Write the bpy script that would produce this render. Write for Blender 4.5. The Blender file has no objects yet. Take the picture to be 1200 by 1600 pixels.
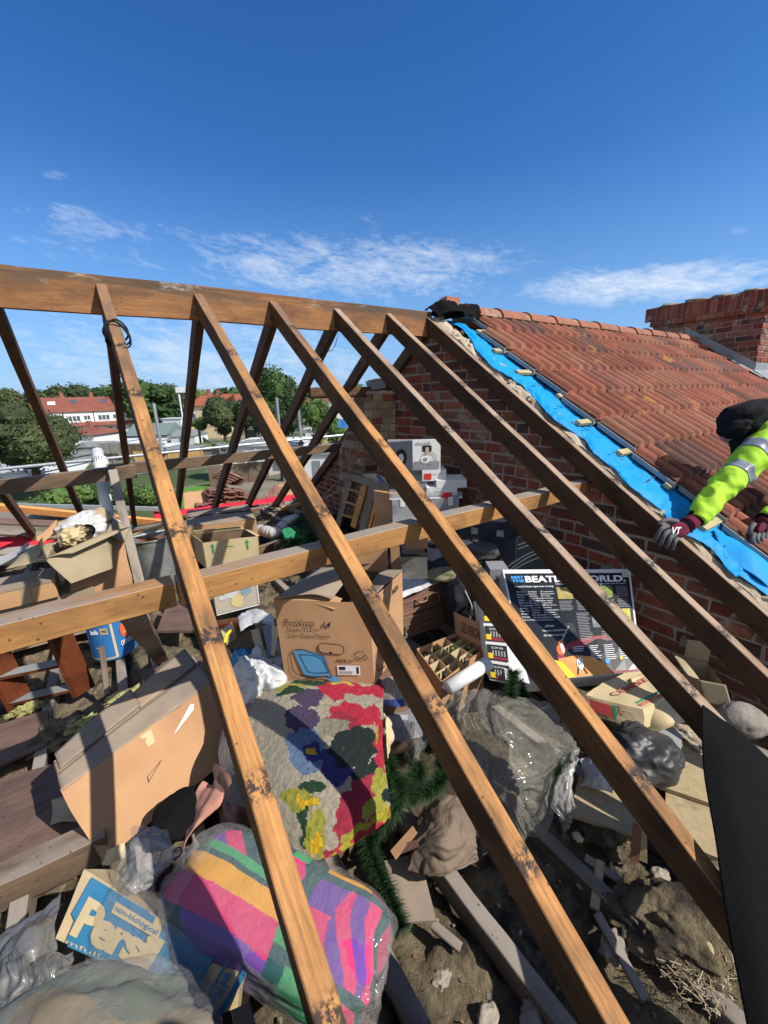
import bpy, math, random
from mathutils import Vector as V, Matrix, noise
R = math.radians
random.seed(7)
sc = bpy.context.scene
col = sc.collection
# ------------------------------------------------------------------ camera
FPX, PITCH, YAW, ROLL = 637.85, .2762, .5942, -.0303
CAM = V((0, -3.0138, -.6665))
_f = V((math.sin(YAW)*math.cos(PITCH), math.cos(YAW)*math.cos(PITCH), -math.sin(PITCH)))
_r = V((math.cos(YAW), -math.sin(YAW), 0)); _u = _r.cross(_f)
CR = math.cos(ROLL)*_r + math.sin(ROLL)*_u
CU = -math.sin(ROLL)*_r + math.cos(ROLL)*_u
cd = bpy.data.cameras.new('camera'); cam = bpy.data.objects.new('camera', cd); col.objects.link(cam)
cd.sensor_fit = 'VERTICAL'; cd.sensor_height = 24; cd.sensor_width = 18; cd.lens = FPX/1600*24
cd.clip_start = .02; cd.clip_end = 3000
cam.matrix_world = Matrix(((CR.x, CU.x, -_f.x, CAM.x), (CR.y, CU.y, -_f.y, CAM.y), (CR.z, CU.z, -_f.z, CAM.z), (0, 0, 0, 1)))
sc.camera = cam
def ray(px, py): return _f + CR*((px-600)/FPX) - CU*((py-800)/FPX)
def P(px, py, z=None, x=None, y=None, d=None):
    """a picture position taken to the real plane z, x or y (or a depth d) where the thing stands"""
    r = ray(px, py)
    if z is not None: t = (z-CAM.z)/r.z
    elif x is not None: t = (x-CAM.x)/r.x
    elif y is not None: t = (y-CAM.y)/r.y
    else: t = d
    return CAM + r*t
def pix(p):
    d = V(p)-CAM; z = d.dot(_f)
    return 600+FPX*d.dot(CR)/z, 800-FPX*d.dot(CU)/z
def up(base, py):
    """height above base whose top shows at row py"""
    a, b = 0.0, 30.0
    for _ in range(46):
        m = (a+b)/2; q = base+V((0, 0, m))
        if (q-CAM).dot(_f) > .05 and pix(q)[1] > py: a = m
        else: b = m
    return V((0, 0, a))
# ------------------------------------------------------------------ world, sun
SUN = V((-.37, .62, -.68)).normalized()
w = bpy.data.worlds.new('World'); sc.world = w; w.use_nodes = True
nt = w.node_tree; N = nt.nodes; L = nt.links
for n in list(N): N.remove(n)
out = N.new('ShaderNodeOutputWorld'); bg = N.new('ShaderNodeBackground'); bg.inputs[1].default_value = .105
sky = N.new('ShaderNodeTexSky'); sky.sky_type = 'NISHITA'; sky.sun_disc = False
sky.sun_elevation = math.asin(-SUN.z); sky.sun_rotation = math.atan2(-SUN.x, -SUN.y)
sky.air_density = 1.0; sky.dust_density = .1; sky.ozone_density = 3.6; sky.altitude = 100
tc = N.new('ShaderNodeTexCoord'); sx = N.new('ShaderNodeSeparateXYZ'); L.new(tc.outputs['Generated'], sx.inputs[0])
def mth(op, a, b=None, clamp=False):
    n = N.new('ShaderNodeMath'); n.operation = op; n.use_clamp = clamp
    for i, v in enumerate((a, b)):
        if v is None: continue
        if isinstance(v, (int, float)): n.inputs[i].default_value = v
        else: L.new(v, n.inputs[i])
    return n.outputs[0]
az = mth('ARCTAN2', sx.outputs[0], sx.outputs[1]); el = mth('ARCSINE', sx.outputs[2])
def azel(px, py):
    r = ray(px, py).normalized(); return math.atan2(r.x, r.y), math.asin(r.z)
mask = None
for (x0, y0, x1, y1, hw, st) in [(250, 392, 850, 410, .078, .86), (560, 345, 600, 350, .03, .35), (800, 452, 1300, 420, .045, 1.05), (-40, 322, 190, 334, .022, .55), (30, 350, 330, 372, .03, .5),
                                 (60, 275, 120, 278, .012, .35), (-100, 560, 640, 560, .14, .75), (170, 400, 330, 400, .04, .5), (0, 385, 200, 395, .03, .38), (455, 303, 530, 300, .012, .3),
                                 (860, 395, 940, 397, .008, .3), (1130, 362, 1170, 360, .01, .3)]:
    a0, e0 = azel(x0, y0); a1, e1 = azel(x1, y1)
    ca, ce = (a0+a1)/2, (e0+e1)/2; hl = abs(a1-a0)/2; sl = (e1-e0)/(a1-a0)
    da = mth('SUBTRACT', az, ca); de = mth('SUBTRACT', mth('SUBTRACT', el, ce), mth('MULTIPLY', da, sl))
    q = mth('ADD', mth('POWER', mth('ABSOLUTE', mth('DIVIDE', da, hl*1.1)), 2.6), mth('POWER', mth('ABSOLUTE', mth('DIVIDE', de, hw)), 2.0))
    g = mth('MULTIPLY', mth('SUBTRACT', 1.0, q, True), st)
    mask = g if mask is None else mth('MAXIMUM', mask, g)
cv = N.new('ShaderNodeCombineXYZ'); L.new(mth('MULTIPLY', az, 9), cv.inputs[0]); L.new(mth('MULTIPLY', mth('ADD', el, mth('MULTIPLY', az, .12)), 26), cv.inputs[1])
nz = N.new('ShaderNodeTexNoise'); nz.inputs['Scale'].default_value = 1.0; nz.inputs['Detail'].default_value = 9; nz.inputs['Roughness'].default_value = .66; nz.inputs['Distortion'].default_value = .6
L.new(cv.outputs[0], nz.inputs['Vector'])
nz2 = N.new('ShaderNodeTexNoise'); nz2.inputs['Scale'].default_value = 4.5; nz2.inputs['Detail'].default_value = 6; nz2.inputs['Roughness'].default_value = .7
L.new(cv.outputs[0], nz2.inputs['Vector'])
nn = mth('ADD', mth('MULTIPLY', nz.outputs['Fac'], .95), mth('MULTIPLY', nz2.outputs['Fac'], .5))
cl = mth('MULTIPLY', mth('SUBTRACT', mth('ADD', nn, mth('MULTIPLY', mask, .36)), .86), 2.6, True)
cl = mth('MULTIPLY', mth('MULTIPLY', cl, mth('POWER', mask, .6)), .78, True)
# broken bright cloud out of view behind the photographer, added as neutral fill light
hx = mth('ADD', mth('MULTIPLY', sx.outputs[0], -math.sin(YAW)), mth('MULTIPLY', sx.outputs[1], -math.cos(YAW)))
back = mth('MULTIPLY', mth('SUBTRACT', hx, .12), 2.5, True)
back = mth('MULTIPLY', back, mth('MULTIPLY', mth('SUBTRACT', nz.outputs['Fac'], .25), 3.0, True), True)
cl = mth('MAXIMUM', cl, mth('MULTIPLY', back, .85))
mx = N.new('ShaderNodeMix'); mx.data_type = 'RGBA'; L.new(cl, mx.inputs['Factor']); 
hs = N.new('ShaderNodeHueSaturation'); hs.inputs['Saturation'].default_value = 1.3; hs.inputs['Hue'].default_value = .509; L.new(sky.outputs[0], hs.inputs['Color'])
hz = N.new('ShaderNodeMix'); hz.data_type = 'RGBA'; L.new(hs.outputs[0], hz.inputs['A']); hz.inputs['B'].default_value = (1.5, 3.1, 5.9, 1)
hf = mth('SUBTRACT', 1.0, mth('DIVIDE', mth('SUBTRACT', el, .0), .42), True); L.new(mth('MULTIPLY', mth('POWER', hf, 1.3), .9), hz.inputs['Factor'])
L.new(hz.outputs['Result'], mx.inputs['A']); mx.inputs['B'].default_value = (6.2, 6.6, 7.1, 1)
L.new(mx.outputs['Result'], bg.inputs[0]); L.new(bg.outputs[0], out.inputs[0])
sd = bpy.data.lights.new('sun', 'SUN'); sd.energy = 4.4; sd.angle = R(.53); sd.color = (1, .95, .87)
so = bpy.data.objects.new('sun', sd); col.objects.link(so); so.rotation_mode = 'QUATERNION'
so.rotation_quaternion = SUN.to_track_quat('-Z', 'Y')
sc.view_settings.view_transform = 'Standard'; sc.view_settings.look = 'None'; sc.view_settings.exposure = .5; sc.view_settings.gamma = 1
# ------------------------------------------------------------------ materials
MT = {}
def mat(name, c1, c2=None, sc_=6, rough=.85, bump=.2, bsc=None, stretch=(1, 1, 1), thr=(.3, .7), c3=None, c3t=(.55, .62), c3s=3, attr=False, metal=0, spec=.3, det=6, alpha=None, sheen=0, bdist=.01):
    m = bpy.data.materials.new(name); m.use_nodes = True; nt = m.node_tree; N = nt.nodes; L = nt.links
    b = N['Principled BSDF']; b.inputs['Roughness'].default_value = rough; b.inputs['Metallic'].default_value = metal
    b.inputs['Specular IOR Level'].default_value = spec
    if sheen: b.inputs['Sheen Weight'].default_value = sheen
    tc = N.new('ShaderNodeTexCoord'); mp = N.new('ShaderNodeMapping'); L.new(tc.outputs['Object'], mp.inputs[0]); mp.inputs['Scale'].default_value = stretch
    oi = N.new('ShaderNodeObjectInfo'); va = N.new('ShaderNodeVectorMath'); va.operation = 'ADD'
    sm = N.new('ShaderNodeMath'); sm.operation = 'MULTIPLY'; sm.inputs[1].default_value = 37; L.new(oi.outputs['Random'], sm.inputs[0])
    L.new(tc.outputs['Object'], va.inputs[0]); L.new(sm.outputs[0], va.inputs[1]); L.new(va.outputs[0], mp.inputs[0])
    def noise_(s, d=det, r=.6):
        n = N.new('ShaderNodeTexNoise'); n.inputs['Scale'].default_value = s; n.inputs['Detail'].default_value = d; n.inputs['Roughness'].default_value = r
        L.new(mp.outputs[0], n.inputs['Vector']); return n.outputs['Fac']
    def ramp(f, a, b_):
        r = N.new('ShaderNodeMapRange'); r.inputs[1].default_value = a; r.inputs[2].default_value = b_; L.new(f, r.inputs[0]); return r.outputs[0]
    def mix(f, a, b_, mode='MIX'):
        n = N.new('ShaderNodeMix'); n.data_type = 'RGBA'; n.blend_type = mode
        if isinstance(f, float): n.inputs['Factor'].default_value = f
        else: L.new(f, n.inputs['Factor'])
        for k, v in (('A', a), ('B', b_)):
            if isinstance(v, tuple): n.inputs[k].default_value = (*v, 1)
            else: L.new(v, n.inputs[k])
        return n.outputs['Result']
    f0 = noise_(sc_)
    if attr:
        at = N.new('ShaderNodeAttribute'); at.attribute_name = 'Col'
        cc = mix(1.0, at.outputs['Color'], mix(ramp(f0, *thr), c1, c2 or c1), 'MULTIPLY')
    else: cc = mix(ramp(f0, *thr), c1, c2 or c1)
    if c3: cc = mix(ramp(noise_(c3s), *c3t), cc, c3)
    L.new(cc, b.inputs['Base Color'])
    if bump:
        bp = N.new('ShaderNodeBump'); bp.inputs['Strength'].default_value = bump; bp.inputs['Distance'].default_value = bdist
        L.new(noise_(bsc or sc_*4, 8, .7), bp.inputs['Height']); L.new(bp.outputs[0], b.inputs['Normal'])
    if alpha is not None:
        b.inputs['Coat Weight'].default_value = .7; b.inputs['Coat Roughness'].default_value = .09
        tr = N.new('ShaderNodeBsdfTransparent'); ms = N.new('ShaderNodeMixShader'); ms.inputs[0].default_value = alpha
        L.new(tr.outputs[0], ms.inputs[1]); L.new(b.outputs[0], ms.inputs[2]); L.new(ms.outputs[0], N['Material Output'].inputs['Surface'])
    MT[name] = m; return m
def wood(name, c1, c2, cd=None, weather=None, rough=.8, black=None, bump=.35, tail=None, ridge=None, side=None):
    """grain runs along the object's own x axis; outer face is local +z"""
    m = bpy.data.materials.new(name); m.use_nodes = True; nt = m.node_tree; N = nt.nodes; L = nt.links
    b = N['Principled BSDF']; b.inputs['Roughness'].default_value = rough; b.inputs['Specular IOR Level'].default_value = .25
    tc = N.new('ShaderNodeTexCoord'); oi = N.new('ShaderNodeObjectInfo')
    sm = N.new('ShaderNodeMath'); sm.operation = 'MULTIPLY'; sm.inputs[1].default_value = 53; L.new(oi.outputs['Random'], sm.inputs[0])
    va = N.new('ShaderNodeVectorMath'); va.operation = 'ADD'; L.new(tc.outputs['Object'], va.inputs[0]); L.new(sm.outputs[0], va.inputs[1])
    def mp(s):
        n = N.new('ShaderNodeMapping'); n.inputs['Scale'].default_value = s; L.new(va.outputs[0], n.inputs[0]); return n.outputs[0]
    def nz(v, s, d=6, r=.6, dist=0):
        n = N.new('ShaderNodeTexNoise'); n.inputs['Scale'].default_value = s; n.inputs['Detail'].default_value = d; n.inputs['Roughness'].default_value = r; n.inputs['Distortion'].default_value = dist
        L.new(v, n.inputs['Vector']); return n.outputs['Fac']
    def rmp(f, a, b_):
        r = N.new('ShaderNodeMapRange'); r.inputs[1].default_value = a; r.inputs[2].default_value = b_; L.new(f, r.inputs[0]); return r.outputs[0]
    def mix(f, a, b_):
        n = N.new('ShaderNodeMix'); n.data_type = 'RGBA'; L.new(f, n.inputs['Factor'])
        for k, v in (('A', a), ('B', b_)):
            if isinstance(v, tuple): n.inputs[k].default_value = (*v, 1)
            else: L.new(v, n.inputs[k])
        return n.outputs['Result']
    def mixc(a, k):
        n = N.new('ShaderNodeMix'); n.data_type = 'RGBA'; n.blend_type = 'MULTIPLY'; n.inputs['Factor'].default_value = 1; L.new(a, n.inputs['A']); n.inputs['B'].default_value = (*k, 1); return n.outputs['Result']
    def mul(a, b_):
        n = N.new('ShaderNodeMath'); n.operation = 'MULTIPLY'; n.use_clamp = True
        for i, v in enumerate((a, b_)):
            if isinstance(v, float): n.inputs[i].default_value = v
            else: L.new(v, n.inputs[i])
        return n.outputs[0]
    grain = nz(mp((1.2, 26, 26)), 4, 8, .65, .4)
    fine = nz(mp((3, 90, 90)), 4, 4, .6)
    cc = mix(rmp(grain, .3, .7), c1, c2)
    cc = mix(mul(rmp(fine, .56, .7), .45), cc, tuple(x*.45 for x in c2))
    blot = nz(mp((1.6, 4, 4)), 2.2, 5, .6)
    cc = mix(mul(rmp(blot, .44, .66), .82), cc, cd or tuple(x*.5 for x in c2))
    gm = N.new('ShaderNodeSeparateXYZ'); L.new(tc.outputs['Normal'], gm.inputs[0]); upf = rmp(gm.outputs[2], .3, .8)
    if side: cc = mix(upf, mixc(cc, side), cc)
    if weather:
        cc = mix(mul(mul(rmp(nz(mp((1, 3, 3)), 2.5, 5), .3, .55), upf), .92), cc, weather)
    ox = N.new('ShaderNodeSeparateXYZ'); L.new(tc.outputs['Object'], ox.inputs[0])
    if tail:
        cc = mix(mul(mul(rmp(ox.outputs[0], tail[0], tail[1]), upf), .7), cc, tail[2])
    if ridge:
        st = mul(rmp(ox.outputs[2], -.105, -.055), rmp(nz(mp((.7, 1, 5)), 3, 5, .6), .36, .56))
        cc = mix(mul(st, .8), cc, (.075, .055, .04))
        wt = mul(rmp(ox.outputs[2], -.08, -.045), rmp(nz(mp((1.6, 1, 5)), 3.3, 7, .75), .56, .68))
        cc = mix(mul(wt, .75), cc, (.42, .38, .31))
    if black:
        # old bituminous strips where the battens crossed
        jx = N.new('ShaderNodeMath'); jx.operation = 'ADD'; L.new(ox.outputs[0], jx.inputs[0])
        j2 = N.new('ShaderNodeMath'); j2.operation = 'MULTIPLY'; j2.inputs[1].default_value = .33; L.new(oi.outputs['Random'], j2.inputs[0]); L.new(j2.outputs[0], jx.inputs[1])
        fr = N.new('ShaderNodeMath'); fr.operation = 'PINGPONG'; fr.inputs[1].default_value = black; L.new(jx.outputs[0], fr.inputs[0])
        band = rmp(fr.outputs[0], .045, .02)
        sp = rmp(nz(mp((9, 9, 9)), 5, 6, .75), .44, .52)
        keep = rmp(nz(mp((1.3, .2, .2)), 2.3, 2), .44, .5)
        cc = mix(mul(mul(mul(mul(band, sp), upf), keep), .93), cc, (.02, .02, .023))
    # nail holes and specks
    vo = N.new('ShaderNodeTexVoronoi'); vo.inputs['Scale'].default_value = 26; L.new(mp((1, 1, 1)), vo.inputs['Vector'])
    cc = mix(mul(rmp(vo.outputs['Distance'], .12, .07), .8), cc, (.02, .014, .01))
    L.new(cc, b.inputs['Base Color'])
    bp = N.new('ShaderNodeBump'); bp.inputs['Strength'].default_value = bump; bp.inputs['Distance'].default_value = .004; L.new(grain, bp.inputs['Height']); L.new(bp.outputs[0], b.inputs['Normal'])
    MT[name] = m; return m
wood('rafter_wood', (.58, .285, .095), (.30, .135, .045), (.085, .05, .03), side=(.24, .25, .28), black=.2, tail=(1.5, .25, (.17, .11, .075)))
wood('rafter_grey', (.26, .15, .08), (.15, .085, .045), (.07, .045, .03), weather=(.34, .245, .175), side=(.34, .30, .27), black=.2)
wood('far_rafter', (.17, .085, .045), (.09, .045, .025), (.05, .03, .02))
wood('ridge_wood', (.36, .17, .065), (.20, .088, .036), (.12, .06, .03), ridge=1)
wood('purlin_wood', (.44, .23, .075), (.28, .13, .045), (.17, .085, .035), weather=(.27, .235, .2))
wood('old_timber', (.20, .13, .08), (.11, .07, .045), (.07, .05, .035), weather=(.24, .2, .165))
wood('grey_timber', (.24, .2, .16), (.15, .12, .095), (.1, .08, .06), weather=(.29, .25, .21))
wood('laminate', (.20, .125, .095), (.11, .07, .055), (.075, .05, .04), bump=.1, rough=.6)
wood('mahogany', (.15, .042, .016), (.08, .022, .01), (.05, .014, .007), rough=.35, bump=.08)
wood('pine', (.62, .33, .12), (.48, .23, .07), (.36, .17, .06))
wood('new_timber', (.8, .36, .11), (.66, .27, .08), (.5, .2, .07))
wood('batten_wood', (.50, .40, .22), (.36, .28, .15), (.35, .3, .17))
mat('cardboard', (.46, .265, .135), (.38, .21, .105), 5, .85, .12, c3=(.3, .165, .085), c3t=(.52, .75), c3s=1.6)
mat('cardboard_dusty', (.30, .235, .175), (.22, .175, .135), 7, .95, .2, c3=(.36, .25, .15), c3t=(.55, .7), c3s=2)
mat('cardboard_olive', (.36, .29, .18), (.28, .225, .14), 6, .9, .15)
mat('cardboard_pale', (.54, .43, .25), (.47, .37, .21), 6, .85, .1)
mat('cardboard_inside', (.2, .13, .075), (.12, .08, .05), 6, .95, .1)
mat('chipboard', (.42, .33, .19), (.33, .25, .14), 40, .9, .3, c3=(.2, .15, .09), c3t=(.6, .75), c3s=5)
mat('insulation', (.34, .27, .165), (.15, .115, .07), 13, 1, 1.0, bsc=38, c3=(.05, .042, .034), c3t=(.48, .62), c3s=6, det=12, bdist=.05)
mat('insulation_yellow', (.55, .52, .2), (.36, .33, .12), 14, 1, 1.0, bsc=40, bdist=.03)
mat('dust_floor', (.10, .085, .065), (.06, .05, .04), 9, 1, .8, bdist=.02)
mat('mortar', (.40, .34, .27), (.27, .23, .18), 9, .95, .9, bsc=45)
mat('mortar_pale', (.56, .47, .34), (.4, .33, .24), 12, .95, 1, bsc=40, bdist=.02)
mat('brick', (1, 1, 1), (.62, .6, .6), 14, .95, .7, bsc=60, attr=True, c3=(.36, .3, .24), c3t=(.57, .68), c3s=7)
mat('roof_tile', (1, 1, 1), (.66, .64, .62), 5, .9, .5, bsc=50, attr=True, c3=(.42, .19, .06), c3t=(.60, .70), c3s=4.5, det=8)
mat('ridge_tile', (.33, .125, .07), (.21, .10, .07), 5, .9, .5, c3=(.3, .27, .2), c3t=(.56, .68), c3s=4)
mat('blue_membrane', (.006, .27, .62), (.005, .22, .54), 3, .6, .3, bsc=22, spec=.2)
mat('felt_black', (.009, .0085, .009), (.006, .006, .006), 6, .95, .35, bsc=60, spec=.08)
mat('white_plastic', (.76, .76, .74), (.68, .68, .66), 5, .4, .05, spec=.5)
mat('pvc_white', (.72, .72, .7), (.6, .6, .57), 7, .4, .05)
mat('galv', (.36, .38, .38), (.26, .28, .28), 9, .5, .15, metal=.55, c3=(.2, .19, .15), c3t=(.5, .66), c3s=6)
mat('scaffold', (.46, .48, .5), (.33, .35, .37), 8, .45, .1, metal=.6)
mat('rust', (.34, .1, .025), (.16, .05, .02), 18, 1, .9)
mat('clear_plastic', (.62, .64, .66), (.5, .52, .55), 6, .2, .1, alpha=.36, spec=.6)
mat('old_tile', (.26, .12, .085), (.15, .075, .06), 9, .95, .4, c3=(.3, .2, .13), c3t=(.5, .7), c3s=5)
mat('clear_bag', (.5, .48, .46), (.4, .38, .36), 5, .2, 1.0, bsc=7, alpha=.20, spec=1.0, bdist=.05)
mat('dusty_sheet', (.46, .44, .37), (.28, .27, .22), 5, .2, 1.0, bsc=20, alpha=.44, spec=1.0, bdist=.04)
mat('paper_brown', (.19, .14, .10), (.13, .097, .07), 6, .7, .5, bsc=14, spec=.2)
mat('grey_plastic', (.24, .235, .22), (.15, .145, .135), 6, .25, .7, bsc=14, spec=.8, alpha=.72)
mat('carrier', (.52, .52, .51), (.4, .4, .4), 5, .4, .4, bsc=12, spec=.4)
mat('blue_print', (.05, .23, .40), (.035, .19, .34), 5, .5, .1)
mat('blue_box', (.035, .17, .42), (.03, .14, .36), 5, .55, .05)
mat('suitcase', (.23, .125, .088), (.17, .09, .065), 8, .5, .2, bsc=90, c3=(.19, .13, .1), c3t=(.5, .7), c3s=3)
mat('black_bag', (.018, .018, .022), (.010, .010, .013), 8, .7, .3, bsc=80)
mat('grey_bag', (.085, .08, .082), (.06, .056, .058), 8, .8, .3, bsc=80)
mat('gig_bag', (.10, .105, .09), (.07, .074, .065), 8, .6, .3, bsc=60)
mat('bin_bag', (.022, .022, .023), (.05, .048, .045), 4, .42, .5, bsc=10, spec=.45)
mat('white_line', (.75, .75, .73), None, 5, .6, 0)
mat('text_white', (.8, .8, .8), None, 5, .6, 0)
mat('text_black', (.018, .018, .018), None, 5, .6, 0)
mat('text_grey', (.32, .32, .32), None, 5, .6, 0)
mat('text_blue', (.06, .32, .78), None, 5, .6, 0)
mat('text_cream', (.66, .52, .3), (.5, .39, .22), 8, .8, .1, stretch=(1, 1, 1))
mat('text_red', (.62, .03, .02), None, 5, .6, 0)
mat('text_orange', (.72, .12, .03), None, 5, .5, 0)
mat('text_green', (.03, .25, .1), None, 5, .6, 0)
mat('text_yellow', (.8, .56, .02), None, 5, .6, 0)
mat('game_black', (.022, .024, .026), (.018, .02, .022), 4, .25, 0, spec=.5)
mat('game_red', (.26, .03, .035), (.22, .025, .03), 4, .3, 0, spec=.5)
mat('game_orange', (.62, .24, .06), (.68, .3, .05), 3, .3, 0, spec=.5)
mat('white_card', (.72, .72, .7), (.66, .66, .64), 5, .5, .03)
mat('grey_card', (.28, .28, .3), (.22, .22, .24), 5, .5, .03)
mat('photo_print', (1, 1, 1), (.45, .45, .45), 60, .3, 0, attr=True)
mat('garland', (.014, .04, .014), (.03, .07, .022), 20, .55, 0)
mat('fir_dark', (.008, .038, .018), (.012, .06, .03), 20, .5, 0)
mat('yarn', (.86, .84, .82), (.6, .6, .58), 60, 1, 1.0, bsc=90, attr=True, c3=(.2, .18, .15), c3t=(.66, .8), c3s=9)
mat('cloth', (1, 1, 1), (.82, .82, .82), 8, .9, .15, bsc=40, attr=True)
mat('dusty_cloth', (1, 1, 1), (.6, .6, .6), 5, .9, .2, attr=True, c3=(.14, .13, .115), c3t=(.42, .75), c3s=4)
mat('glass_green', (.05, .12, .02), (.03, .08, .015), 8, .1, 0, spec=.8)
mat('glass_dark', (.02, .02, .015), (.012, .012, .01), 8, .1, 0, spec=.8)
mat('hivis', (.42, .70, .035), (.33, .60, .03), 5, .75, .4, bsc=9, bdist=.02)
mat('reflective', (.23, .25, .3), (.19, .21, .25), 5, .4, .15, metal=.1)
mat('glove_maroon', (.13, .008, .025), (.09, .006, .018), 30, .9, .3)
mat('glove_grey', (.13, .125, .13), (.07, .07, .075), 20, .7, .3)
mat('black_cloth', (.008, .008, .009), (.005, .005, .006), 20, .95, .3)
mat('navy_cloth', (.02, .025, .04), (.015, .018, .03), 20, .95, .3)
mat('skin', (.5, .28, .19), (.45, .24, .16), 20, .6, .1)
mat('steel_dark', (.07, .07, .075), (.04, .04, .045), 20, .4, .1, metal=.8)
mat('lead', (.2, .21, .22), (.3, .31, .32), 4, .55, .3, metal=.2)
mat('render_white', (.72, .71, .68), (.64, .63, .6), 1.5, .9, .05)
mat('render_cream', (.62, .5, .3), (.56, .44, .26), 1.5, .9, .05)
mat('house_roof', (.24, .075, .05), (.17, .058, .042), 1.2, .9, .3, bsc=9, c3=(.2, .1, .07), c3t=(.5, .7), c3s=.6)
mat('house_roof_orange', (.34, .10, .05), (.25, .08, .045), 1.2, .9, .3, bsc=9)
mat('window_glass', (.06, .08, .1), (.1, .12, .15), .6, .1, 0, spec=.8)
mat('shed_grey', (.25, .255, .25), (.17, .175, .17), 1.5, .9, .1)
mat('shed_green', (.16, .22, .2), (.13, .18, .165), 1.5, .9, .1)
mat('flat_white', (.66, .67, .68), (.55, .56, .57), 1.2, .8, .1)
mat('shed_brick', (.3, .12, .075), (.22, .1, .065), 3, .9, .1)
mat('fence_brown', (.16, .11, .075), (.1, .07, .05), 3, .9, .2, stretch=(6, 6, .6))
mat('fence_grey', (.3, .28, .25), (.2, .19, .17), 3, .9, .2, stretch=(6, 6, .6))
mat('fence_yellow', (.64, .42, .16), (.52, .33, .12), 3, .9, .2, stretch=(6, 6, .6))
mat('grass', (.075, .105, .035), (.05, .075, .025), 2.2, 1, .4, c3=(.2, .18, .14), c3t=(.46, .56), c3s=.09)
mat('lawn_bright', (.09, .27, .02), (.06, .2, .015), 3, 1, .4)
mat('leaf', (1, 1, 1), (.7, .7, .7), 1.3, .7, 0, attr=True)
mat('bark', (.09, .065, .045), (.05, .038, .028), 5, 1, .6)
mat('asphalt', (.06, .06, .06), (.045, .045, .045), 3, .9, .2)
mat('paving', (.4, .34, .27), (.3, .25, .2), 2, .9, .2)
mat('red_sheet', (.62, .03, .05), (.52, .02, .035), 6, .6, .3)
mat('foam_peach', (.66, .34, .2), (.5, .3, .2), 14, .8, .8, bsc=20, bdist=.02, c3=(.24, .2, .16), c3t=(.47, .6), c3s=7)
mat('olive_cloth', (.2, .19, .11), (.15, .14, .08), 8, .95, .3)
mat('screen_blue', (.10, .30, .52), (.08, .25, .45), 5, .7, .05)
mat('dusty_film', (.55, .53, .5), (.42, .4, .37), 5, .18, .5, bsc=14, alpha=.34, spec=.9, bdist=.02)
mat('stone', (.3, .27, .23), (.2, .18, .15), 10, .95, .6)
mat('card_red_print', (.42, .055, .05), (.5, .3, .2), 5, .8, .1, thr=(.5, .7))
mat('gold', (.40, .30, .15), (.25, .17, .08), 15, .35, .3, metal=.4)
# ------------------------------------------------------------------ builders
WM = {}
def tagit(o, label=None, cat=None, group=None, kind=None):
    if label: o['label'] = label
    if cat: o['category'] = cat
    if group: o['group'] = group
    if kind: o['kind'] = kind
    return o
def empty(name, loc, label=None, cat=None, group=None, kind=None):
    o = bpy.data.objects.new(name, None); col.objects.link(o); o.empty_display_size = .05
    o.location = loc; WM[o.name] = Matrix.Translation(V(loc)); return tagit(o, label, cat, group, kind)
def mk(name, vs, fs, m, parent=None, label=None, cat=None, group=None, kind=None, smooth=False, cols=None, M=None, mats=None, mi=None):
    vs = [V(v) for v in vs]
    if M is None:
        n = len(vs); c = V((sum(v.x for v in vs)/n, sum(v.y for v in vs)/n, min(v.z for v in vs)))
        M = Matrix.Translation(c); vs = [v-c for v in vs]
    me = bpy.data.meshes.new(name); me.from_pydata(vs, [], fs); me.update()
    if isinstance(m, str): me.materials.append(MT[m])
    else:
        for q in m: me.materials.append(MT[q])
        for p, i in zip(me.polygons, mi): p.material_index = i
    if smooth: me.polygons.foreach_set('use_smooth', [True]*len(me.polygons))
    if cols:
        a = me.color_attributes.new('Col', 'FLOAT_COLOR', 'CORNER'); d = []
        for p, c in zip(me.polygons, cols):
            for _ in range(p.loop_total): d += [c[0], c[1], c[2], 1]
        a.data.foreach_set('color', d)
    o = bpy.data.objects.new(name, me); col.objects.link(o); WM[o.name] = M
    if parent: o.parent = parent; o.matrix_basis = WM[parent.name].inverted() @ M
    else: o.matrix_basis = M
    return tagit(o, label, cat, group, kind)
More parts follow.
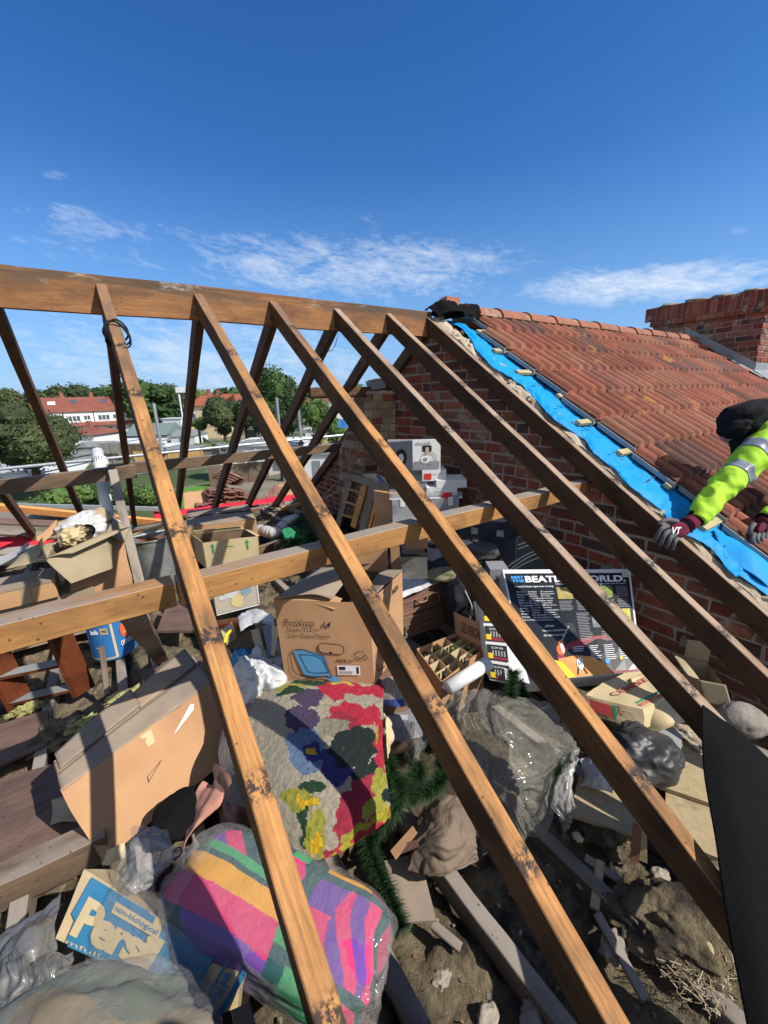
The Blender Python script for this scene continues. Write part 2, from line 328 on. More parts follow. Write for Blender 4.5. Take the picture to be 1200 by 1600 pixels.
class G:
    def __init__(s): s.v = []; s.f = []; s.c = []
    def add(s, vs, fs, c=None):
        b = len(s.v); s.v += [V(v) for v in vs]; s.f += [tuple(b+i for i in f) for f in fs]
        s.c += [c or (1, 1, 1)]*len(fs) if not isinstance(c, list) else c
    def box(s, a, b, c=None):
        x0, y0, z0 = a; x1, y1, z1 = b
        s.add([(x0, y0, z0), (x1, y0, z0), (x1, y1, z0), (x0, y1, z0), (x0, y0, z1), (x1, y0, z1), (x1, y1, z1), (x0, y1, z1)],
              [(0, 3, 2, 1), (4, 5, 6, 7), (0, 1, 5, 4), (1, 2, 6, 5), (2, 3, 7, 6), (3, 0, 4, 7)], c)
    def frame(s, o, ux, uy, uz, c=None):
        o, ux, uy, uz = V(o), V(ux), V(uy), V(uz)
        s.add([o, o+ux, o+ux+uy, o+uy, o+uz, o+ux+uz, o+ux+uy+uz, o+uy+uz],
              [(0, 3, 2, 1), (4, 5, 6, 7), (0, 1, 5, 4), (1, 2, 6, 5), (2, 3, 7, 6), (3, 0, 4, 7)], c)
    def tube(s, pts, r, n=10, c=None, cap=True):
        pts = [V(p) for p in pts]; k = len(pts); rs = r if isinstance(r, (list, tuple)) else [r]*k
        b = len(s.v); prev = None
        for i, p in enumerate(pts):
            t = (pts[min(i+1, k-1)]-pts[max(i-1, 0)]).normalized()
            if prev is None: a = t.orthogonal().normalized()
            else: a = (prev-t*prev.dot(t)).normalized()
            prev = a; bb = t.cross(a)
            for j in range(n):
                th = 2*math.pi*j/n; s.v.append(p+(a*math.cos(th)+bb*math.sin(th))*rs[i])
        fs = []
        for i in range(k-1):
            for j in range(n): fs.append((b+i*n+j, b+i*n+(j+1) % n, b+(i+1)*n+(j+1) % n, b+(i+1)*n+j))
        if cap: fs.append(tuple(b+j for j in reversed(range(n)))); fs.append(tuple(b+(k-1)*n+j for j in range(n)))
        s.f += fs; s.c += [c or (1, 1, 1)]*len(fs)
    def mk(s, name, m, parent=None, usec=False, **k): return mk(name, s.v, s.f, m, parent, cols=s.c if usec else None, **k)
def nv(p, s, seed=0): return noise.noise_vector(V(p)*s+V((seed*7.3, seed*3.1, seed*1.7)))
def nf(p, s, seed=0): return noise.noise(V(p)*s+V((seed*7.3, seed*3.1, seed*1.7)))
def timber(name, A, B, w, d, m, parent=None, upv=(0, 0, 1), rough=.0015, seed=0, **k):
    """a sawn timber from A to B (centre of its outer face), w wide, d deep"""
    A, B = V(A), V(B); x = (B-A).normalized(); upv = V(upv); y = upv.cross(x).normalized(); z = x.cross(y)
    Ln = (B-A).length; n = max(2, int(Ln/.07)); ch = .003; vs = []; fs = []
    cs = [(-w/2+ch, 0), (-w/2, -ch), (-w/2, -d+ch), (-w/2+ch, -d), (w/2-ch, -d), (w/2, -d+ch), (w/2, -ch), (w/2-ch, 0)]
    for i in range(n+1):
        for (a, b) in cs:
            p = V((Ln*i/n, a, b)); q = nv(p, 6, seed+.37)*rough+nv(p, 1.1, seed)*rough*3
            vs.append(p+V((0 if 0 < i < n else q.x, q.y, q.z)))
    for i in range(n):
        for j in range(8): fs.append((i*8+j, (i+1)*8+j, (i+1)*8+(j+1) % 8, i*8+(j+1) % 8))
    fs.append(tuple(range(8))); fs.append(tuple(n*8+j for j in reversed(range(8))))
    M = Matrix((( x.x, y.x, z.x, A.x), (x.y, y.y, z.y, A.y), (x.z, y.z, z.z, A.z), (0, 0, 0, 1)))
    return mk(name, vs, fs, m, parent, M=M, **k)
def hexg(c8, n=8, amp=.003, fr=4, seed=0, g=None, skip=(), cols=None):
    """soft six-sided box on eight corners: front BL BR TR TL, then back BL BR TR TL"""
    c8 = [V(c) for c in c8]; g = g or G()
    def tri(u, v, w_):
        a = c8[0].lerp(c8[1], u); b = c8[3].lerp(c8[2], u); f = a.lerp(b, v)
        a = c8[4].lerp(c8[5], u); b = c8[7].lerp(c8[6], u); bk = a.lerp(b, v)
        return f.lerp(bk, w_)
    cen = tri(.5, .5, .5)
    def fix(p):
        q = nv(p, fr, seed)*amp*2+nv(p, fr*4, seed)*amp*.6
        return p+q
    fc = {'front': lambda s, t: (s, t, 0), 'back': lambda s, t: (1-s, t, 1), 'left': lambda s, t: (0, t, 1-s), 'right': lambda s, t: (1, t, s),
          'top': lambda s, t: (s, 1, t), 'bottom': lambda s, t: (s, 0, 1-t)}
    for nm, fn in fc.items():
        if nm in skip: continue
        b = len(g.v)
        for i in range(n+1):
            for j in range(n+1): g.v.append(fix(tri(*fn(j/n, i/n))))
        fs = [(b+i*(n+1)+j, b+i*(n+1)+j+1, b+(i+1)*(n+1)+j+1, b+(i+1)*(n+1)+j) for i in range(n) for j in range(n)]
        g.f += fs; g.c += [(cols or {}).get(nm, (1, 1, 1))]*len(fs)
    return g
def c8(BL, BR, TR, TL, back): return [BL, BR, TR, TL]+[V(p)+V(back) for p in (BL, BR, TR, TL)]
def hexbox(name, corners, m, parent=None, n=8, amp=.003, fr=4, seed=0, skip=(), cols=None, **k):
    g = hexg(corners, n, amp, fr, seed, None, skip, cols); return mk(name, g.v, g.f, m, parent, smooth=True, cols=g.c if cols else None, **k)
def bil(q, u, v):
    a = V(q[0]).lerp(V(q[1]), u); b = V(q[3]).lerp(V(q[2]), u); return a.lerp(b, v)
def qn(q):
    n = (V(q[1])-V(q[0])).cross(V(q[3])-V(q[0])).normalized()
    return n if n.dot(CAM-V(q[0])) > 0 else -n
def decal(name, q, u0, v0, u1, v1, m, parent, off=.003, nn=4, col_=None, thick=.0008):
    n = qn(q); g = G(); vs = []
    for i in range(nn+1):
        for j in range(nn+1): vs.append(bil(q, u0+(u1-u0)*j/nn, v0+(v1-v0)*i/nn)+n*off)
    fs = [(i*(nn+1)+j, i*(nn+1)+j+1, (i+1)*(nn+1)+j+1, (i+1)*(nn+1)+j) for i in range(nn) for j in range(nn)]
    return mk(name, vs, fs, m, parent, cols=[col_]*len(fs) if col_ else None)
def shape2(name, q, polys, m, parent, off=.0035):
    """flat outlines given in the u,v of quad q"""
    n = qn(q); g = G()
    for pl in polys: g.add([bil(q, u, v)+n*off for u, v in pl], [tuple(range(len(pl)))])
    return g.mk(name, m, parent)
def ell(cx, cy, rx, ry, n=20, a0=0, a1=360): return [(cx+rx*math.cos(R(a0+(a1-a0)*i/n)), cy+ry*math.sin(R(a0+(a1-a0)*i/n))) for i in range(n)]
def stroke(pts, w_, ar=1.0):
    out = []
    for (a, b) in zip(pts, pts[1:]):
        dx, dy = (b[0]-a[0]), (b[1]-a[1])/ar; l = math.hypot(dx, dy) or 1; nx, ny = -dy/l*w_/2, dx/l*w_/2*ar
        out.append([(a[0]-nx, a[1]-ny), (b[0]-nx, b[1]-ny), (b[0]+nx, b[1]+ny), (a[0]+nx, a[1]+ny)])
    return out
_fc = {}
def glyphs(s, bold=0.0, shear=0.0, space=1.0):
    k = (s, bold, shear, space)
    if k in _fc: return _fc[k]
    cu = bpy.data.curves.new('t', 'FONT'); cu.body = s; cu.offset = bold; cu.shear = shear; cu.space_character = space; cu.resolution_u = 3
    o = bpy.data.objects.new('t', cu); col.objects.link(o); dg = bpy.context.evaluated_depsgraph_get()
    me = bpy.data.meshes.new_from_object(o.evaluated_get(dg)); r = ([v.co.copy() for v in me.vertices], [tuple(p.vertices) for p in me.polygons])
    bpy.data.objects.remove(o); bpy.data.curves.remove(cu); bpy.data.meshes.remove(me); _fc[k] = r; return r
def text(name, s, q, u0, v0, u1, v1, m, parent, off=.004, bold=.0, shear=0., space=1.0):
    vs, fs = glyphs(s, bold, shear, space); xs = [v.x for v in vs]; ys = [v.y for v in vs]
    x0, x1, y0, y1 = min(xs), max(xs), min(ys), max(ys); n = qn(q)
    pts = [bil(q, u0+(u1-u0)*(v.x-x0)/(x1-x0), v0+(v1-v0)*(v.y-y0)/(y1-y0))+n*off for v in vs]
    return mk(name, pts, fs, m, parent)
def cr(p0, p1, p2, p3, t):
    return .5*((2*p1)+(-p0+p2)*t+(2*p0-5*p1+4*p2-p3)*t*t+(-p0+3*p1-3*p2+p3)*t**3)
def crl(ps, t):
    n = len(ps)-1; x = min(max(t*n, 0), n-1e-6); i = int(x); f = x-i
    return cr(ps[max(i-1, 0)], ps[i], ps[i+1], ps[min(i+2, n)], f)
def sheet(name, net, nu, nv_, m, parent=None, thick=.003, wr=(), colf=None, seed=0, ridge=False, folds=None, **k):
    """a cloth, film or board over a net of points (rows of equal length)"""
    net = [[V(p) for p in r] for r in net]; grid = []
    for i in range(nv_+1):
        v = i/nv_; row = [crl([crl(r, j/nu) for r in net], v) for j in range(nu+1)]; grid.append(row)
    nr = [[None]*(nu+1) for _ in range(nv_+1)]
    for i in range(nv_+1):
        for j in range(nu+1):
            a = grid[i][min(j+1, nu)]-grid[i][max(j-1, 0)]; b = grid[min(i+1, nv_)][j]-grid[max(i-1, 0)][j]
            n = a.cross(b); nr[i][j] = n.normalized() if n.length > 1e-9 else V((0, 0, 1))
    for i in range(nv_+1):
        for j in range(nu+1):
            p = grid[i][j]; d = 0
            for (am, fr) in wr:
                z = nf(p, fr, seed); d += am*((1-2.6*abs(z)) if ridge else z*1.6)
            if folds:
                am, fu, fv, ang = folds; U, Vv = j/nu, i/nv_; q = V((math.cos(ang)*U+math.sin(ang)*Vv, -math.sin(ang)*U+math.cos(ang)*Vv, 0)); w1 = nf(q, 2.2, seed)*.35
                for k_, s_ in ((1, 1), (2.3, .45), (5, .2)):
                    z = nf(V(((q.x+w1)*fu*k_, q.y*fv*k_, seed)), 1, seed+k_); d += am*s_*(1-3.2*abs(z))
            grid[i][j] = p+nr[i][j]*d
    vs = [p for r in grid for p in r]; W_ = nu+1; fs = []; cs = []
    for i in range(nv_):
        for j in range(nu):
            fs.append((i*W_+j, i*W_+j+1, (i+1)*W_+j+1, (i+1)*W_+j)); cs.append(colf((j+.5)/nu, (i+.5)/nv_) if colf else (1, 1, 1))
    if thick:
        b = len(vs); vs += [p-n*thick for r, rn in zip(grid, nr) for p, n in zip(r, rn)]
        nf_ = len(fs)
        for q in range(nf_): fs.append(tuple(b+i for i in reversed(fs[q]))); cs.append(cs[q])
        def rim(i0, j0, i1, j1): a, c = i0*W_+j0, i1*W_+j1; fs.append((c, a, b+a, b+c)); cs.append(cs[0])
        for j in range(nu): rim(0, j, 0, j+1); rim(nv_, j+1, nv_, j)
        for i in range(nv_): rim(i+1, 0, i, 0); rim(i, nu, i+1, nu)
    return mk(name, vs, fs, m, parent, smooth=True, cols=cs if colf else None, **k)
ICO = {}
def ico(sub):
    import bmesh
    bm = bmesh.new(); bmesh.ops.create_icosphere(bm, subdivisions=sub, radius=1); bm.verts.ensure_lookup_table()
    r = ([v.co.copy() for v in bm.verts], [tuple(v.index for v in f.verts) for f in bm.faces]); bm.free(); return r
def blob(name, c, ax, m, parent=None, sub=5, lump=(.12, 2), wr=(.03, 7), seed=0, sq=2.0, ridge=True, colf=None, gather=None, **k):
    """a filled, creased body: ax = three half axes (vectors)"""
    if sub not in ICO: ICO[sub] = ico(sub)
    vs, fs = ICO[sub]; c = V(c); ax = [V(a) for a in ax]; out = []; s = sum(a.length for a in ax)/3
    for v in vs:
        q = v.copy()
        if sq != 2.0:
            l = (abs(q.x)**sq+abs(q.y)**sq+abs(q.z)**sq)**(1/sq); q = q/l
        h = 1+lump[0]*nf(v, lump[1], seed)*1.5; z = nf(v, wr[1], seed+3); h += wr[0]*((1-3*abs(z)) if ridge else z*2)
        if gather:
            g = max(0, v.dot(V(gather[0]).normalized())); th = math.atan2(v.cross(V(gather[0])).x, v.cross(V(gather[0])).y)
            h += gather[1]*g**2*math.sin(th*gather[2]+3*nf(v, 2, seed))
        q = q*h; out.append(c+ax[0]*q.x+ax[1]*q.y+ax[2]*q.z)
    cs = [colf(sum((vs[i] for i in f), V())/3) for f in fs] if colf else None
    return mk(name, out, fs, m, parent, smooth=True, cols=cs, **k)
def bricks(g, o, u, v, n, wd, ht, inside, pal, bw=.215, bh=.066, mo=.011, seed=1, headers=.35, prot=.006, jit=.004):
    rnd = random.Random(seed); o, u, v, n = V(o), V(u).normalized(), V(v).normalized(), V(n).normalized(); r = 0; y = 0
    while y < ht:
        x = -rnd.random()*.11-(.0 if r % 2 else .11)
        while x < wd:
            L_ = bw if rnd.random() > headers else bw/2-mo/2
            cx, cy = x+L_/2, y+bh/2
            if inside(cx, cy) and inside(cx-L_*.3, cy) and inside(cx+L_*.3, cy):
                a0, a1, b0, b1 = max(x, 0), min(x+L_, wd), y, min(y+bh, ht)
                j = lambda s=jit: (rnd.random()-.5)*2*s
                pr = prot+j(.004)
                base = [o+u*a+v*b for a, b in ((a0+j(), b0+j()), (a1+j(), b0+j()), (a1+j(), b1+j()), (a0+j(), b1+j()))]
                ins = .004; fr = [o+u*(a+j(.002))+v*(b+j(.002))+n*(pr+j(.002)) for a, b in ((a0+ins, b0+ins), (a1-ins, b0+ins), (a1-ins, b1-ins), (a0+ins, b1-ins))]
                p = rnd.choice(pal); k = .8+rnd.random()*.4; c = tuple(min(1, q*k) for q in p)
                g.add(base+fr, [(4, 5, 6, 7), (0, 1, 5, 4), (1, 2, 6, 5), (2, 3, 7, 6), (3, 0, 4, 7)], c)
            x += L_+mo
        y += bh+mo; r += 1
RED = [(.30, .075, .045), (.34, .095, .055), (.23, .06, .045), (.15, .055, .045), (.36, .13, .07), (.25, .1, .07), (.11, .06, .05)]
YEL = [(.46, .34, .19), (.52, .4, .22), (.4, .27, .15), (.36, .3, .2), (.42, .2, .12)]
BRW = [(.24, .12, .08), (.3, .17, .11), (.19, .1, .07), (.28, .2, .13)]
def leaves(g, n, c, rad, size, pal, seed, lobes=9, hollow=.62, flat=1.0, droop=0):
    """leaf clumps spread through the volume of a crown"""
    rnd = random.Random(seed); c = V(c); lb = []
    for i in range(lobes):
        d = V((rnd.gauss(0, 1), rnd.gauss(0, 1), rnd.gauss(0, .8))).normalized()*(rnd.random()**.5)*.62
        lb.append((V((d.x*rad[0], d.y*rad[1], d.z*rad[2])), .34+.3*rnd.random(), rnd.random()))
    if 'k' not in ICO: ICO['k'] = ico(3)
    for o, s, t in lb:
        q = pal[int(t*len(pal)) % len(pal)]; g.add([c+o+V((v.x*rad[0], v.y*rad[1], v.z*rad[2]))*s*.74*(1+.4*nf(v, 2.4, seed+t)+.2*nf(v, 6, seed+t)) for v in ICO['k'][0]], ICO['k'][1], tuple(x*.8 for x in q))
    for i in range(n):
        o, s, t = rnd.choice(lb); d = V((rnd.gauss(0, 1), rnd.gauss(0, 1), rnd.gauss(0, 1))).normalized()
        r = (hollow+(1-hollow)*rnd.random()**.6)*s*(1+.3*nf(d, 3, seed))
        p = c+o+V((d.x*rad[0], d.y*rad[1], d.z*rad[2]))*r
        if droop: p.z -= droop*rnd.random()**2
        nn = (d+V((rnd.gauss(0, .5), rnd.gauss(0, .5), rnd.gauss(0, .5)))).normalized(); a = nn.orthogonal().normalized(); b = nn.cross(a); th = rnd.random()*6.28
        a2 = a*math.cos(th)+b*math.sin(th); b2 = nn.cross(a2); z = size*(.6+.8*rnd.random())
        if droop: b2 = V((0, 0, -1.6)); 
        q = pal[int(t*len(pal)) % len(pal)] if rnd.random() < .75 else rnd.choice(pal); k = .75+.5*rnd.random()
        g.add([p-a2*z-b2*z*.6, p+a2*z-b2*z*.5, p+a2*z*.7+b2*z*.6, p-a2*z*.6+b2*z*.7], [(0, 1, 2, 3)], tuple(min(1, x*k) for x in q))
GREEN = [(.035, .075, .018), (.05, .1, .025), (.028, .06, .016), (.065, .12, .03)]
LIGHTG = [(.085, .16, .03), (.11, .19, .04), (.07, .13, .03), (.14, .2, .05)]
OLIVE = [(.07, .09, .028), (.05, .07, .022), (.09, .105, .035), (.035, .05, .018)]
def tree(x, y, h, rad, n, size, pal, seed, label, gz=-7.5, lobes=10, cz=None, group=None, cat='tree', name='tree', droop=0):
    g = G(); cz = cz if cz is not None else h-rad[2]
    leaves(g, n, (x, y, gz+cz), rad, size, pal, seed, lobes, droop=droop)
    t = empty(name, (x, y, gz), label, cat, group)
    g.mk('crown', 'leaf', t, usec=True)
    b = G(); b.tube([(x, y, gz-.3), (x+.1, y, gz+cz*.5), (x, y+.1, gz+cz)], [rad[0]*.09+.06, rad[0]*.06+.04, .04], 8)
    rnd = random.Random(seed)
    for i in range(5):
        a = rnd.random()*6.28; b.tube([(x, y, gz+cz*(.4+.1*i)), (x+math.cos(a)*rad[0]*.5, y+math.sin(a)*rad[1]*.5, gz+cz+rad[2]*.1*i)], [.05+rad[0]*.02, .02], 6)
    b.mk('trunk', 'bark', t); return t
# ------------------------------------------------------------------ setting
T = .67856; TH = math.atan(T); F = -2.35; GZ = -7.5
def rz(y, off=0): return -T*abs(y)+off
g = G(); n = 40
for i in range(n+1):
    for j in range(n+1):
        x = -900+1800*i/n; y = -900+1800*j/n; g.v.append(V((x, y, GZ)))
g.f = [(i*(n+1)+j, (i+1)*(n+1)+j, (i+1)*(n+1)+j+1, i*(n+1)+j+1) for i in range(n) for j in range(n)]
g.mk('ground', 'grass', kind='structure')
# loft floor boards / plasterboard seen between the joists
mk('floor', [(-6, -3.6, -2.53), (2.62, -3.6, -2.53), (2.62, 3.55, -2.53), (-6, 3.55, -2.53)], [(0, 1, 2, 3)], 'dust_floor', kind='structure')
# insulation between joists
JX = [-1.27, -.90, -.53, -.16, .04, .44, .77, 1.17, 1.55, 1.95, 2.35]
g = G(); nx, ny = 230, 300
for i in range(ny+1):
    for j in range(nx+1):
        x = -2.4+5.0*j/nx; y = -3.5+7.0*i/ny; dj = min(abs(x-q) for q in JX)
        p = V((x, y, 0)); h = -2.43+.05*nf(p, 2.2, 1)*1.5+.045*nf(p, 7, 2)+.03*nf(p, 22, 3)-max(0, .055-dj)*.7
        g.v.append(V((x, y, h)))
g.f = [(i*(nx+1)+j, i*(nx+1)+j+1, (i+1)*(nx+1)+j+1, (i+1)*(nx+1)+j) for i in range(ny) for j in range(nx)]
g.mk('loft_insulation', 'insulation', kind='stuff', smooth=True)
# ------------------------------------------------------------------ roof frame
rf = empty('roof_frame', (0, 0, F), 'bare timber roof frame with ridge board, rafters and purlins standing open to the sky', 'roof frame')
WR, DR = .052, .104
ca, sa = math.cos(TH), math.sin(TH)
XR = [-.86, -.365, .13, .64, 1.126, 1.625, 2.112, 2.535]
NN = V((0, -sa, ca)); NF = V((0, sa, ca))
for i, x in enumerate(XR):
    m = 'rafter_wood' if i < 5 else 'rafter_grey'
    tl = 4.25
    x += WR/2
    if i == 1: x -= .035
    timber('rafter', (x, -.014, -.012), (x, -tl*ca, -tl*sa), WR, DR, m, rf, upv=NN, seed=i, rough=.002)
    if i == 1: x += .035
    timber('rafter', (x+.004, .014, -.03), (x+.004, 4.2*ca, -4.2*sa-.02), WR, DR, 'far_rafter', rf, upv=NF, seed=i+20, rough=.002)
timber('ridge_board', (-2.6, 0, .034), (2.6, 0, .034), .028, .205, 'ridge_wood', rf, rough=.003, seed=50)
# purlins: near one broken into two lengths with a scarf at the left
timber('purlin', (-2.6, -1.565, -1.235), (.115, -1.565, -1.235), .082, .086, 'purlin_wood', rf, seed=60, rough=.003)
timber('purlin', (.125, -1.565, -1.238), (2.66, -1.565, -1.238), .082, .086, 'purlin_wood', rf, seed=61, rough=.003)
timber('purlin', (.0, 1.59, -1.215), (2.66, 1.59, -1.215), .075, .10, 'old_timber', rf, seed=62, rough=.004)
timber('purlin', (-2.6, 1.50, -1.24), (.22, 1.50, -1.22), .09, .12, 'old_timber', rf, seed=63, rough=.006)
# small high tie on the far side
a = P(500, 585, y=.62); timber('collar', (a.x-.1, .66, rz(.66)-.12), (2.6, .66, rz(.66)-.12), .05, .10, 'far_rafter', rf, seed=64)
# struts from purlin to floor
timber('strut', P(176, 733, y=1.42), P(226, 945, y=.55), .07, .045, 'grey_timber', rf, upv=(0, -1, .3), seed=66, rough=.003)
timber('strut', (-.02, -1.5, -1.37), P(255, 1035, z=F), .075, .06, 'old_timber', rf, upv=(0, -1, .2), seed=67, rough=.004)
# joists
for i, x in enumerate(JX):
    timber('joist', (x, -3.45, F), (x, 3.5, F), .052, .10, 'grey_timber', rf, seed=80+i, rough=.004)
# eaves boards of the far side
timber('wall_plate', (-2.5, 3.42, F+.02), (2.6, 3.42, F+.02), .1, .075, 'old_timber', rf, seed=99)
timber('wall_plate', (-2.5, -3.42, F+.02), (2.6, -3.42, F+.02), .1, .075, 'old_timber', rf, seed=98)
# cable looped round a rafter
t0 = 1.05
def loopc(x, t, k):
    c = V((x+WR/2, -t*ca, -t*sa)); s = V((1, 0, 0)); u_ = V((0, -ca, -sa)); pts = []
    for i in range(25):
        a = 2*math.pi*i/24; rr = (.052+.006*math.sin(3*a+k), .07+.008*math.sin(2*a+k))
        pts.append(c+s*(math.cos(a)*rr[0])+NN*(math.sin(a)*rr[1]-.045)+u_*(.018*math.sin(a+k)+.02*math.cos(2*a)))
    return pts
g = G(); g.tube(loopc(.13, .50, 0), .0045, 6); g.tube(loopc(.13, .515, 1.3), .0045, 6); g.tube(loopc(.13, .53, 2.2), .004, 6)
g.mk('cable_loop', 'black_bag', label='black cable looped round the leftmost front rafter below the ridge', cat='cable', smooth=True)
def wire(px, py, seed):
    rnd = random.Random(seed); p = P(px, py, y=.35); pts = [p]
    for i in range(7): p = p+V((rnd.uniform(-.02, .03), rnd.uniform(-.01, .01), rnd.uniform(-.035, .012))); pts.append(p)
    return pts
g = G(); p0 = P(527, 527, y=.3); g.tube([p0, P(524, 540, y=.3), P(518, 548, y=.3), P(512, 549, y=.3), P(507, 545, y=.3)], .003, 5); g.tube([P(531, 520, y=.3), p0], .0015, 5)
g.mk('loose_wire', 'black_bag', label='short loose wire hanging beside a far rafter against the sky', cat='wire')
# ------------------------------------------------------------------ gable wall in brick with its attached pier
bw_ = empty('gable_wall', (2.62, 0, F), 'old red brick gable wall with ragged mortar closing the end of the loft', 'brick wall')
XW = 2.60
g = G()
def ins(u, v):
    y = 3.6-u; z = -2.6+v; return z < rz(y)-.03
bricks(g, (XW, 3.6, -2.6), (0, -1, 0), (0, 0, 1), (-1, 0, 0), 7.2, 2.6, ins, RED, seed=4, prot=.008, jit=.008, mo=.016)
g.mk('brickwork', 'brick', bw_, usec=True)
g = G(); vs = []
ys = [-3.7+7.4*i/60 for i in range(61)]
for y in ys:
    zt = rz(y)-.01
    for k in range(26):
        z = -2.6+(zt+2.6)*k/25; p = V((XW, y, z)); vs.append(V((XW-.001-.004*nf(p, 14, 5), y, z)))
fs = [(i*26+k, i*26+k+1, (i+1)*26+k+1, (i+1)*26+k) for i in range(60) for k in range(25)]
mk('mortar_face', vs, fs, 'mortar', bw_, smooth=True)
# wall core with ragged top of rubble and mortar
vs = []; fs = []; nY = 160
for i in range(nY+1):
    y = -3.7+7.4*i/nY; zt = rz(y)
    for (x, o) in ((2.604, -.06), (2.604, .025), (2.64, .04), (2.70, .035), (2.80, -.01), (2.80, -.2)):
        p = V((x, y, zt)); vs.append(V((x+(.018*nf(p, 9, 2) if x > 2.61 else 0), y, zt+o+(.03*nf(p, 11, 7)+.02*nf(p, 31, 8) if o > -.05 else 0)-.028)))
for i in range(nY):
    for k in range(5): fs.append((i*6+k, (i+1)*6+k, (i+1)*6+k+1, i*6+k+1))
mk('rubble_top', vs, fs, 'mortar_pale', bw_)
g = G(); rnd = random.Random(8)
for i in range(80):
    y = -3.2+3.3*rnd.random(); x = 2.62+.15*rnd.random(); s = .012+.03*rnd.random(); c = V((x, y, rz(y)+.005+s*.2))
    e = [V((rnd.gauss(0, 1), rnd.gauss(0, 1), rnd.gauss(0, 1))).normalized() for _ in range(2)]; a = e[0]*s; b = e[1].cross(e[0]).normalized()*s*.8; cc = a.cross(b).normalized()*s*.6
    g.frame(c-a/2-b/2-cc/2, a, b, cc)
g.mk('rubble_chunk', 'mortar_pale', bw_)
# pier: upper yellow shaft and broad lower shoulder
g = G()
y0, y1 = .56, .90; xf = 2.30
zt = -.64
hexg([(xf+.004, y1-.004, -1.25), (xf+.004, y0+.004, -1.25), (xf+.004, y0+.004, zt), (xf+.004, y1-.004, zt), (2.6, y1-.004, -1.25), (2.6, y0+.004, -1.25), (2.6, y0+.004, zt), (2.6, y1-.004, zt)], 4, .002, g=g)
g.mk('pier_core', 'mortar', bw_)
g = G()
bricks(g, (xf, y1, -1.25), (0, -1, 0), (0, 0, 1), (-1, 0, 0), y1-y0, .61, lambda u, v: True, YEL+BRW, seed=9, headers=.5)
bricks(g, (xf, y0, -1.25), (1, 0, 0), (0, 0, 1), (0, -1, 0), .30, .61, lambda u, v: True, YEL+YEL+RED[:2], seed=10, headers=.5)
g.mk('pier_brickwork', 'brick', bw_, usec=True)
yb0, yb1 = .585, 1.12; xb = 2.20
def shf(u, v):
    y = yb1-u; z = -2.5+v; return z < -1.28 or z < -1.02-(y-.92)*1.1
g = G(); bricks(g, (xb, yb1, -2.5), (0, -1, 0), (0, 0, 1), (-1, 0, 0), yb1-yb0, 1.48, shf, BRW+YEL[3:4], seed=12, headers=.6)
bricks(g, (xb, yb0, -2.5), (1, 0, 0), (0, 0, 1), (0, -1, 0), .4, 1.33, lambda u, v: True, RED+BRW, seed=13, headers=.5)
g.mk('breast_brickwork', 'brick', bw_, usec=True)
pr_ = [(yb0+.004, -2.5), (yb0+.004, -1.02), (.92, -1.02), (yb1-.004, -1.25), (yb1-.004, -2.5)]
mk('breast_core', [(xb+.004, y, z) for y, z in pr_]+[(2.6, y, z) for y, z in pr_], [(0, 1, 2, 3, 4), (9, 8, 7, 6, 5)]+[(k, (k+1) % 5, (k+1) % 5+5, k+5) for k in range(5)], 'mortar', bw_)
# flat mortar cap and dark slate piece on the pier
g = hexg([(xf-.02, y1+.01, zt-.004), (xf-.02, y0-.01, zt-.004), (xf, y0, zt+.03), (xf, y1, zt+.03), (2.6, y1+.01, zt-.004), (2.6, y0-.01, zt-.004), (2.6, y0, zt+.03), (2.6, y1, zt+.03)], 8, .008, 9)
g.mk('mortar_cap', 'mortar_pale', bw_, smooth=True)
g = G(); g.frame((2.34, .60, -.605), (.14, -.05, .02), (.03, .10, 0), (-.02, -.01, .10)); g.frame((2.38, .68, -.6), (.12, -.03, .03), (.02, .09, .01), (-.03, 0, .08))
g.mk('slate_offcut', 'blue_box' if False else 'lead', label='bluish slate offcuts lying on top of the yellow brick pier', cat='slate')
# our own walls below the loft
g = G(); g.box((-9, -3.5, GZ-.1), (2.7, -3.3, -2.56)); g.box((-9, 3.3, GZ-.1), (2.7, 3.5, -2.56)); g.box((-9, -3.3, GZ-.1), (-8.8, 3.3, -2.56))
g.mk('house_walls', 'render_cream', label='cream rendered outer walls of the house under the open loft', cat='house')
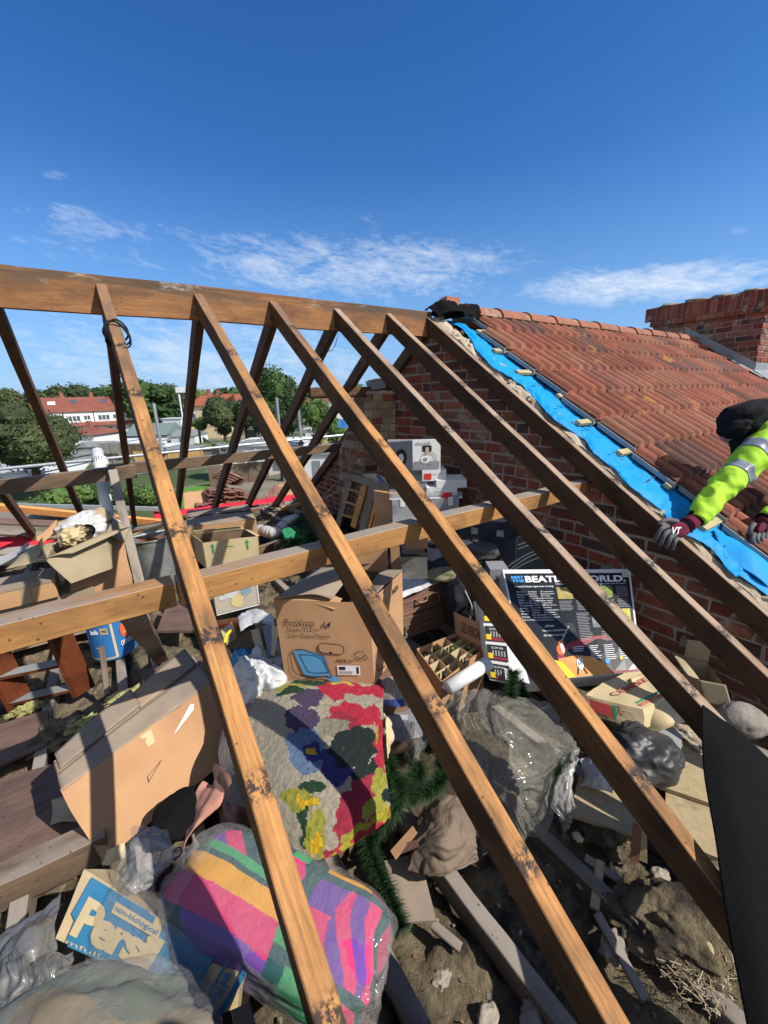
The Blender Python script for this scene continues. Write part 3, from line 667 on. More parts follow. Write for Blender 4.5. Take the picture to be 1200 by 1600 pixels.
# ------------------------------------------------------------------ neighbouring roof
nb = empty('neighbouring_roof', (6, 0, F), 'neighbouring roof of ribbed red concrete tiles with orange lichen', 'tiled roof')
TO = .075      # tile surface above our rafter plane
XT0, XT1 = 3.05, 13.0
PROF = []      # rolls across x
pitch = .142
def course(g, yb, yt, x0, x1, ob, ot, seed):
    rnd = random.Random(seed); n0 = int((x1-x0)/pitch); tw = 2
    tilec = {}
    for q in range(n0+1):
        tid = q//tw
        if tid not in tilec:
            base = rnd.choice([(.27, .088, .052), (.29, .10, .06), (.21, .085, .06), (.16, .08, .062), (.29, .125, .075), (.24, .08, .05), (.26, .095, .065)])
            k = .85+.3*rnd.random(); tilec[tid] = (tuple(c*k for c in base), rnd.uniform(-.004, .004), rnd.uniform(-.007, .007))
        c, dz, dy = tilec[tid]; xa = x0+q*pitch; xb = min(xa+pitch, x1)
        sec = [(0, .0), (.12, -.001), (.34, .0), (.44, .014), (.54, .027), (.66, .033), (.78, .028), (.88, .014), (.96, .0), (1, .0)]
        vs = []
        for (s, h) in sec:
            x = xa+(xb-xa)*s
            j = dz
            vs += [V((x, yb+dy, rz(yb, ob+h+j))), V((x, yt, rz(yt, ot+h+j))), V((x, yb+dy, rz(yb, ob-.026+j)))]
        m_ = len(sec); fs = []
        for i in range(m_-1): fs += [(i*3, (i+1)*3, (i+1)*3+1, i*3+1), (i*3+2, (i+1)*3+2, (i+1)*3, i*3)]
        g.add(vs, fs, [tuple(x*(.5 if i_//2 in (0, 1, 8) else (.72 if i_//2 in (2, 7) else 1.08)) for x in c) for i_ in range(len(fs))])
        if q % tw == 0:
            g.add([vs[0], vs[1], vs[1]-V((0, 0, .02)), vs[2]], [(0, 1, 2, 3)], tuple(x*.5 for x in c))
        if q % tw == tw-1 and rnd.random() < .8: pass
CY = [-.02, -.30, -.575, -.85, -1.13, -1.40, -1.68, -1.96, -2.235, -2.51, -2.79, -3.07, -3.35, -3.6]
g = G()
XL = [3.06, 2.93, 2.97, 3.0, 2.94, 2.99, 2.95, 3.02, 2.97, 3.0, 2.95, 3.0, 3.0]
for k in range(len(CY)-1):
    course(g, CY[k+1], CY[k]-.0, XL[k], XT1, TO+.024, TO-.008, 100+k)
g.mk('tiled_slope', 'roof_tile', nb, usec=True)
# far slope and structure below
g = G(); g.add([(2.95, 0, TO), (XT1, 0, TO), (XT1, 3.7, rz(3.7, TO)), (2.95, 3.7, rz(3.7, TO))], [(0, 1, 2, 3)], (.3, .1, .07)); g.mk('rear_slope', 'roof_tile', nb, usec=True)
g = G(); g.add([(2.86, -.02, -.06), (XT1, -.02, -.06), (XT1, -3.6, rz(3.6, -.06)), (2.86, -3.6, rz(3.6, -.06))], [(0, 1, 2, 3)]); g.mk('roof_underlay', 'felt_black', nb)
# dark cut edges of the tile strips above the membrane
g = G()
for k in range(len(CY)-1):
    x = XL[k]; g.frame((x-.014, CY[k+1], rz(CY[k+1], TO-.03)), (.012, 0, 0), (0, CY[k]-CY[k+1], rz(CY[k], TO-.05)-rz(CY[k+1], TO-.03)), (0, 0, .034))
g.mk('cut_tile_edge', 'lead', nb)
# battens, their sawn ends poking out over the membrane
for k, y in enumerate(CY[1:-1]):
    xs = 2.84+.09*math.sin(k*2.3+1); yy = y+.03
    timber('batten', (xs, yy, rz(yy, .052)), (4.4, yy, rz(yy, .052)), .045, .026, 'batten_wood', nb, upv=NN, seed=k)
# ridge tiles
x = 2.98; k = 0; rnd = random.Random(5)
while x < 7.95:
    l = .43; g = G(); vs = []; m_ = 12; j = rnd.uniform(-.006, .006)
    for s, rr in ((0, .122), (.05, .118), (.5, .113), (1, .110)):
        for i in range(m_+1):
            a = math.pi*(.06+.88*i/m_); vs.append(V((x+l*s, math.cos(a)*rr*1.08, .012+j+math.sin(a)*rr)))
    fs = [(s*(m_+1)+i, (s+1)*(m_+1)+i, (s+1)*(m_+1)+i+1, s*(m_+1)+i+1) for s in range(3) for i in range(m_)]+[tuple(range(m_+1))]
    mk('ridge_tile', vs, fs, 'ridge_tile', nb, smooth=False); x += l+.012; k += 1
g = G(); g.box((2.95, -.1, .0), (8.1, .1, .05)); g.mk('ridge_bedding', 'mortar', nb)
x = 9.3
while x < 13: g = G(); g.tube([(x, 0, .02), (x+.42, 0, .02)], [.12, .11], 14); g.mk('ridge_tile', 'ridge_tile', nb, smooth=True); x += .43
# broken ridge end with torn felt
g = hexg([(2.66, -.1, .02), (2.98, -.12, .02), (2.98, -.1, .10), (2.70, -.06, .11), (2.66, .1, .02), (2.98, .1, .02), (2.98, .08, .11), (2.7, .06, .12)], 8, .02, 10, 3); g.mk('broken_ridge_bed', 'felt_black', nb, smooth=True)
g = hexg([(2.72, -.07, .10), (2.9, -.08, .10), (2.88, -.06, .165), (2.74, -.05, .175), (2.72, .05, .1), (2.9, .05, .1), (2.88, .04, .17), (2.74, .04, .17)], 6, .008, 14, 5); g.mk('broken_ridge_tile', 'ridge_tile', nb)
sheet('torn_felt', [[(2.58, -.13, -.01), (2.7, -.16, .03), (2.85, -.17, .02), (3.05, -.16, -.02)], [(2.56, -.04, .06), (2.7, -.05, .14), (2.85, -.09, .09), (3.08, -.13, .09)], [(2.58, .06, .06), (2.7, .06, .11), (2.86, .0, .13), (3.1, 0, .14)]], 30, 14, 'felt_black', nb, .006, ((.014, 14), (.006, 40)), seed=4)
# blue membrane strip: ragged left edge, from ridge to eaves
EL = [(692, 486), (722, 515), (745, 546), (770, 572), (800, 592), (826, 612), (850, 642), (866, 658), (910, 683), (925, 705), (960, 732), (985, 760), (1030, 792), (1047, 812), (1075, 836), (1112, 858), (1145, 898), (1190, 925)]
net = []
for i, (a, b) in enumerate(EL):
    # picture positions of the torn edge taken to the roof plane
    r = ray(a, b); off = .03; t = (T*CAM.y+off-CAM.z)/(r.z-T*r.y); p = CAM+r*t
    y = p.y; xl = p.x
    net.append([V((xl, y, rz(y, off))), V((xl+.06, y, rz(y, off+.012))), V(((xl+2.95)/2, y, rz(y, off-.004+.012*math.sin(i*1.7)))), V((2.95, y, rz(y, off-.02))), V((3.3, y, rz(y, off-.045)))])
y = -3.4; net.append([V((2.78, y, rz(y, .03))), V((2.82, y, rz(y, .04))), V((2.9, y, rz(y, .03))), V((3.0, y, rz(y, .01))), V((3.3, y, rz(y, -.01)))])
bm_ = sheet('roofing_membrane', net, 24, 220, 'blue_membrane', None, .002, ((.008, 5), (.004, 13), (.003, 34)), seed=2, folds=(.006, 4, 26, .6),
      label='bright blue breathable roofing membrane laid down the verge of the tiled roof', cat='membrane')
# folds, printed dashes and letters on it
qm = [V((2.72, -2.9, rz(2.9, .05))), V((2.98, -2.9, rz(2.9, .04))), V((2.98, -2.3, rz(2.3, .04))), V((2.72, -2.3, rz(2.3, .05)))]
for k in range(9):
    yy = -.9-.22*k; qq = [V((2.70, yy-.2, rz(yy-.2, .052))), V((2.94, yy-.2, rz(yy-.2, .045))), V((2.94, yy, rz(yy, .045))), V((2.70, yy, rz(yy, .052)))]
    if k in (3, 5): text('printed_letter', 'N G' if k == 5 else 'G', qq, .1, .25, .5 if k == 5 else .3, .6, 'text_black', bm_, .002, bold=-.02)
    else: shape2('printed_dash', qq, stroke([(.12, .5), (.4, .55)], .03)+stroke([(.5, .56), (.8, .6)], .03), 'text_black', bm_, .004)
sheet('membrane_fold', [[(2.74, -2.75, rz(2.75, .03)), (2.9, -2.7, rz(2.7, .03)), (3.0, -2.65, rz(2.65, .0))], [(2.68, -2.5, rz(2.5, .06)), (2.82, -2.45, rz(2.45, .1)), (3.0, -2.4, rz(2.4, .02))], [(2.66, -2.35, rz(2.35, .03)), (2.8, -2.25, rz(2.25, .05)), (2.95, -2.2, rz(2.2, .0))]], 16, 16, 'blue_membrane', bm_, .002, ((.008, 8),), seed=9)
# ------------------------------------------------------------------ neighbour's chimney
ch = empty('brick_chimney', (8.6, -.1, -.5), 'squat red brick chimney stack with corbelled head and lead flashing rising through the tiles', 'chimney')
cx0, cx1, cy0, cy1 = 8.15, 9.15, -.86, .62
g = G(); z0, z1, z2 = -.8, .42, .64
g2 = G(); g2.box((cx0+.003, cy0+.003, z0), (cx1-.003, cy1-.003, z1)); g2.box((cx0-.037, cy0-.037, z1-.08), (cx1+.037, cy1+.037, z2+.0)); g2.mk('stack_core', 'mortar', ch)
bricks(g, (cx0, cy1, z0), (0, -1, 0), (0, 0, 1), (-1, 0, 0), cy1-cy0, z1-z0, lambda u, v: True, RED, seed=21, jit=.002)
bricks(g, (cx0, cy0, z0), (1, 0, 0), (0, 0, 1), (0, -1, 0), cx1-cx0, z1-z0, lambda u, v: True, RED, seed=22, jit=.002)
e = .04
bricks(g, (cx0-e, cy1+e, z1-.08), (0, -1, 0), (0, 0, 1), (-1, 0, 0), cy1-cy0+2*e, .08, lambda u, v: True, RED, seed=23, jit=.002)
bricks(g, (cx0-e, cy0-e, z1-.08), (1, 0, 0), (0, 0, 1), (0, -1, 0), cx1-cx0+2*e, .08, lambda u, v: True, RED, seed=24, jit=.002)
bricks(g, (cx0-e, cy1+e, z1), (0, -1, 0), (0, 0, 1), (-1, 0, 0), cy1-cy0+2*e, z2-z1, lambda u, v: True, RED[:3], bw=.066, bh=.215, seed=25, headers=0, jit=.002)
bricks(g, (cx0-e, cy0-e, z1), (1, 0, 0), (0, 0, 1), (0, -1, 0), cx1-cx0+2*e, z2-z1, lambda u, v: True, RED[:3], bw=.066, bh=.215, seed=26, headers=0, jit=.002)
g.mk('stack_brickwork', 'brick', ch, usec=True)
for k, (yy, rr) in enumerate([(.45, .16), (.1, .2), (-.25, .17), (-.62, .2)]):
    blob('capping_mortar', (cx0+.35, yy, z2+.01), [(.42, 0, 0), (0, rr, 0), (0, 0, .055)], 'stone', ch, sub=3, lump=(.15, 2), wr=(.05, 5), seed=k)
g = G()
g.add([(cx0-.012, .12, TO+.2-T*.0), (cx0-.012, .12, TO-.1), (cx0-.012, cy0-.012, rz(cy0, TO-.02)), (cx0-.012, cy0-.012, rz(cy0, TO+.16))], [(0, 1, 2, 3)])
g.add([(cx0-.012, 0, TO+.04), (cx0-.2, 0, TO+.035), (cx0-.2, cy0-.15, rz(cy0-.15, TO+.05)), (cx0-.012, cy0-.15, rz(cy0-.15, TO+.055))], [(0, 1, 2, 3)])
g.add([(cx0-.012, cy0-.012, rz(cy0, TO+.16)), (cx1, cy0-.012, rz(cy0, TO+.16)), (cx1, cy0-.012, rz(cy0, TO)), (cx0-.012, cy0-.012, rz(cy0, TO))], [(0, 1, 2, 3)])
g.add([(cx0-.1, cy0-.012, rz(cy0, TO+.06)), (cx1+.1, cy0-.012, rz(cy0, TO+.06)), (cx1+.1, cy0-.22, rz(cy0-.22, TO+.05)), (cx0-.1, cy0-.22, rz(cy0-.22, TO+.05))], [(0, 1, 2, 3)])
g.mk('lead_flashing', 'lead', ch)
# ------------------------------------------------------------------ black roofing felt
a = lambda px, py, off: (lambda r: CAM+r*((T*CAM.y+off-CAM.z)/(r.z-T*r.y)))(ray(px, py))
fe = sheet('roofing_felt', [[a(1096, 1102, .03), a(1120, 1120, .03), a(1160, 1150, .05), a(1215, 1205, .05), a(1245, 1235, .04)],
                       [a(1099, 1200, .05), a(1140, 1215, .09), a(1190, 1240, .10), a(1240, 1275, .1), a(1275, 1300, .08)],
                       [a(1117, 1310, .06), a(1160, 1320, .10), a(1210, 1330, .12), a(1250, 1350, .12), a(1285, 1380, .09)],
                       [a(1134, 1430, .06), a(1180, 1430, .10), a(1240, 1440, .12), a(1270, 1450, .12), a(1295, 1470, .1)],
                       [a(1168, 1610, .06), a(1210, 1610, .10), a(1270, 1610, .12), a(1300, 1615, .12), a(1320, 1620, .1)]], 26, 40, 'felt_black', None, .004, ((.006, 5), (.002, 14)), seed=6,
      label='stiff black roofing felt flap hanging over the rafters at the lower right', cat='roofing felt')
# felt still lying on the lower slope below the photographer's view
fl = [a(-500, 1900, .012), a(-100, 1750, .012), a(300, 1680, .012), a(700, 1660, .012), a(880, 1670, .012)]
sheet('roofing_felt', [fl, [V((p.x, (p.y-3.55)/2, rz((p.y-3.55)/2, .03))) for p in fl], [V((p.x, -3.55, rz(3.55, .01))) for p in fl]], 30, 14, 'felt_black', None, .004, ((.006, 4),), seed=8,
      label='black felt still nailed across the eaves below the leaning rafters', cat='roofing felt')
# ------------------------------------------------------------------ beyond the eaves: scaffold, gardens, houses, trees
def gp(px, py, z=GZ): return P(px, py, z=z)
scf = 'tubes of the scaffold outside the far eaves'
def pole(A, B, label, r=.024):
    g = G(); g.tube([A, B], r, 12); g.mk('scaffold_tube', 'scaffold', label=label, cat='scaffold tube', group=scf, smooth=False)
A = P(0, 733, y=4.3); pole((-3, 4.3, A.z-.02), (5.4, 4.3, P(400, 693, y=4.3).z+.03), 'upper horizontal scaffold tube running along the far eaves')
A = P(0, 771, y=4.25); pole((-3, 4.25, A.z-.02), (5.4, 4.25, P(400, 705, y=4.25).z-.03), 'lower horizontal scaffold tube running along the far eaves')
for (x, y0, y1, lb) in ((240, 630, 760, 'upright scaffold tube left of the second front rafter, leaning out over the gardens'), (432, 621, 790, 'shorter upright scaffold tube before the broad green tree'), (466, 636, 790, 'upright scaffold tube before the willow, right of its shorter neighbour')):
    a_ = P(x, y0, y=4.36); pole((a_.x, 4.36, F-.4), (a_.x, 4.36, a_.z), lb)
for (px, py, yy) in ((257, 708, 4.33), (471, 693, 4.33), (437, 697, 4.33)):
    c = P(px, py, y=yy); g = hexg(c8(c+V((-.035, 0, -.035)), c+V((.035, 0, -.035)), c+V((.035, 0, .035)), c+V((-.035, 0, .035)), (0, .07, 0)), 3, .002); g.tube([c+V((-.05, .03, .02)), c+V((.05, .03, .02))], .008, 6)
    g.mk('scaffold_clamp', 'steel_dark', label={257: 'steel clamp on the scaffold upright at the left', 471: 'steel clamp on the right hand scaffold upright', 437: 'steel clamp on the shorter middle scaffold upright'}[px], cat='clamp')
# scaffold deck
g = G()
for k in range(4): g.box((-3, 3.62+k*.235, F-.42), (5.6, 3.84+k*.235, F-.385))
g.mk('scaffold_deck', 'old_timber', label='scaffold boards laid outside the far eaves under the stacked tiles', cat='scaffold boards')
# fascia and orange timbers at the eaves
timber('fascia_board', P(10, 786, y=3.75), P(252, 792, y=3.5), .04, .06, 'scaffold', label='grey metal faced board lying along the far eaves at the left', cat='board')
timber('new_timber', P(-30, 785, y=3.45), P(252, 812, y=3.05), .05, .09, 'new_timber', label='bright orange new timber lying across the far eaves', cat='timber', upv=(0, -.3, 1))
timber('new_timber', P(90, 822, y=3.2), P(252, 828, y=3.0), .04, .05, 'mahogany', label='reddish timber lying under the bright orange one', cat='timber')
for i, (a0, a1, y_, m, lb) in enumerate([((-20, 812), (190, 822), 3.0, 'laminate', 'dark brown board lying behind the heap of cartons'), ((-20, 828), (120, 838), 2.9, 'old_timber', 'dark plank in shade at the left edge beyond the red sheet'), ((-10, 862), (135, 848), 2.6, 'grey_timber', 'weathered grey lath lying in front of the red sheet'), ((-10, 876), (90, 868), 2.5, 'batten_wood', 'pale lath lying left of the open carton')]):
    timber('loose_board', P(*a0, y=y_), P(*a1, y=y_), .12, .03, m, upv=(0, -.3, 1), seed=i, label=lb, cat='board')
def strip(name, pts, m, **k):
    sheet(name, [[P(a, b, y=y_) for a, b, y_ in r] for r in pts], 30, 8, m, None, .003, ((.012, 6), (.005, 20)), **k)
strip('red_sheet', [[(-20, 842, 3.0), (60, 833, 3.0), (120, 828, 3.0)], [(-20, 862, 2.8), (60, 853, 2.8), (130, 845, 2.8)]], 'red_sheet', label='red plastic sheet lying at the far eaves beside the left edge', cat='plastic sheet')
strip('red_sheet', [[(240, 800, 3.6), (330, 790, 3.6), (430, 776, 3.6), (490, 768, 3.6)], [(240, 812, 3.4), (330, 798, 3.4), (430, 785, 3.4), (490, 778, 3.4)]], 'red_sheet', label='red plastic sheet under the stack of old tiles', cat='plastic sheet')
for i, (pts, lb) in enumerate([([[(285, 770, 4.1), (340, 762, 4.2), (352, 760, 4.2)], [(288, 797, 3.7), (345, 790, 3.7), (356, 788, 3.7)]], 'pale cardboard sheet on the scaffold left of the tile stack'),
                 ([[(432, 757, 4.3), (480, 748, 4.4), (515, 745, 4.4)], [(440, 778, 3.9), (490, 770, 3.9), (525, 765, 3.9)]], 'pale cardboard sheet on the scaffold right of the tile stack')]):
    strip('cardboard_sheet', pts, 'cardboard', label=lb, cat='cardboard', seed=i)
# stack of old tiles: every one a tile of its own
def tilemesh(nm):
    g = G(); vs = []; n = 13; l = .36
    for s in (0, 1):
        for i in range(n):
            x = -.165+.33*i/(n-1); z = .016*max(0, math.sin(x*2*math.pi/.165))
            for o in (0, -.013): vs.append(V((x, s*l, z+o)))
    fs = []
    for i in range(n-1):
        a_, b_ = i*2, (i+1)*2; c_, d_ = n*2+i*2, n*2+(i+1)*2
        fs += [(a_, b_, d_, c_), (a_+1, c_+1, d_+1, b_+1), (a_+1, b_+1, b_, a_), (c_, d_, d_+1, c_+1)]
    fs += [(0, n*2, n*2+1, 1), ((n-1)*2, (n-1)*2+1, n*2+(n-1)*2+1, n*2+(n-1)*2)]
    g.add(vs, fs); return g
tm = None; rnd = random.Random(12)
def lay(x, y, z, rz_, tilt, lb):
    global tm
    M = Matrix.Translation(V((x, y, z))) @ Matrix.Rotation(rz_, 4, 'Z') @ Matrix.Rotation(tilt[0], 4, 'X') @ Matrix.Rotation(tilt[1], 4, 'Y')
    if tm is None:
        g = tilemesh('t'); o = mk('loose_tile', g.v, g.f, 'old_tile', M=M); tm = o
    else:
        o = tm.copy(); col.objects.link(o); o.matrix_basis = M
    tagit(o, lb, 'roof tile', 'old roof tiles stacked on the scaffold')
bx0 = P(308, 795, y=3.9).x; bx1 = P(402, 795, y=3.9).x; zb = -2.56; lb_ = 'old red roof tile in the stack outside the far eaves'
g = G(); g.box((bx0-.1, 3.62, F-.385), (bx1+.1, 4.15, zb-.02)); g.mk('tile_pallet', 'old_timber', label='timber pallet under the stack of old roof tiles', cat='pallet')
for c in range(4):
    hh = [9, 13, 12, 8][c]
    for k in range(hh):
        lay(bx0+.13+(bx1-bx0-.3)*c/3+rnd.uniform(-.03, .03), 3.66+rnd.uniform(-.04, .04)+.06*(c % 2), zb+.02+.042*k+.012*(c % 2), rnd.uniform(-.16, .16), (rnd.uniform(-.06, .06), rnd.uniform(-.16, .16)), lb_)
for k in range(5): lay(bx0+.62+.04*k, 3.85, zb+.56+.02*k, .5+.1*k, (.25+.05*k, .3), lb_)
for k in range(6): lay(bx1+.12+.06*k, 3.7+.03*k, zb+.0+.03*k, -.5, (.55, .25+.04*k), lb_)
# broken bits of timber, felt and mortar heap near the far eaves, right part
rnd = random.Random(31)
for i in range(16):
    px, py = rnd.uniform(405, 545), rnd.uniform(775, 812); c = P(px, py, z=F+.02); 
    if c.y > 3.2: c.y = 3.2-rnd.random()*.6
    a_ = rnd.random()*3.1; l = rnd.uniform(.12, .4); d = V((math.cos(a_), math.sin(a_), rnd.uniform(-.1, .25)))*l
    timber('timber_offcut', c, c+d, rnd.uniform(.03, .06), .025, rnd.choice(['grey_timber', 'old_timber', 'batten_wood']), seed=i, label='short broken timber offcut in the rubble near the far eaves', cat='timber', group='offcuts strewn near the far eaves')
timber('eaves_timber', P(440, 793, y=2.9), P(545, 763, y=2.9), .09, .05, 'pine', label='pale timber lying across the joists before the stacked tiles', cat='timber')
g = G(); pts = [P(455, 790, y=3.5), P(468, 765, y=3.5), P(485, 757, y=3.6), P(497, 768, y=3.6), P(480, 785, y=3.5)]; g.tube(pts, .006, 6); g.mk('bent_wire', 'black_bag', label='bent black wire in the rubbish right of the tile stack', cat='wire')
blob('rubbish_bag', P(470, 785, y=3.4), [(.22, 0, 0), (0, .2, 0), (0, 0, .09)], 'bin_bag', sub=4, wr=(.12, 4), seed=3, label='crumpled black bag behind the far rafters right of the tiles', cat='bag')
blob('rubbish_bag', P(520, 782, y=3.2), [(.2, 0, 0), (0, .2, 0), (0, 0, .08)], 'grey_bag', sub=4, wr=(.12, 4), seed=5, label='dark rag heap beside the foot of the last far rafter', cat='rag')
# ------------------------------------------------------------------ terrace opposite
def win(parent, q, u0, v0, u1, v1, bars=1, m='white_plastic'):
    f = decal('window', q, u0, v0, u1, v1, m, parent, off=.05); n = max(1, bars); du = (u1-u0)/n
    for k in range(n): decal('pane', q, u0+du*k+du*.1, v0+(v1-v0)*.12, u0+du*(k+1)-du*.1, v1-(v1-v0)*.1, 'window_glass', f, off=.08)
def terrace():
    d = 84.0
    # corner positions along the facade, facing us
    A = gp(58, 686); pl = V((A.x, A.y, GZ)); pr = P(277, 671, y=A.y); pr.z = GZ; ux = (pr-pl); Lg = ux.length; ux.normalize(); nb_ = V((-ux.y, ux.x, 0))
    H = 5.15+.4; rid = up(pl+nb_*4, 622).z
    nH = 5; wd = Lg/nH
    wc = ['render_white', 'render_white', 'render_white', 'render_white', 'render_cream']
    for k in range(nH):
        o = pl+ux*wd*k; h = empty('terraced_house', o+ux*wd/2, ['leftmost white rendered terraced house half hidden by the dark bush', 'second white terraced house with a wide upstairs window and red roof', 'middle white terraced house with roof window and patio doors', 'white terraced house with a gabled roof dormer left of the cream end house', 'cream end of terrace house with hipped red roof'][k], 'house', 'terraced houses across the gardens')
        g = G(); g.frame(o, ux*wd, nb_*8, V((0, 0, H))); g.mk('wall', wc[k], h)
        q = [o, o+ux*wd, o+ux*wd+V((0, 0, H)), o+V((0, 0, H))]
        f = -nb_*.35
        rt = H; rr = rid
        if k < 4:
            g = G(); a0 = o+f+V((0, 0, rt-.1)); g.add([a0, a0+ux*wd, o+ux*wd+nb_*4+V((0, 0, rr)), o+nb_*4+V((0, 0, rr)), o+ux*wd+nb_*8.3+V((0, 0, rt-.1)), o+nb_*8.3+V((0, 0, rt-.1))], [(0, 1, 2, 3), (3, 2, 4, 5), (0, 3, 5), (1, 4, 2)]); ro = g.mk('roof', 'house_roof', h)
        else:
            g = G(); a0 = o+f+V((0, 0, rt-.1)); e_ = ux*(wd+.35); g.add([a0, a0+e_, o+ux*wd*.35+nb_*4+V((0, 0, rr)), o+nb_*4+V((0, 0, rr)), o+e_+nb_*8.3+V((0, 0, rt-.1)), o+nb_*8.3+V((0, 0, rt-.1))], [(0, 1, 2, 3), (1, 4, 2), (3, 2, 4, 5)]); ro = g.mk('roof', 'house_roof', h)
        qr = [o+f+V((0, 0, rt-.1)), o+f+ux*wd+V((0, 0, rt-.1)), o+ux*wd+nb_*4+V((0, 0, rr)), o+nb_*4+V((0, 0, rr))]
        if k in (1, 2): decal('roof_window', qr, .3, .58, .52, .82, 'window_glass', ro, off=.06)
        if k == 0: decal('roof_window', qr, .55, .5, .8, .72, 'flat_white', ro, off=.06)
        if k == 3:
            c = o+ux*wd*.3+nb_*1.2+V((0, 0, rt+.6)); g = G(); g.frame(c, ux*1.6, nb_*2, V((0, 0, 1.6))); g.add([c+V((0, 0, 1.6)), c+ux*1.6+V((0, 0, 1.6)), c+ux*.8+V((0, 0, 2.2)), c+nb_*2+V((0, 0, 1.6)), c+ux*1.6+nb_*2+V((0, 0, 1.6)), c+ux*.8+nb_*2+V((0, 0, 2.2))], [(0, 1, 2), (0, 2, 5, 3), (1, 4, 5, 2)])
            dm = g.mk('dormer', 'render_white', h); qd = [c, c+ux*1.6, c+ux*1.6+V((0, 0, 1.6)), c+V((0, 0, 1.6))]; decal('window', qd, .3, .25, .7, .9, 'window_glass', dm, off=.05)
        win(h, q, .12, .60, .52, .84, 3); win(h, q, .64, .64, .86, .84, 2)
        win(h, q, .15, .04, .55, .36, 4); win(h, q, .66, .06, .84, .36, 1)
        # pent roof between the storeys
        g = G(); a0 = o+V((0, 0, 2.35)); g.add([a0-nb_*1.1, a0-nb_*1.1+ux*wd, a0+ux*wd+V((0, 0, .75))-nb_*.02, a0+V((0, 0, .75))-nb_*.02, a0-nb_*1.1-V((0, 0, .12)), a0-nb_*1.1+ux*wd-V((0, 0, .12))], [(0, 1, 2, 3), (4, 5, 1, 0)])
        if k < 4: g.mk('lean_to_roof', 'house_roof', h)
        if k in (0, 1, 3):
            cc = o+ux*(wd*.98)+nb_*4+V((0, 0, rr-.5)); g = G(); g.frame(cc, ux*.7, nb_*.6, V((0, 0, 1.5))); g.tube([cc+ux*.2+nb_*.3+V((0, 0, 1.5)), cc+ux*.2+nb_*.3+V((0, 0, 1.9))], .12, 8); g.mk('chimney', 'shed_brick', ro)
        g = G(); g.tube([o+ux*wd*.98-nb_*.08, o+ux*wd*.98-nb_*.08+V((0, 0, H))], .06, 6); g.mk('drainpipe', 'text_black', h)
terrace()
def house2(pxl, pxr, pyb, pyr, pye, d, wall, roof, label, ridge=(.25, .75), wins=((.08, .5, .3, .8), (.55, .5, .7, .8)), depth=8):
    pl = CAM+ray(pxl, pyb)*d; pr = CAM+ray(pxr, pyb)*d; pl.z = pr.z = GZ; ux = (pr-pl); wd = ux.length; ux.normalize(); b = V((-ux.y, ux.x, 0))
    if b.dot(CAM-pl) > 0: b = -b
    H = up(pl, pye).z; rr = up(pl+b*depth/2, pyr).z
    h = empty('detached_house', pl+ux*wd/2, label, 'house')
    g = G(); g.frame(pl, ux*wd, b*depth, V((0, 0, H))); g.mk('wall', wall, h); q = [pl, pl+ux*wd, pl+ux*wd+V((0, 0, H)), pl+V((0, 0, H))]
    a = pl-b*.4-ux*.4+V((0, 0, H-.1)); e = ux*(wd+.8); c1 = pl+ux*wd*ridge[0]+b*depth/2+V((0, 0, rr)); c2 = pl+ux*wd*ridge[1]+b*depth/2+V((0, 0, rr)); bb = b*(depth+.8)
    g = G(); g.add([a, a+e, c2, c1, a+e+bb, a+bb], [(0, 1, 2, 3), (1, 4, 2), (3, 2, 4, 5), (0, 3, 5)]); ro = g.mk('roof', roof, h)
    for w_ in wins: win(h, q, *w_, 2)
    cc = c1+ux*.5-V((0, 0, .3)); g = G(); g.frame(cc, ux*.7, b*.6, V((0, 0, 1.3))); g.mk('chimney', 'shed_brick', ro)
house2(294, 345, 668, 617, 634, 78, 'render_cream', 'house_roof_orange', 'cream house with a hipped orange roof behind the middle trees', (.35, 1.3), ((.08, .45, .3, .8), (.5, .62, .62, .82), (.75, .5, .95, .85)))
house2(345, 392, 668, 616, 632, 95, 'render_cream', 'house_roof_orange', 'farther orange roofed house mostly hidden by the middle tree', (-.3, .9), ((.6, .45, .8, .8),))
house2(545, 600, 652, 616, 628, 70, 'render_white', 'house_roof', 'brown roofed house seen over the brick pier', (-.3, 1.3), ((.1, .5, .3, .8),))
house2(480, 545, 655, 615, 628, 110, 'render_white', 'house_roof', 'distant brown roofed house behind the willow', (.1, .9), ((.1, .5, .3, .8),))
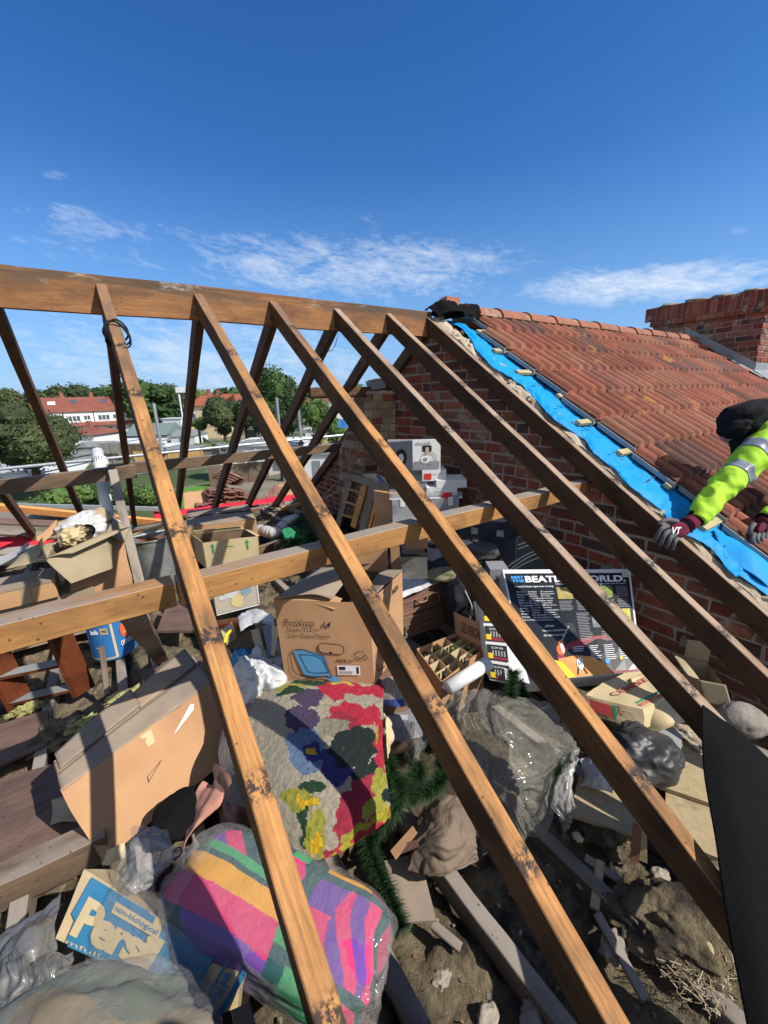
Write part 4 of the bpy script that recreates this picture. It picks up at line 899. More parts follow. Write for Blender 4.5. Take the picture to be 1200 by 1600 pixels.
# sheds and garages
def shed(pxl, pxr, pyb, pyt, d, wall, roof, label, kind='flat', dep=4, ov=.15, pyr=None, name='shed', cat='shed', zb=GZ):
    pl = CAM+ray(pxl, pyb)*d; pr = CAM+ray(pxr, pyb)*d; pl.z = pr.z = zb; ux = pr-pl; wd = ux.length; ux.normalize(); b = V((-ux.y, ux.x, 0))
    if b.dot(CAM-pl) > 0: b = -b
    H = up(pl, pyt).z; t = empty(name, pl+ux*wd/2, label, cat)
    g = G(); g.frame(pl, ux*wd, b*dep, V((0, 0, H))); g.mk('wall', wall, t)
    q = [pl, pl+ux*wd, pl+ux*wd+V((0, 0, H)), pl+V((0, 0, H))]
    if kind == 'flat':
        g = G(); a = pl-ux*ov-b*ov+V((0, 0, H)); g.frame(a, ux*(wd+2*ov), b*(dep+2*ov), V((0, 0, .14))); g.mk('roof', roof, t)
    elif kind == 'gable':
        a = pl-ux*ov-b*ov+V((0, 0, H-.05)); R_ = up(pl+ux*wd/2, pyr).z if pyr else H+1; e = ux*(wd+2*ov); bb = b*(dep+2*ov); c = a+e/2; c.z = GZ+R_; 
        g = G(); g.add([a, c, c+bb, a+bb, a+e, a+e+bb], [(0, 1, 2, 3), (1, 4, 5, 2), ]); g.add([q[3]+V((0,0,-.02)), q[2]+V((0,0,-.02)), (q[3]+q[2])/2+V((0, 0, R_-H-.05))], [(0, 1, 2)]); g.mk('roof', roof, t)
    elif kind == 'ridge':
        a = pl-ux*ov-b*ov+V((0, 0, H-.05)); R_ = up(pl+b*dep/2, pyr).z; e = ux*(wd+2*ov); bb = b*(dep+2*ov); c = a+bb/2; c.z = GZ+R_
        g = G(); g.add([a, a+e, c+e, c, a+bb, a+e+bb], [(0, 1, 2, 3), (3, 2, 5, 4), (0, 3, 4), (1, 5, 2)]); g.mk('roof', roof, t)
    decal('door', q, .35, .02, .6, .8, 'fence_grey' if wall != 'flat_white' else 'shed_grey', t, off=.04)
    return t
shed(-60, 90, 745, 733, 44, 'flat_white', 'shed_grey', 'low garage with a grey sheet roof at the left edge', 'ridge', 5, pyr=720)
shed(-80, 70, 765, 742, 36, 'flat_white', 'flat_white', 'white flat roofed garage at the left edge below the grey roof', 'flat', 6)
shed(115, 160, 712, 699, 58, 'shed_grey', 'shed_grey', 'grey shed with pale pitched roof right of the dark bush', 'ridge', 6, pyr=690)
shed(158, 192, 706, 692, 62, 'shed_brick', 'flat_white', 'low brick garage with a white flat roof edge', 'flat', 5)
shed(196, 262, 692, 681, 68, 'shed_grey', 'shed_green', 'shed with a grey green felted roof in the gardens', 'ridge', 7, pyr=662)
shed(192, 228, 704, 694, 58, 'flat_white', 'flat_white', 'white flat roofed outhouse before the green roof', 'flat', 6)
shed(268, 306, 696, 682, 66, 'flat_white', 'shed_grey', 'white garden garage with grey roof left of the middle trees', 'ridge', 5, pyr=672)
shed(256, 285, 672, 655, 76, 'flat_white', 'flat_white', 'white ground floor extension behind the cream end house', 'flat', 3)
shed(318, 366, 718, 702, 50, 'shed_grey', 'shed_grey', 'grey flat roofed garage before the green hedge', 'flat', 7)
shed(355, 400, 712, 700, 46, 'flat_white', 'shed_grey', 'long low garage with pale roof near the scaffold', 'flat', 8)
shed(384, 432, 684, 672, 62, 'text_black', 'shed_grey', 'black boarded shed with pale gabled roof left of the broad tree', 'gable', 6, pyr=655)
shed(400, 470, 708, 697, 40, 'flat_white', 'flat_white', 'white flat roofed garage under the broad green tree', 'flat', 7)
shed(478, 530, 690, 672, 52, 'flat_white', 'flat_white', 'long white walled outbuilding behind the willow trunk', 'flat', 8)
shed(470, 520, 722, 712, 34, 'flat_white', 'shed_grey', 'low white shed seen below the far purlin', 'flat', 4)
g = hexg([P(528, 668, d=30), P(543, 668, d=30), P(543, 654, d=30), P(529, 655, d=30), P(528, 668, d=31), P(543, 668, d=31), P(543, 655, d=31), P(529, 656, d=31)], 3, .05, 1)
g.mk('blue_cabin', 'blue_box', label='small blue box standing on a white roof behind the rafters', cat='cabin')
def fence(px0, py0, d0, px1, py1, d1, h, m, label, n=None):
    a = CAM+ray(px0, py0)*d0; b = CAM+ray(px1, py1)*d1; a.z = b.z = GZ; d = b-a; Ln = d.length; t = empty('garden_fence', (a+b)/2, label, 'fence'); u_ = d.normalized(); k = max(1, round(Ln/1.8))
    g = G(); nn = V((-u_.y, u_.x, 0))
    for i in range(int(Ln/.15)): g.frame(a+u_*(i*.15)+nn*(.02 if i % 2 else 0), u_*.14, nn*.02, V((0, 0, h)))
    g.mk('boards', m, t)
    for i in range(k+1):
        g = G(); g.frame(a+u_*(i*Ln/k-.05)-nn*.06, u_*.1, nn*.1, V((0, 0, h+.1))); g.mk('post', m, t)
fence(195, 730, 52, 262, 725, 52, 1.9, 'fence_brown', 'brown board fence behind the second front rafter')
fence(160, 722, 56, 196, 718, 56, 1.8, 'fence_grey', 'weathered grey fence right of the white pipe')
fence(215, 735, 46, 318, 722, 46, 1.7, 'fence_yellow', 'yellow new fence panels above the middle lawn')
fence(330, 762, 34, 420, 750, 36, 1.7, 'fence_brown', 'brown fence beyond the stacked tiles')
fence(318, 690, 60, 345, 712, 48, 1.8, 'fence_grey', 'grey slatted fence running back beside the green shrubs')
fence(482, 705, 46, 520, 700, 46, 2.4, 'fence_yellow', 'orange toned fence panels seen through the far rafters at the right')
fence(150, 745, 40, 215, 738, 40, 1.6, 'fence_grey', 'pale grey fence crossing behind the white pipe')
# lawn
lw = [gp(268, 800), gp(345, 775), gp(350, 752), gp(278, 765)]
mk('lawn', [p+V((0, 0, .02)) for p in lw], [(0, 1, 2, 3)], 'lawn_bright', kind='structure')
pv = [gp(330, 760), gp(440, 740), gp(470, 700), gp(350, 712)]
mk('paving', [p+V((0, 0, .015)) for p in pv], [(0, 1, 2, 3)], 'paving', kind='structure')
# shrubs and trees
def gt(px, d, gz=GZ):
    p = CAM+ray(px, 640)*d; return p.x, p.y
def treeat(px, pytop, d, rw, rh, n, size, pal, seed, label, **k):
    x, y = gt(px, d); h = up(V((x, y, GZ)), pytop).z; return tree(x, y, h, (rw, rw, rh), n, size, pal, seed, label, **k)
treeat(28, 622, 30, 3.6, 2.9, 11000, .085, OLIVE, 1, 'big dark olive bush at the left edge with loose leafy outline', lobes=16)
treeat(-75, 610, 34, 3.2, 3.2, 4000, .11, OLIVE, 2, 'second dark bush running out of frame at the left', lobes=10)
treeat(432, 572, 34, 2.3, 3.4, 9000, .09, GREEN, 3, 'broad green tree with pointed crown behind the left middle rafters', lobes=14)
treeat(495, 612, 38, 1.5, 2.2, 4500, .05, LIGHTG, 4, 'pale green weeping willow right of the broad green tree', droop=1.4, name='willow_tree')
treeat(522, 640, 36, 1.1, 1.6, 2500, .05, LIGHTG, 5, 'low pale willow bough beside the brick pier', droop=1.0, name='willow_tree')
treeat(345, 617, 58, 3.0, 3.0, 6000, .11, OLIVE, 6, 'rounded mid green tree before the orange roofed house', lobes=12)
treeat(380, 612, 62, 3.2, 3.4, 5000, .12, GREEN, 7, 'darker tree just right of the rounded one', lobes=12)
treeat(305, 648, 60, 1.6, 1.4, 2500, .08, LIGHTG, 8, 'light green shrub left of the rounded tree', name='shrub', cat='shrub')
for i, (px, py, d, rw, rh, pal, lb) in enumerate([(320, 688, 52, 3.0, 1.5, LIGHTG, 'bright green sprawling hedge above the grey garage'), (355, 686, 54, 2.4, 1.3, LIGHTG, 'bright green hedge before the rounded tree'), (60, 752, 24, 2.2, 1.2, LIGHTG, 'low leafy hedge under the lower scaffold tube at the left'), (110, 752, 25, 2.0, 1.2, GREEN, 'leafy shrub left of the white vent pipe'), (205, 748, 27, 1.6, 1.2, LIGHTG, 'leafy shrub right of the white vent pipe'), (180, 712, 44, 2.0, 1.2, LIGHTG, 'yellow green shrub beside the grey shed'), (150, 705, 50, 1.6, 1.2, OLIVE, 'grey green bush below the terrace gardens'), (105, 722, 40, 1.8, 1.0, GREEN, 'small shrub behind the upper scaffold tube'), (240, 665, 78, 1.6, 1.5, GREEN, 'round shrub against the white terrace'), (175, 676, 78, 1.6, 1.3, GREEN, 'clipped shrub before the patio doors of the terrace'), (410, 690, 44, 1.4, 1.4, GREEN, 'shrub under the broad green tree')]):
    treeat(px, py, d, rw, rh, 2600, .07 if d < 45 else .1, pal, 20+i, lb, name='shrub', cat='shrub', cz=None if d > 45 else None)
# tree line
rnd = random.Random(77); names = ['dark', 'mid green', 'light green']
tl = [(-40, 608, 150, 10), (20, 604, 150, 9), (62, 607, 120, 7), (90, 601, 118, 8), (118, 600, 120, 8), (148, 604, 130, 8), (175, 601, 118, 8), (215, 590, 105, 10), (245, 586, 104, 11), (272, 596, 112, 8), (300, 606, 150, 10), (330, 603, 150, 9), (360, 600, 140, 9), (395, 606, 150, 9), (590, 608, 150, 10), (640, 606, 160, 10), (555, 602, 140, 8), (520, 606, 150, 9), (475, 606, 150, 8)]
SKY = ['skyline tree beyond the left frame edge', 'dark skyline tree above the olive bush', 'olive green skyline tree over the left end of the terrace', 'olive green skyline tree over the terrace skylight', 'olive green skyline tree over the second terrace chimney', 'skyline tree behind the leftmost front rafter top side',
       'skyline tree over the middle of the terrace just left of the rafter', 'broad domed dark tree over the cream end house', 'tall domed tree, highest on the skyline, over the hipped terrace end', 'tree sloping down right of the tall domed one', 'distant skyline tree above the white cabin', 'distant skyline tree above the orange roof',
       'distant skyline tree above the middle of the second orange roof', 'distant skyline tree left of the broad pointed tree', 'skyline tree behind the brick pier', 'skyline tree hidden behind the gable wall', 'skyline tree just left of the brick pier', 'skyline tree above the willow', 'skyline tree right behind the broad pointed tree']
for i, (px, py, d, r) in enumerate(tl):
    pal = [GREEN, OLIVE, GREEN, LIGHTG][i % 4] if i not in (2, 3, 4) else OLIVE
    treeat(px, py, d, r*.85, r*.62, 2600, .32, pal, 50+i, SKY[i], group='trees along the skyline')
g = G()
for k in range(26):
    a_ = -1.1+2.9*k/26; d = 260+30*math.sin(k*1.7); leaves(g, 1100, (math.sin(a_)*d, math.cos(a_)*d, GZ+6+2*math.sin(k*2.1)), (26, 18, 7+2*math.sin(k*3.3)), .9, [(.02, .05, .02), (.03, .06, .025)], 300+k, 8)
g.mk('woodland', 'leaf', usec=True, kind='stuff')
x, y = gt(293, 100)
g = G(); g.frame((x-2, y, 1.6), (3.4, -1.5, 0), (1, 1, 0), (0, 0, 1.3)); g.frame((x-1.5, y, GZ), (.3, 0, 0), (0, .3, 0), (0, 0, 9.2)); g.mk('white_gantry', 'flat_white', label='small white box showing above the trees left of the orange roof', cat='cabin')

house2(100, 150, 700, 668, 680, 66, 'render_white', 'house_roof', 'small bungalow roof between the bush and the terrace', (.2, .8), ((.1, .3, .3, .7),))
for (a_, b_, yb, yt, d_, wm, rm, lb) in [(228, 262, 712, 700, 50, 'flat_white', 'flat_white', 'white garage roof left of the second far rafter'), (262, 300, 716, 704, 47, 'shed_brick', 'shed_grey', 'brick garage with felt roof beyond the yellow fence'), (60, 118, 728, 716, 40, 'shed_grey', 'shed_grey', 'grey sheet roofed lean-to right of the leftmost far rafter'), (380, 420, 700, 690, 55, 'shed_grey', 'flat_white', 'pale shed behind the long low garage'), (505, 545, 712, 700, 38, 'shed_brick', 'shed_grey', 'brick outhouse seen between the far rafters by the pier')]:
    shed(a_, b_, yb, yt, d_, wm, rm, lb, 'flat', 4)
# ------------------------------------------------------------------ things in the loft
def board(name, q4, th, m, label=None, cat='board', parent=None, seed=0, n=6, **k):
    """thin panel on four floor corners (in order), th thick downwards along its normal; grain along first edge"""
    q = [V(p) for p in q4]; x = (q[1]-q[0]).normalized(); nn = x.cross(q[3]-q[0]).normalized()
    if nn.dot(CAM-q[0]) < 0: nn = -nn
    y = nn.cross(x); M = Matrix(((x.x, y.x, nn.x, q[0].x), (x.y, y.y, nn.y, q[0].y), (x.z, y.z, nn.z, q[0].z), (0, 0, 0, 1))); Mi = M.inverted()
    g = hexg([Mi @ (p-nn*th) for p in q]+[Mi @ p for p in q], n, .0012, 5, seed); 
    return mk(name, g.v, g.f, m, parent, M=M, smooth=True, label=label, cat=cat if label else None, **k)
def front(BL, BR, hpx=None, h=None):
    """upright front face from two base corners and a height"""
    u_ = up(BL, hpx) if hpx else V((0, 0, h)); return [BL, BR, BR+u_, BL+u_]
def perp(a, b, d):
    u_ = (b-a); u_.z = 0; u_.normalize(); n = V((-u_.y, u_.x, 0)); 
    if n.dot(CAM-a) > 0: n = -n
    return n*d
# --- laminated boards, planks at lower left
board('floor_board', [P(-70, 1330, z=F+.02), P(130, 1235, z=F+.02), P(88, 1192, z=F+.02), P(-60, 1235, z=F+.02)], .018, 'laminate', 'broad dark laminate board at the left edge, nearest the camera', seed=1)
board('floor_board', [P(-60, 1400, z=F+.015), P(150, 1285, z=F+.015), P(130, 1232, z=F+.015), P(-70, 1320, z=F+.015)], .015, 'laminate', 'laminate board partly under the long carton at lower left', seed=5)
board('floor_board', [P(-60, 1222, z=F+.03), P(73, 1160, z=F+.03), P(75, 1108, z=F+.03), P(-60, 1150, z=F+.03)], .018, 'laminate', 'small laminate board in front of the mahogany shelf unit', seed=2)
timber('plank', P(-80, 1398, z=F+.10), P(165, 1290, z=F+.10), .10, .12, 'old_timber', label='thick weathered timber lying across the lower left below the laminate boards', cat='timber', seed=3, rough=.004)
board('floor_board', [P(225, 1092, z=F+.03), P(330, 1058, z=F+.03), P(325, 1022, z=F+.03), P(222, 1048, z=F+.03)], .018, 'laminate', 'dark reddish board behind the long carton', seed=4)
board('floor_board', [P(245, 985, z=F+.12), P(300, 985, z=F+.12), P(300, 938, z=F+.12), P(262, 940, z=F+.12)], .02, 'laminate', 'purplish board under the near purlin beside the leftmost rafter', seed=6)
# --- shelf unit
A, B, Bk = P(20, 1113, z=F), P(119, 1090, z=F), P(148, 1072, z=F)
su = empty('shelf_unit', (A+B)/2, 'low mahogany shelf unit with dusty grey shelves at the left edge', 'shelf unit')
dp_ = (Bk-B); lean = V((-.05, .02, .48))
hexbox('side_panel', [B, B+dp_*.12+V((.006, 0, 0)), B+dp_*.12+lean, B+lean, B+dp_-V((.0, 0, 0)), Bk, Bk+lean, B+dp_*.9+lean], 'mahogany', su, 3, .0005)
def slab(o, ux, uy, th, m, nm, pr_): g = G(); g.frame(o-V((0, 0, th)), ux, uy, V((0, 0, th))); return g.mk(nm, m, pr_)
sdx = (A-B).normalized()
g = G(); g.frame(B-sdx*.004, sdx*.022, dp_, lean); g.mk('side_panel', 'mahogany', su)
g = G(); g.frame(A, sdx*.022, dp_, lean); g.mk('side_panel', 'mahogany', su)
for k, hh in enumerate((.06, .235, .44)):
    o = B+lean*(hh/.48)+sdx*.018+V((0, 0, 0)); slab(o+dp_*.02, sdx*((A-B).length-.02), dp_*.96, .016, 'shed_grey', 'shelf', su)
    g = G(); g.frame(o-V((0, 0, .018)), sdx*((A-B).length-.02), dp_*.018, V((0, 0, .017))); g.mk('shelf_edge', 'mahogany', su)
g = G(); g.frame(P(-90, 1150, z=F), V((.03, 0, 0)), V((0, .24, 0)), lean); g.mk('side_panel', 'mahogany', su)
# --- cartons
def carton(name, label, q, back, m='cardboard', mt='cardboard_dusty', flaps=(), seed=0, amp=.004, cat='carton', seam=True, group=None, n=10, tape=False):
    """closed carton: q front BL BR TR TL, back = vector or list of four"""
    bk = [V(p)+V(back) for p in q] if not isinstance(back, list) else back
    t = empty(name, (q[0]+q[1])/2, label, cat, group)
    hexbox('body', list(q)+bk, m, t, n, amp, 5, seed, skip=('top',))
    L0, L1 = q[3], q[2]; K0, K1 = bk[3], bk[2]; up_ = ((q[3]-q[0])).normalized()*.004
    f = .485
    net = lambda a, b, c, d, l: [[a+up_, (a+b)/2+up_, b+up_], [(a+c)/2+up_*(1+l), (a+b+c+d)/4+up_*(1+l*2), (b+d)/2+up_*(1+l)], [c+up_*(1+2*l), (c+d)/2+up_*(1+3*l), d+up_*(1+2*l)]]
    M0, M1 = L0.lerp(K0, f), L1.lerp(K1, f); N0, N1 = K0.lerp(L0, f), K1.lerp(L1, f)
    sheet('flap', net(L0, L1, M0, M1, flaps[0] if flaps else 1), 8, 6, mt, t, .003, ((.0015, 6),), seed=seed)
    sheet('flap', net(K0, K1, N0, N1, flaps[1] if flaps else 1), 8, 6, mt, t, .003, ((.0015, 6),), seed=seed+1)
    return t
# long lidded carton far left
BL, BR = P(-60, 968, z=-2.0), P(92, 932, z=-2.0)
hq = front(BL, BR, h=.12); bk = perp(BL, BR, .28)
t = empty('carton', (BL+BR)/2, 'shallow grey topped cardboard carton lying left behind the near purlin', 'carton')
hexbox('body', c8(*hq, bk), 'cardboard', t, 8, .002, seed=3, skip=('top',)); tq = [hq[3]-perp(BL, BR, .006)+V((0, 0, .0)), hq[2]-perp(BL, BR, .006)]
hexbox('lid', [hq[3]+V((-.004, -.004, .001)), hq[2]+V((.006, -.004, .001)), hq[2]+V((.006, -.004, .02)), hq[3]+V((-.004, -.004, .02)), hq[3]+bk+V((-.004, .004, .001)), hq[2]+bk+V((.006, .004, .001)), hq[2]+bk+V((.006, .004, .02)), hq[3]+bk+V((-.004, .004, .02))], 'cardboard_dusty', t, 6, .002)
decal('tape_strip', [hq[0], hq[1], hq[2], hq[3]], .62, .02, .72, .98, 'cardboard_olive', t)
g = G(); bb = BL-V((.02, 0, .36)); g.frame(V((-1.0, .6, F)), (.75, 0, 0), (0, .5, 0), (0, 0, .34)); g.mk('tea_chest', 'cardboard_dusty', label='dusty chest under the shallow carton, hidden behind the near purlin', cat='chest')
# big orange-brown carton and the olive open carton standing in it
q = [P(118, 905, z=-2.1), P(204, 880, z=-2.1), P(182, 812, y=P(204, 880, z=-2.1).y), P(100, 838, y=P(118, 905, z=-2.1).y)]
q = front(P(105, 925, z=-2.15), P(206, 895, z=-2.15), h=.24); q = [P(108, 948, y=.62), P(208, 915, y=.72), P(192, 838, y=.78), P(122, 868, y=.66)]
t = empty('carton', q[0], 'large orange brown carton with bulging side, holding the olive carton and white bag', 'carton')
hexbox('body', c8(*q, perp(q[0], q[1], .35)), 'cardboard', t, 10, .006, seed=6)
decal('tape_strip', q, .35, .55, .5, .75, 'cardboard_dusty', t)
def opencarton(label, q, back, m, flapm, fl, seed=0, inside='cardboard_inside', group=None):
    """open carton; fl = list of (edge a, edge b, outward vector)"""
    bk = [V(p)+V(back) for p in q] if not isinstance(back, list) else back
    t = empty('open_carton', (q[0]+q[1])/2, label, 'carton', group); g = G()
    hexg(list(q)+bk, 8, .004, 5, seed, g, skip=('top',)); g.mk('body', m, t, smooth=True)
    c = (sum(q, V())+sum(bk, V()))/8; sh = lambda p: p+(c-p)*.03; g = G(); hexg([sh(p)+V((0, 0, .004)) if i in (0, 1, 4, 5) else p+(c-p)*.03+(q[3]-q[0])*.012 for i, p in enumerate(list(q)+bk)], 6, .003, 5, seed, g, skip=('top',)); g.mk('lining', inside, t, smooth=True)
    E = {'front': (q[3], q[2]), 'right': (q[2], bk[2]), 'back': (bk[2], bk[3]), 'left': (bk[3], q[3])}
    for i, (e, v, k, tw) in enumerate(fl):
        a_, b_ = E[e]; v = V(v); in_ = (b_-a_)*k
        sheet('flap', [[a_, (a_+b_)/2, b_], [a_+v*.5+in_*.5+V((0, 0, tw)), (a_+b_)/2+v*.5+V((0, 0, tw*1.5)), b_+v*.5-in_*.5], [a_+v+in_, (a_+b_)/2+v, b_+v-in_+V((0, 0, tw*.6))]], 10, 8, flapm, t, .003, ((.002, 8),), seed=seed+i)
    return t
q = [P(112, 915, z=-2.05), P(178, 890, z=-2.05), P(170, 838, z=-1.84), P(82, 880, z=-1.88)]
q = [P(110, 912, y=.45), P(177, 888, y=.55), P(166, 832, y=.60), P(70, 874, y=.50)]
opencarton('sagging olive open carton of packing paper right of the shallow carton', q, V((.06, .30, .03)), 'cardboard_olive', 'cardboard_olive',
           [('front', V((.16, -.02, .01)), .0, .01), ('right', V((.10, .06, -.12)), .05, -.01), ('back', V((-.03, .12, .1)), .1, .02), ('left', V((-.22, .0, -.04)), .1, .02)], 5)
# crumpled packing and loose flaps
for i, (px, py, yy, s, m, lb) in enumerate([(112, 838, .62, .07, 'cardboard_pale', 'crumpled kraft paper ball in the olive carton'), (122, 830, .66, .05, 'gold', 'small gilt ornament in packing paper beside the jar'), (105, 846, .6, .045, 'gold', 'gilt moulding lying against the olive carton flap')]):
    blob('packing_paper' if i == 0 else 'gilt_ornament', P(px, py, y=yy), [(s, 0, 0), (0, s, 0), (0, 0, s*.8)], m, sub=4, lump=(.3, 3), wr=(.18, 4), seed=i, label=lb, cat='paper' if i == 0 else 'ornament')
sheet('loose_cardboard', [[P(10, 892, y=.6), P(45, 868, y=.7), P(65, 840, y=.8)], [P(40, 880, y=.58), P(58, 862, y=.7), P(68, 846, y=.78)], [P(62, 868, y=.55), P(64, 862, y=.6), P(66, 852, y=.7)]], 12, 10, 'cardboard', None, .004, ((.004, 8),), label='torn cardboard flap pointing up between the shallow and olive cartons', cat='cardboard')
sheet('loose_cardboard', [[P(50, 843, y=.95), P(70, 830, y=1.0), P(88, 812, y=1.05)], [P(66, 848, y=.92), P(82, 838, y=.95), P(96, 835, y=1.0)]], 12, 8, 'cardboard', None, .004, ((.004, 8),), label='brown cardboard flap standing behind the olive carton', cat='cardboard')
sheet('loose_cardboard', [[P(-10, 888, y=.8), P(20, 872, y=.85), P(45, 852, y=.9)], [P(-10, 872, y=.85), P(20, 862, y=.9), P(44, 846, y=.95)]], 12, 8, 'grey_card', None, .004, ((.004, 8),), label='dark grey panel leaning at the left edge behind the shallow carton', cat='panel')
# white bag with a jar lying in it
blob('white_bag', P(138, 825, y=.95), [(.20, .05, 0), (0, .14, 0), (0, 0, .12)], 'carrier', sub=5, lump=(.15, 2), wr=(.10, 4), seed=12, label='crumpled white plastic bag on top of the orange brown carton', cat='plastic bag')
jc = P(137, 829, y=.78); jd = (CAM-jc).normalized(); t = empty('tin_can', jc, 'open rusty tin lying on its side in the white bag', 'tin')
g = G(); g.tube([jc-jd*.09, jc+jd*.02], .05, 20, cap=False); g.mk('can_wall', 'cardboard_olive', t, smooth=True)
g = G(); g.tube([jc+jd*.018+V((0, 0, 0)), jc+jd*.026], .052, 20, cap=False); g.mk('rim', 'gold', t)
blob('glass_contents', jc-jd*.02, [(.04, 0, 0), (0, .04, 0), (0, 0, .04)], 'glass_dark', t, 3, (.2, 3), (.1, 4))
# white vent pipe with slotted cap
A, B = P(152, 705, y=2.1), P(170, 812, y=1.4)
vp = empty('vent_pipe', B, 'white plastic vent pipe leaning through the far side of the roof', 'pipe')
g = G(); g.tube([A, B], .052, 20); g.mk('pipe', 'pvc_white', vp, smooth=True)
A2 = P(157, 724, y=1.97); g = G(); d = (B-A).normalized(); g.tube([A2-d*.05, A2+d*.05], .07, 20)
g.mk('slotted_collar', 'pvc_white', vp, smooth=True)
g = G(); 
for k in range(9):
    a_ = -1.2+.3*k; s = d.cross(V((0, 0, 1))).normalized(); s2 = d.cross(s); c = A2+(s*math.sin(a_)-s2*math.cos(a_)*(1 if s2.dot(CAM-A2) < 0 else -1))*.0705; g.frame(c-d*.035, d*.06, s*.006, s2*.004)
g.mk('slot', 'text_black', vp)
# galvanised water tank with a lid ring
ct = P(240, 862, y=1.25); wt = empty('water_tank', (ct.x, ct.y, F), 'galvanised cold water tank full of rust, left of the leftmost front rafter', 'water tank')
hh = P(240, 838, y=1.25).z
g = G(); g.tube([(ct.x, ct.y, F), (ct.x, ct.y, hh)], [.15, .165], 32, cap=False); g.tube([(ct.x, ct.y, F+.01), (ct.x, ct.y, hh)], [.145, .16], 32, cap=False); g.mk('tank_wall', 'galv', wt, smooth=True)
g = G(); pts = [V((ct.x+.168*math.cos(a*.2618), ct.y+.168*math.sin(a*.2618), hh)) for a in range(25)]; g.tube(pts, .009, 8); g.mk('rolled_rim', 'galv', wt, smooth=True)
g = G(); vs = []
for i in range(20):
    for j in range(20): x = -.16+.32*i/19; y = -.16+.32*j/19; vs.append(V((ct.x+x, ct.y+y, hh-.05+.02*nf(V((x, y, 0)), 22, 1))))
fs = [(i*20+j, (i+1)*20+j, (i+1)*20+j+1, i*20+j+1) for i in range(19) for j in range(19) if math.hypot(vs[i*20+j].x-ct.x+.008, vs[i*20+j].y-ct.y+.008) < .150]
mk('rusty_contents', vs, fs, 'rust', wt, smooth=True)
g = G(); g.tube([(ct.x-.17, ct.y+.1, hh+.0), (ct.x+.17, ct.y+.12, hh+.01)], .012, 8); g.mk('pipe_fitting', 'galv', wt)
# timber and laths round the tank
timber('lath', P(200, 838, y=1.9), P(275, 812, y=1.9), .05, .03, 'batten_wood', label='pale lath lying behind the water tank', cat='lath')
timber('lath', P(202, 826, y=2.2), P(290, 808, y=2.2), .07, .03, 'grey_timber', label='grey board end behind the water tank', cat='board')
# blue printed drum
c = P(182, 1028, z=F+.02); R0 = .135; zt = c.z+.30; cc = c+V((0, R0*.9, 0))
bd = empty('blue_drum', (cc.x, cc.y, c.z), 'round blue and white paint drum with an orange oval under the near purlin', 'drum')
g = G(); g.tube([(cc.x, cc.y, c.z), (cc.x, cc.y, zt)], R0, 40); g.mk('drum_wall', 'blue_box', bd, smooth=False)
def cyl(name, c0, r, a0, a1, z0, z1, m, parent, n=10, off=.002):
    vs = []; 
    for i in range(n+1):
        a_ = R(a0+(a1-a0)*i/n)
        for z in (z0, z1): vs.append(V((c0.x+(r+off)*math.sin(a_), c0.y-(r+off)*math.cos(a_), z)))
    return mk(name, vs, [(i*2, i*2+2, i*2+3, i*2+1) for i in range(n)], m, parent)
face = math.degrees(math.atan2(CAM.x-cc.x, -(CAM.y-cc.y)))
cyl('white_band', cc, R0, face-80, face+4, c.z+.012, c.z+.022, 'text_cream', bd); cyl('white_band', cc, R0, face-2, face+4, c.z+.02, zt, 'text_cream', bd)
def cylq(a0, a1, z0, z1):
    f = lambda a_, z: V((cc.x+(R0+.004)*math.sin(R(a_)), cc.y-(R0+.004)*math.cos(R(a_)), z)); return [f(a0, z0), f(a1, z0), f(a1, z1), f(a0, z1)]
q = cylq(face+8, face+62, c.z+.02, zt-.03); shape2('orange_oval', q, [ell(.5, .68, .3, .24)], 'text_orange', bd, .012); text('lettering', 'ORINOCO', q, .1, .26, .95, .40, 'text_white', bd, .013, bold=.03, shear=.2)
shape2('oval_mouth', q, stroke([(.38, .62), (.5, .56), (.62, .66)], .04), 'text_cream', bd, .014)
q = cylq(face-55, face-4, c.z+.02, zt-.03); decal('price_label', q, .55, .72, .95, .9, 'text_cream', bd, .010); text('lettering', 'OMNIVO', q, .6, .76, .92, .86, 'text_black', bd, .011); text('lettering', 'India', q, .08, .74, .45, .88, 'text_white', bd, .011, bold=.03)
text('lettering', 'emulsion paint', q, .2, .3, .6, .36, 'text_white', bd, .011)
# slim stick and bits of yellow glass wool
timber('thin_stick', P(158, 1012, y=-.35), P(168, 1085, z=F+.02), .03, .02, 'old_timber', upv=(0, -1, .2), label='short thin stick standing beside the blue drum', cat='stick')
for i, (px, py, rx, ry, lb) in enumerate([(200, 1090, .10, .06, 'tuft of yellow glass wool behind the long carton'), (130, 1132, .085, .05, 'tuft of yellow glass wool between the laminate boards'), (42, 1108, .07, .02, 'pale sliver of glass wool under the shelf unit'), (130, 1190, .03, .02, 'scrap of foam beside the small laminate board')]):
    c = P(px, py, z=F+.02); blob('glass_wool_tuft', c, [(rx, 0, 0), (0, ry, 0), (0, 0, .03)], 'insulation_yellow', sub=5, lump=(.4, 3), wr=(.25, 6), seed=40+i, ridge=False, label=lb, cat='insulation')
blob('insulation_lump', P(95, 1145, z=F), [(.14, 0, 0), (0, .1, 0), (0, 0, .05)], 'insulation', sub=5, lump=(.3, 3), wr=(.12, 7), seed=49, ridge=False, label='brown slab of old loft insulation beside the small laminate board', cat='insulation')
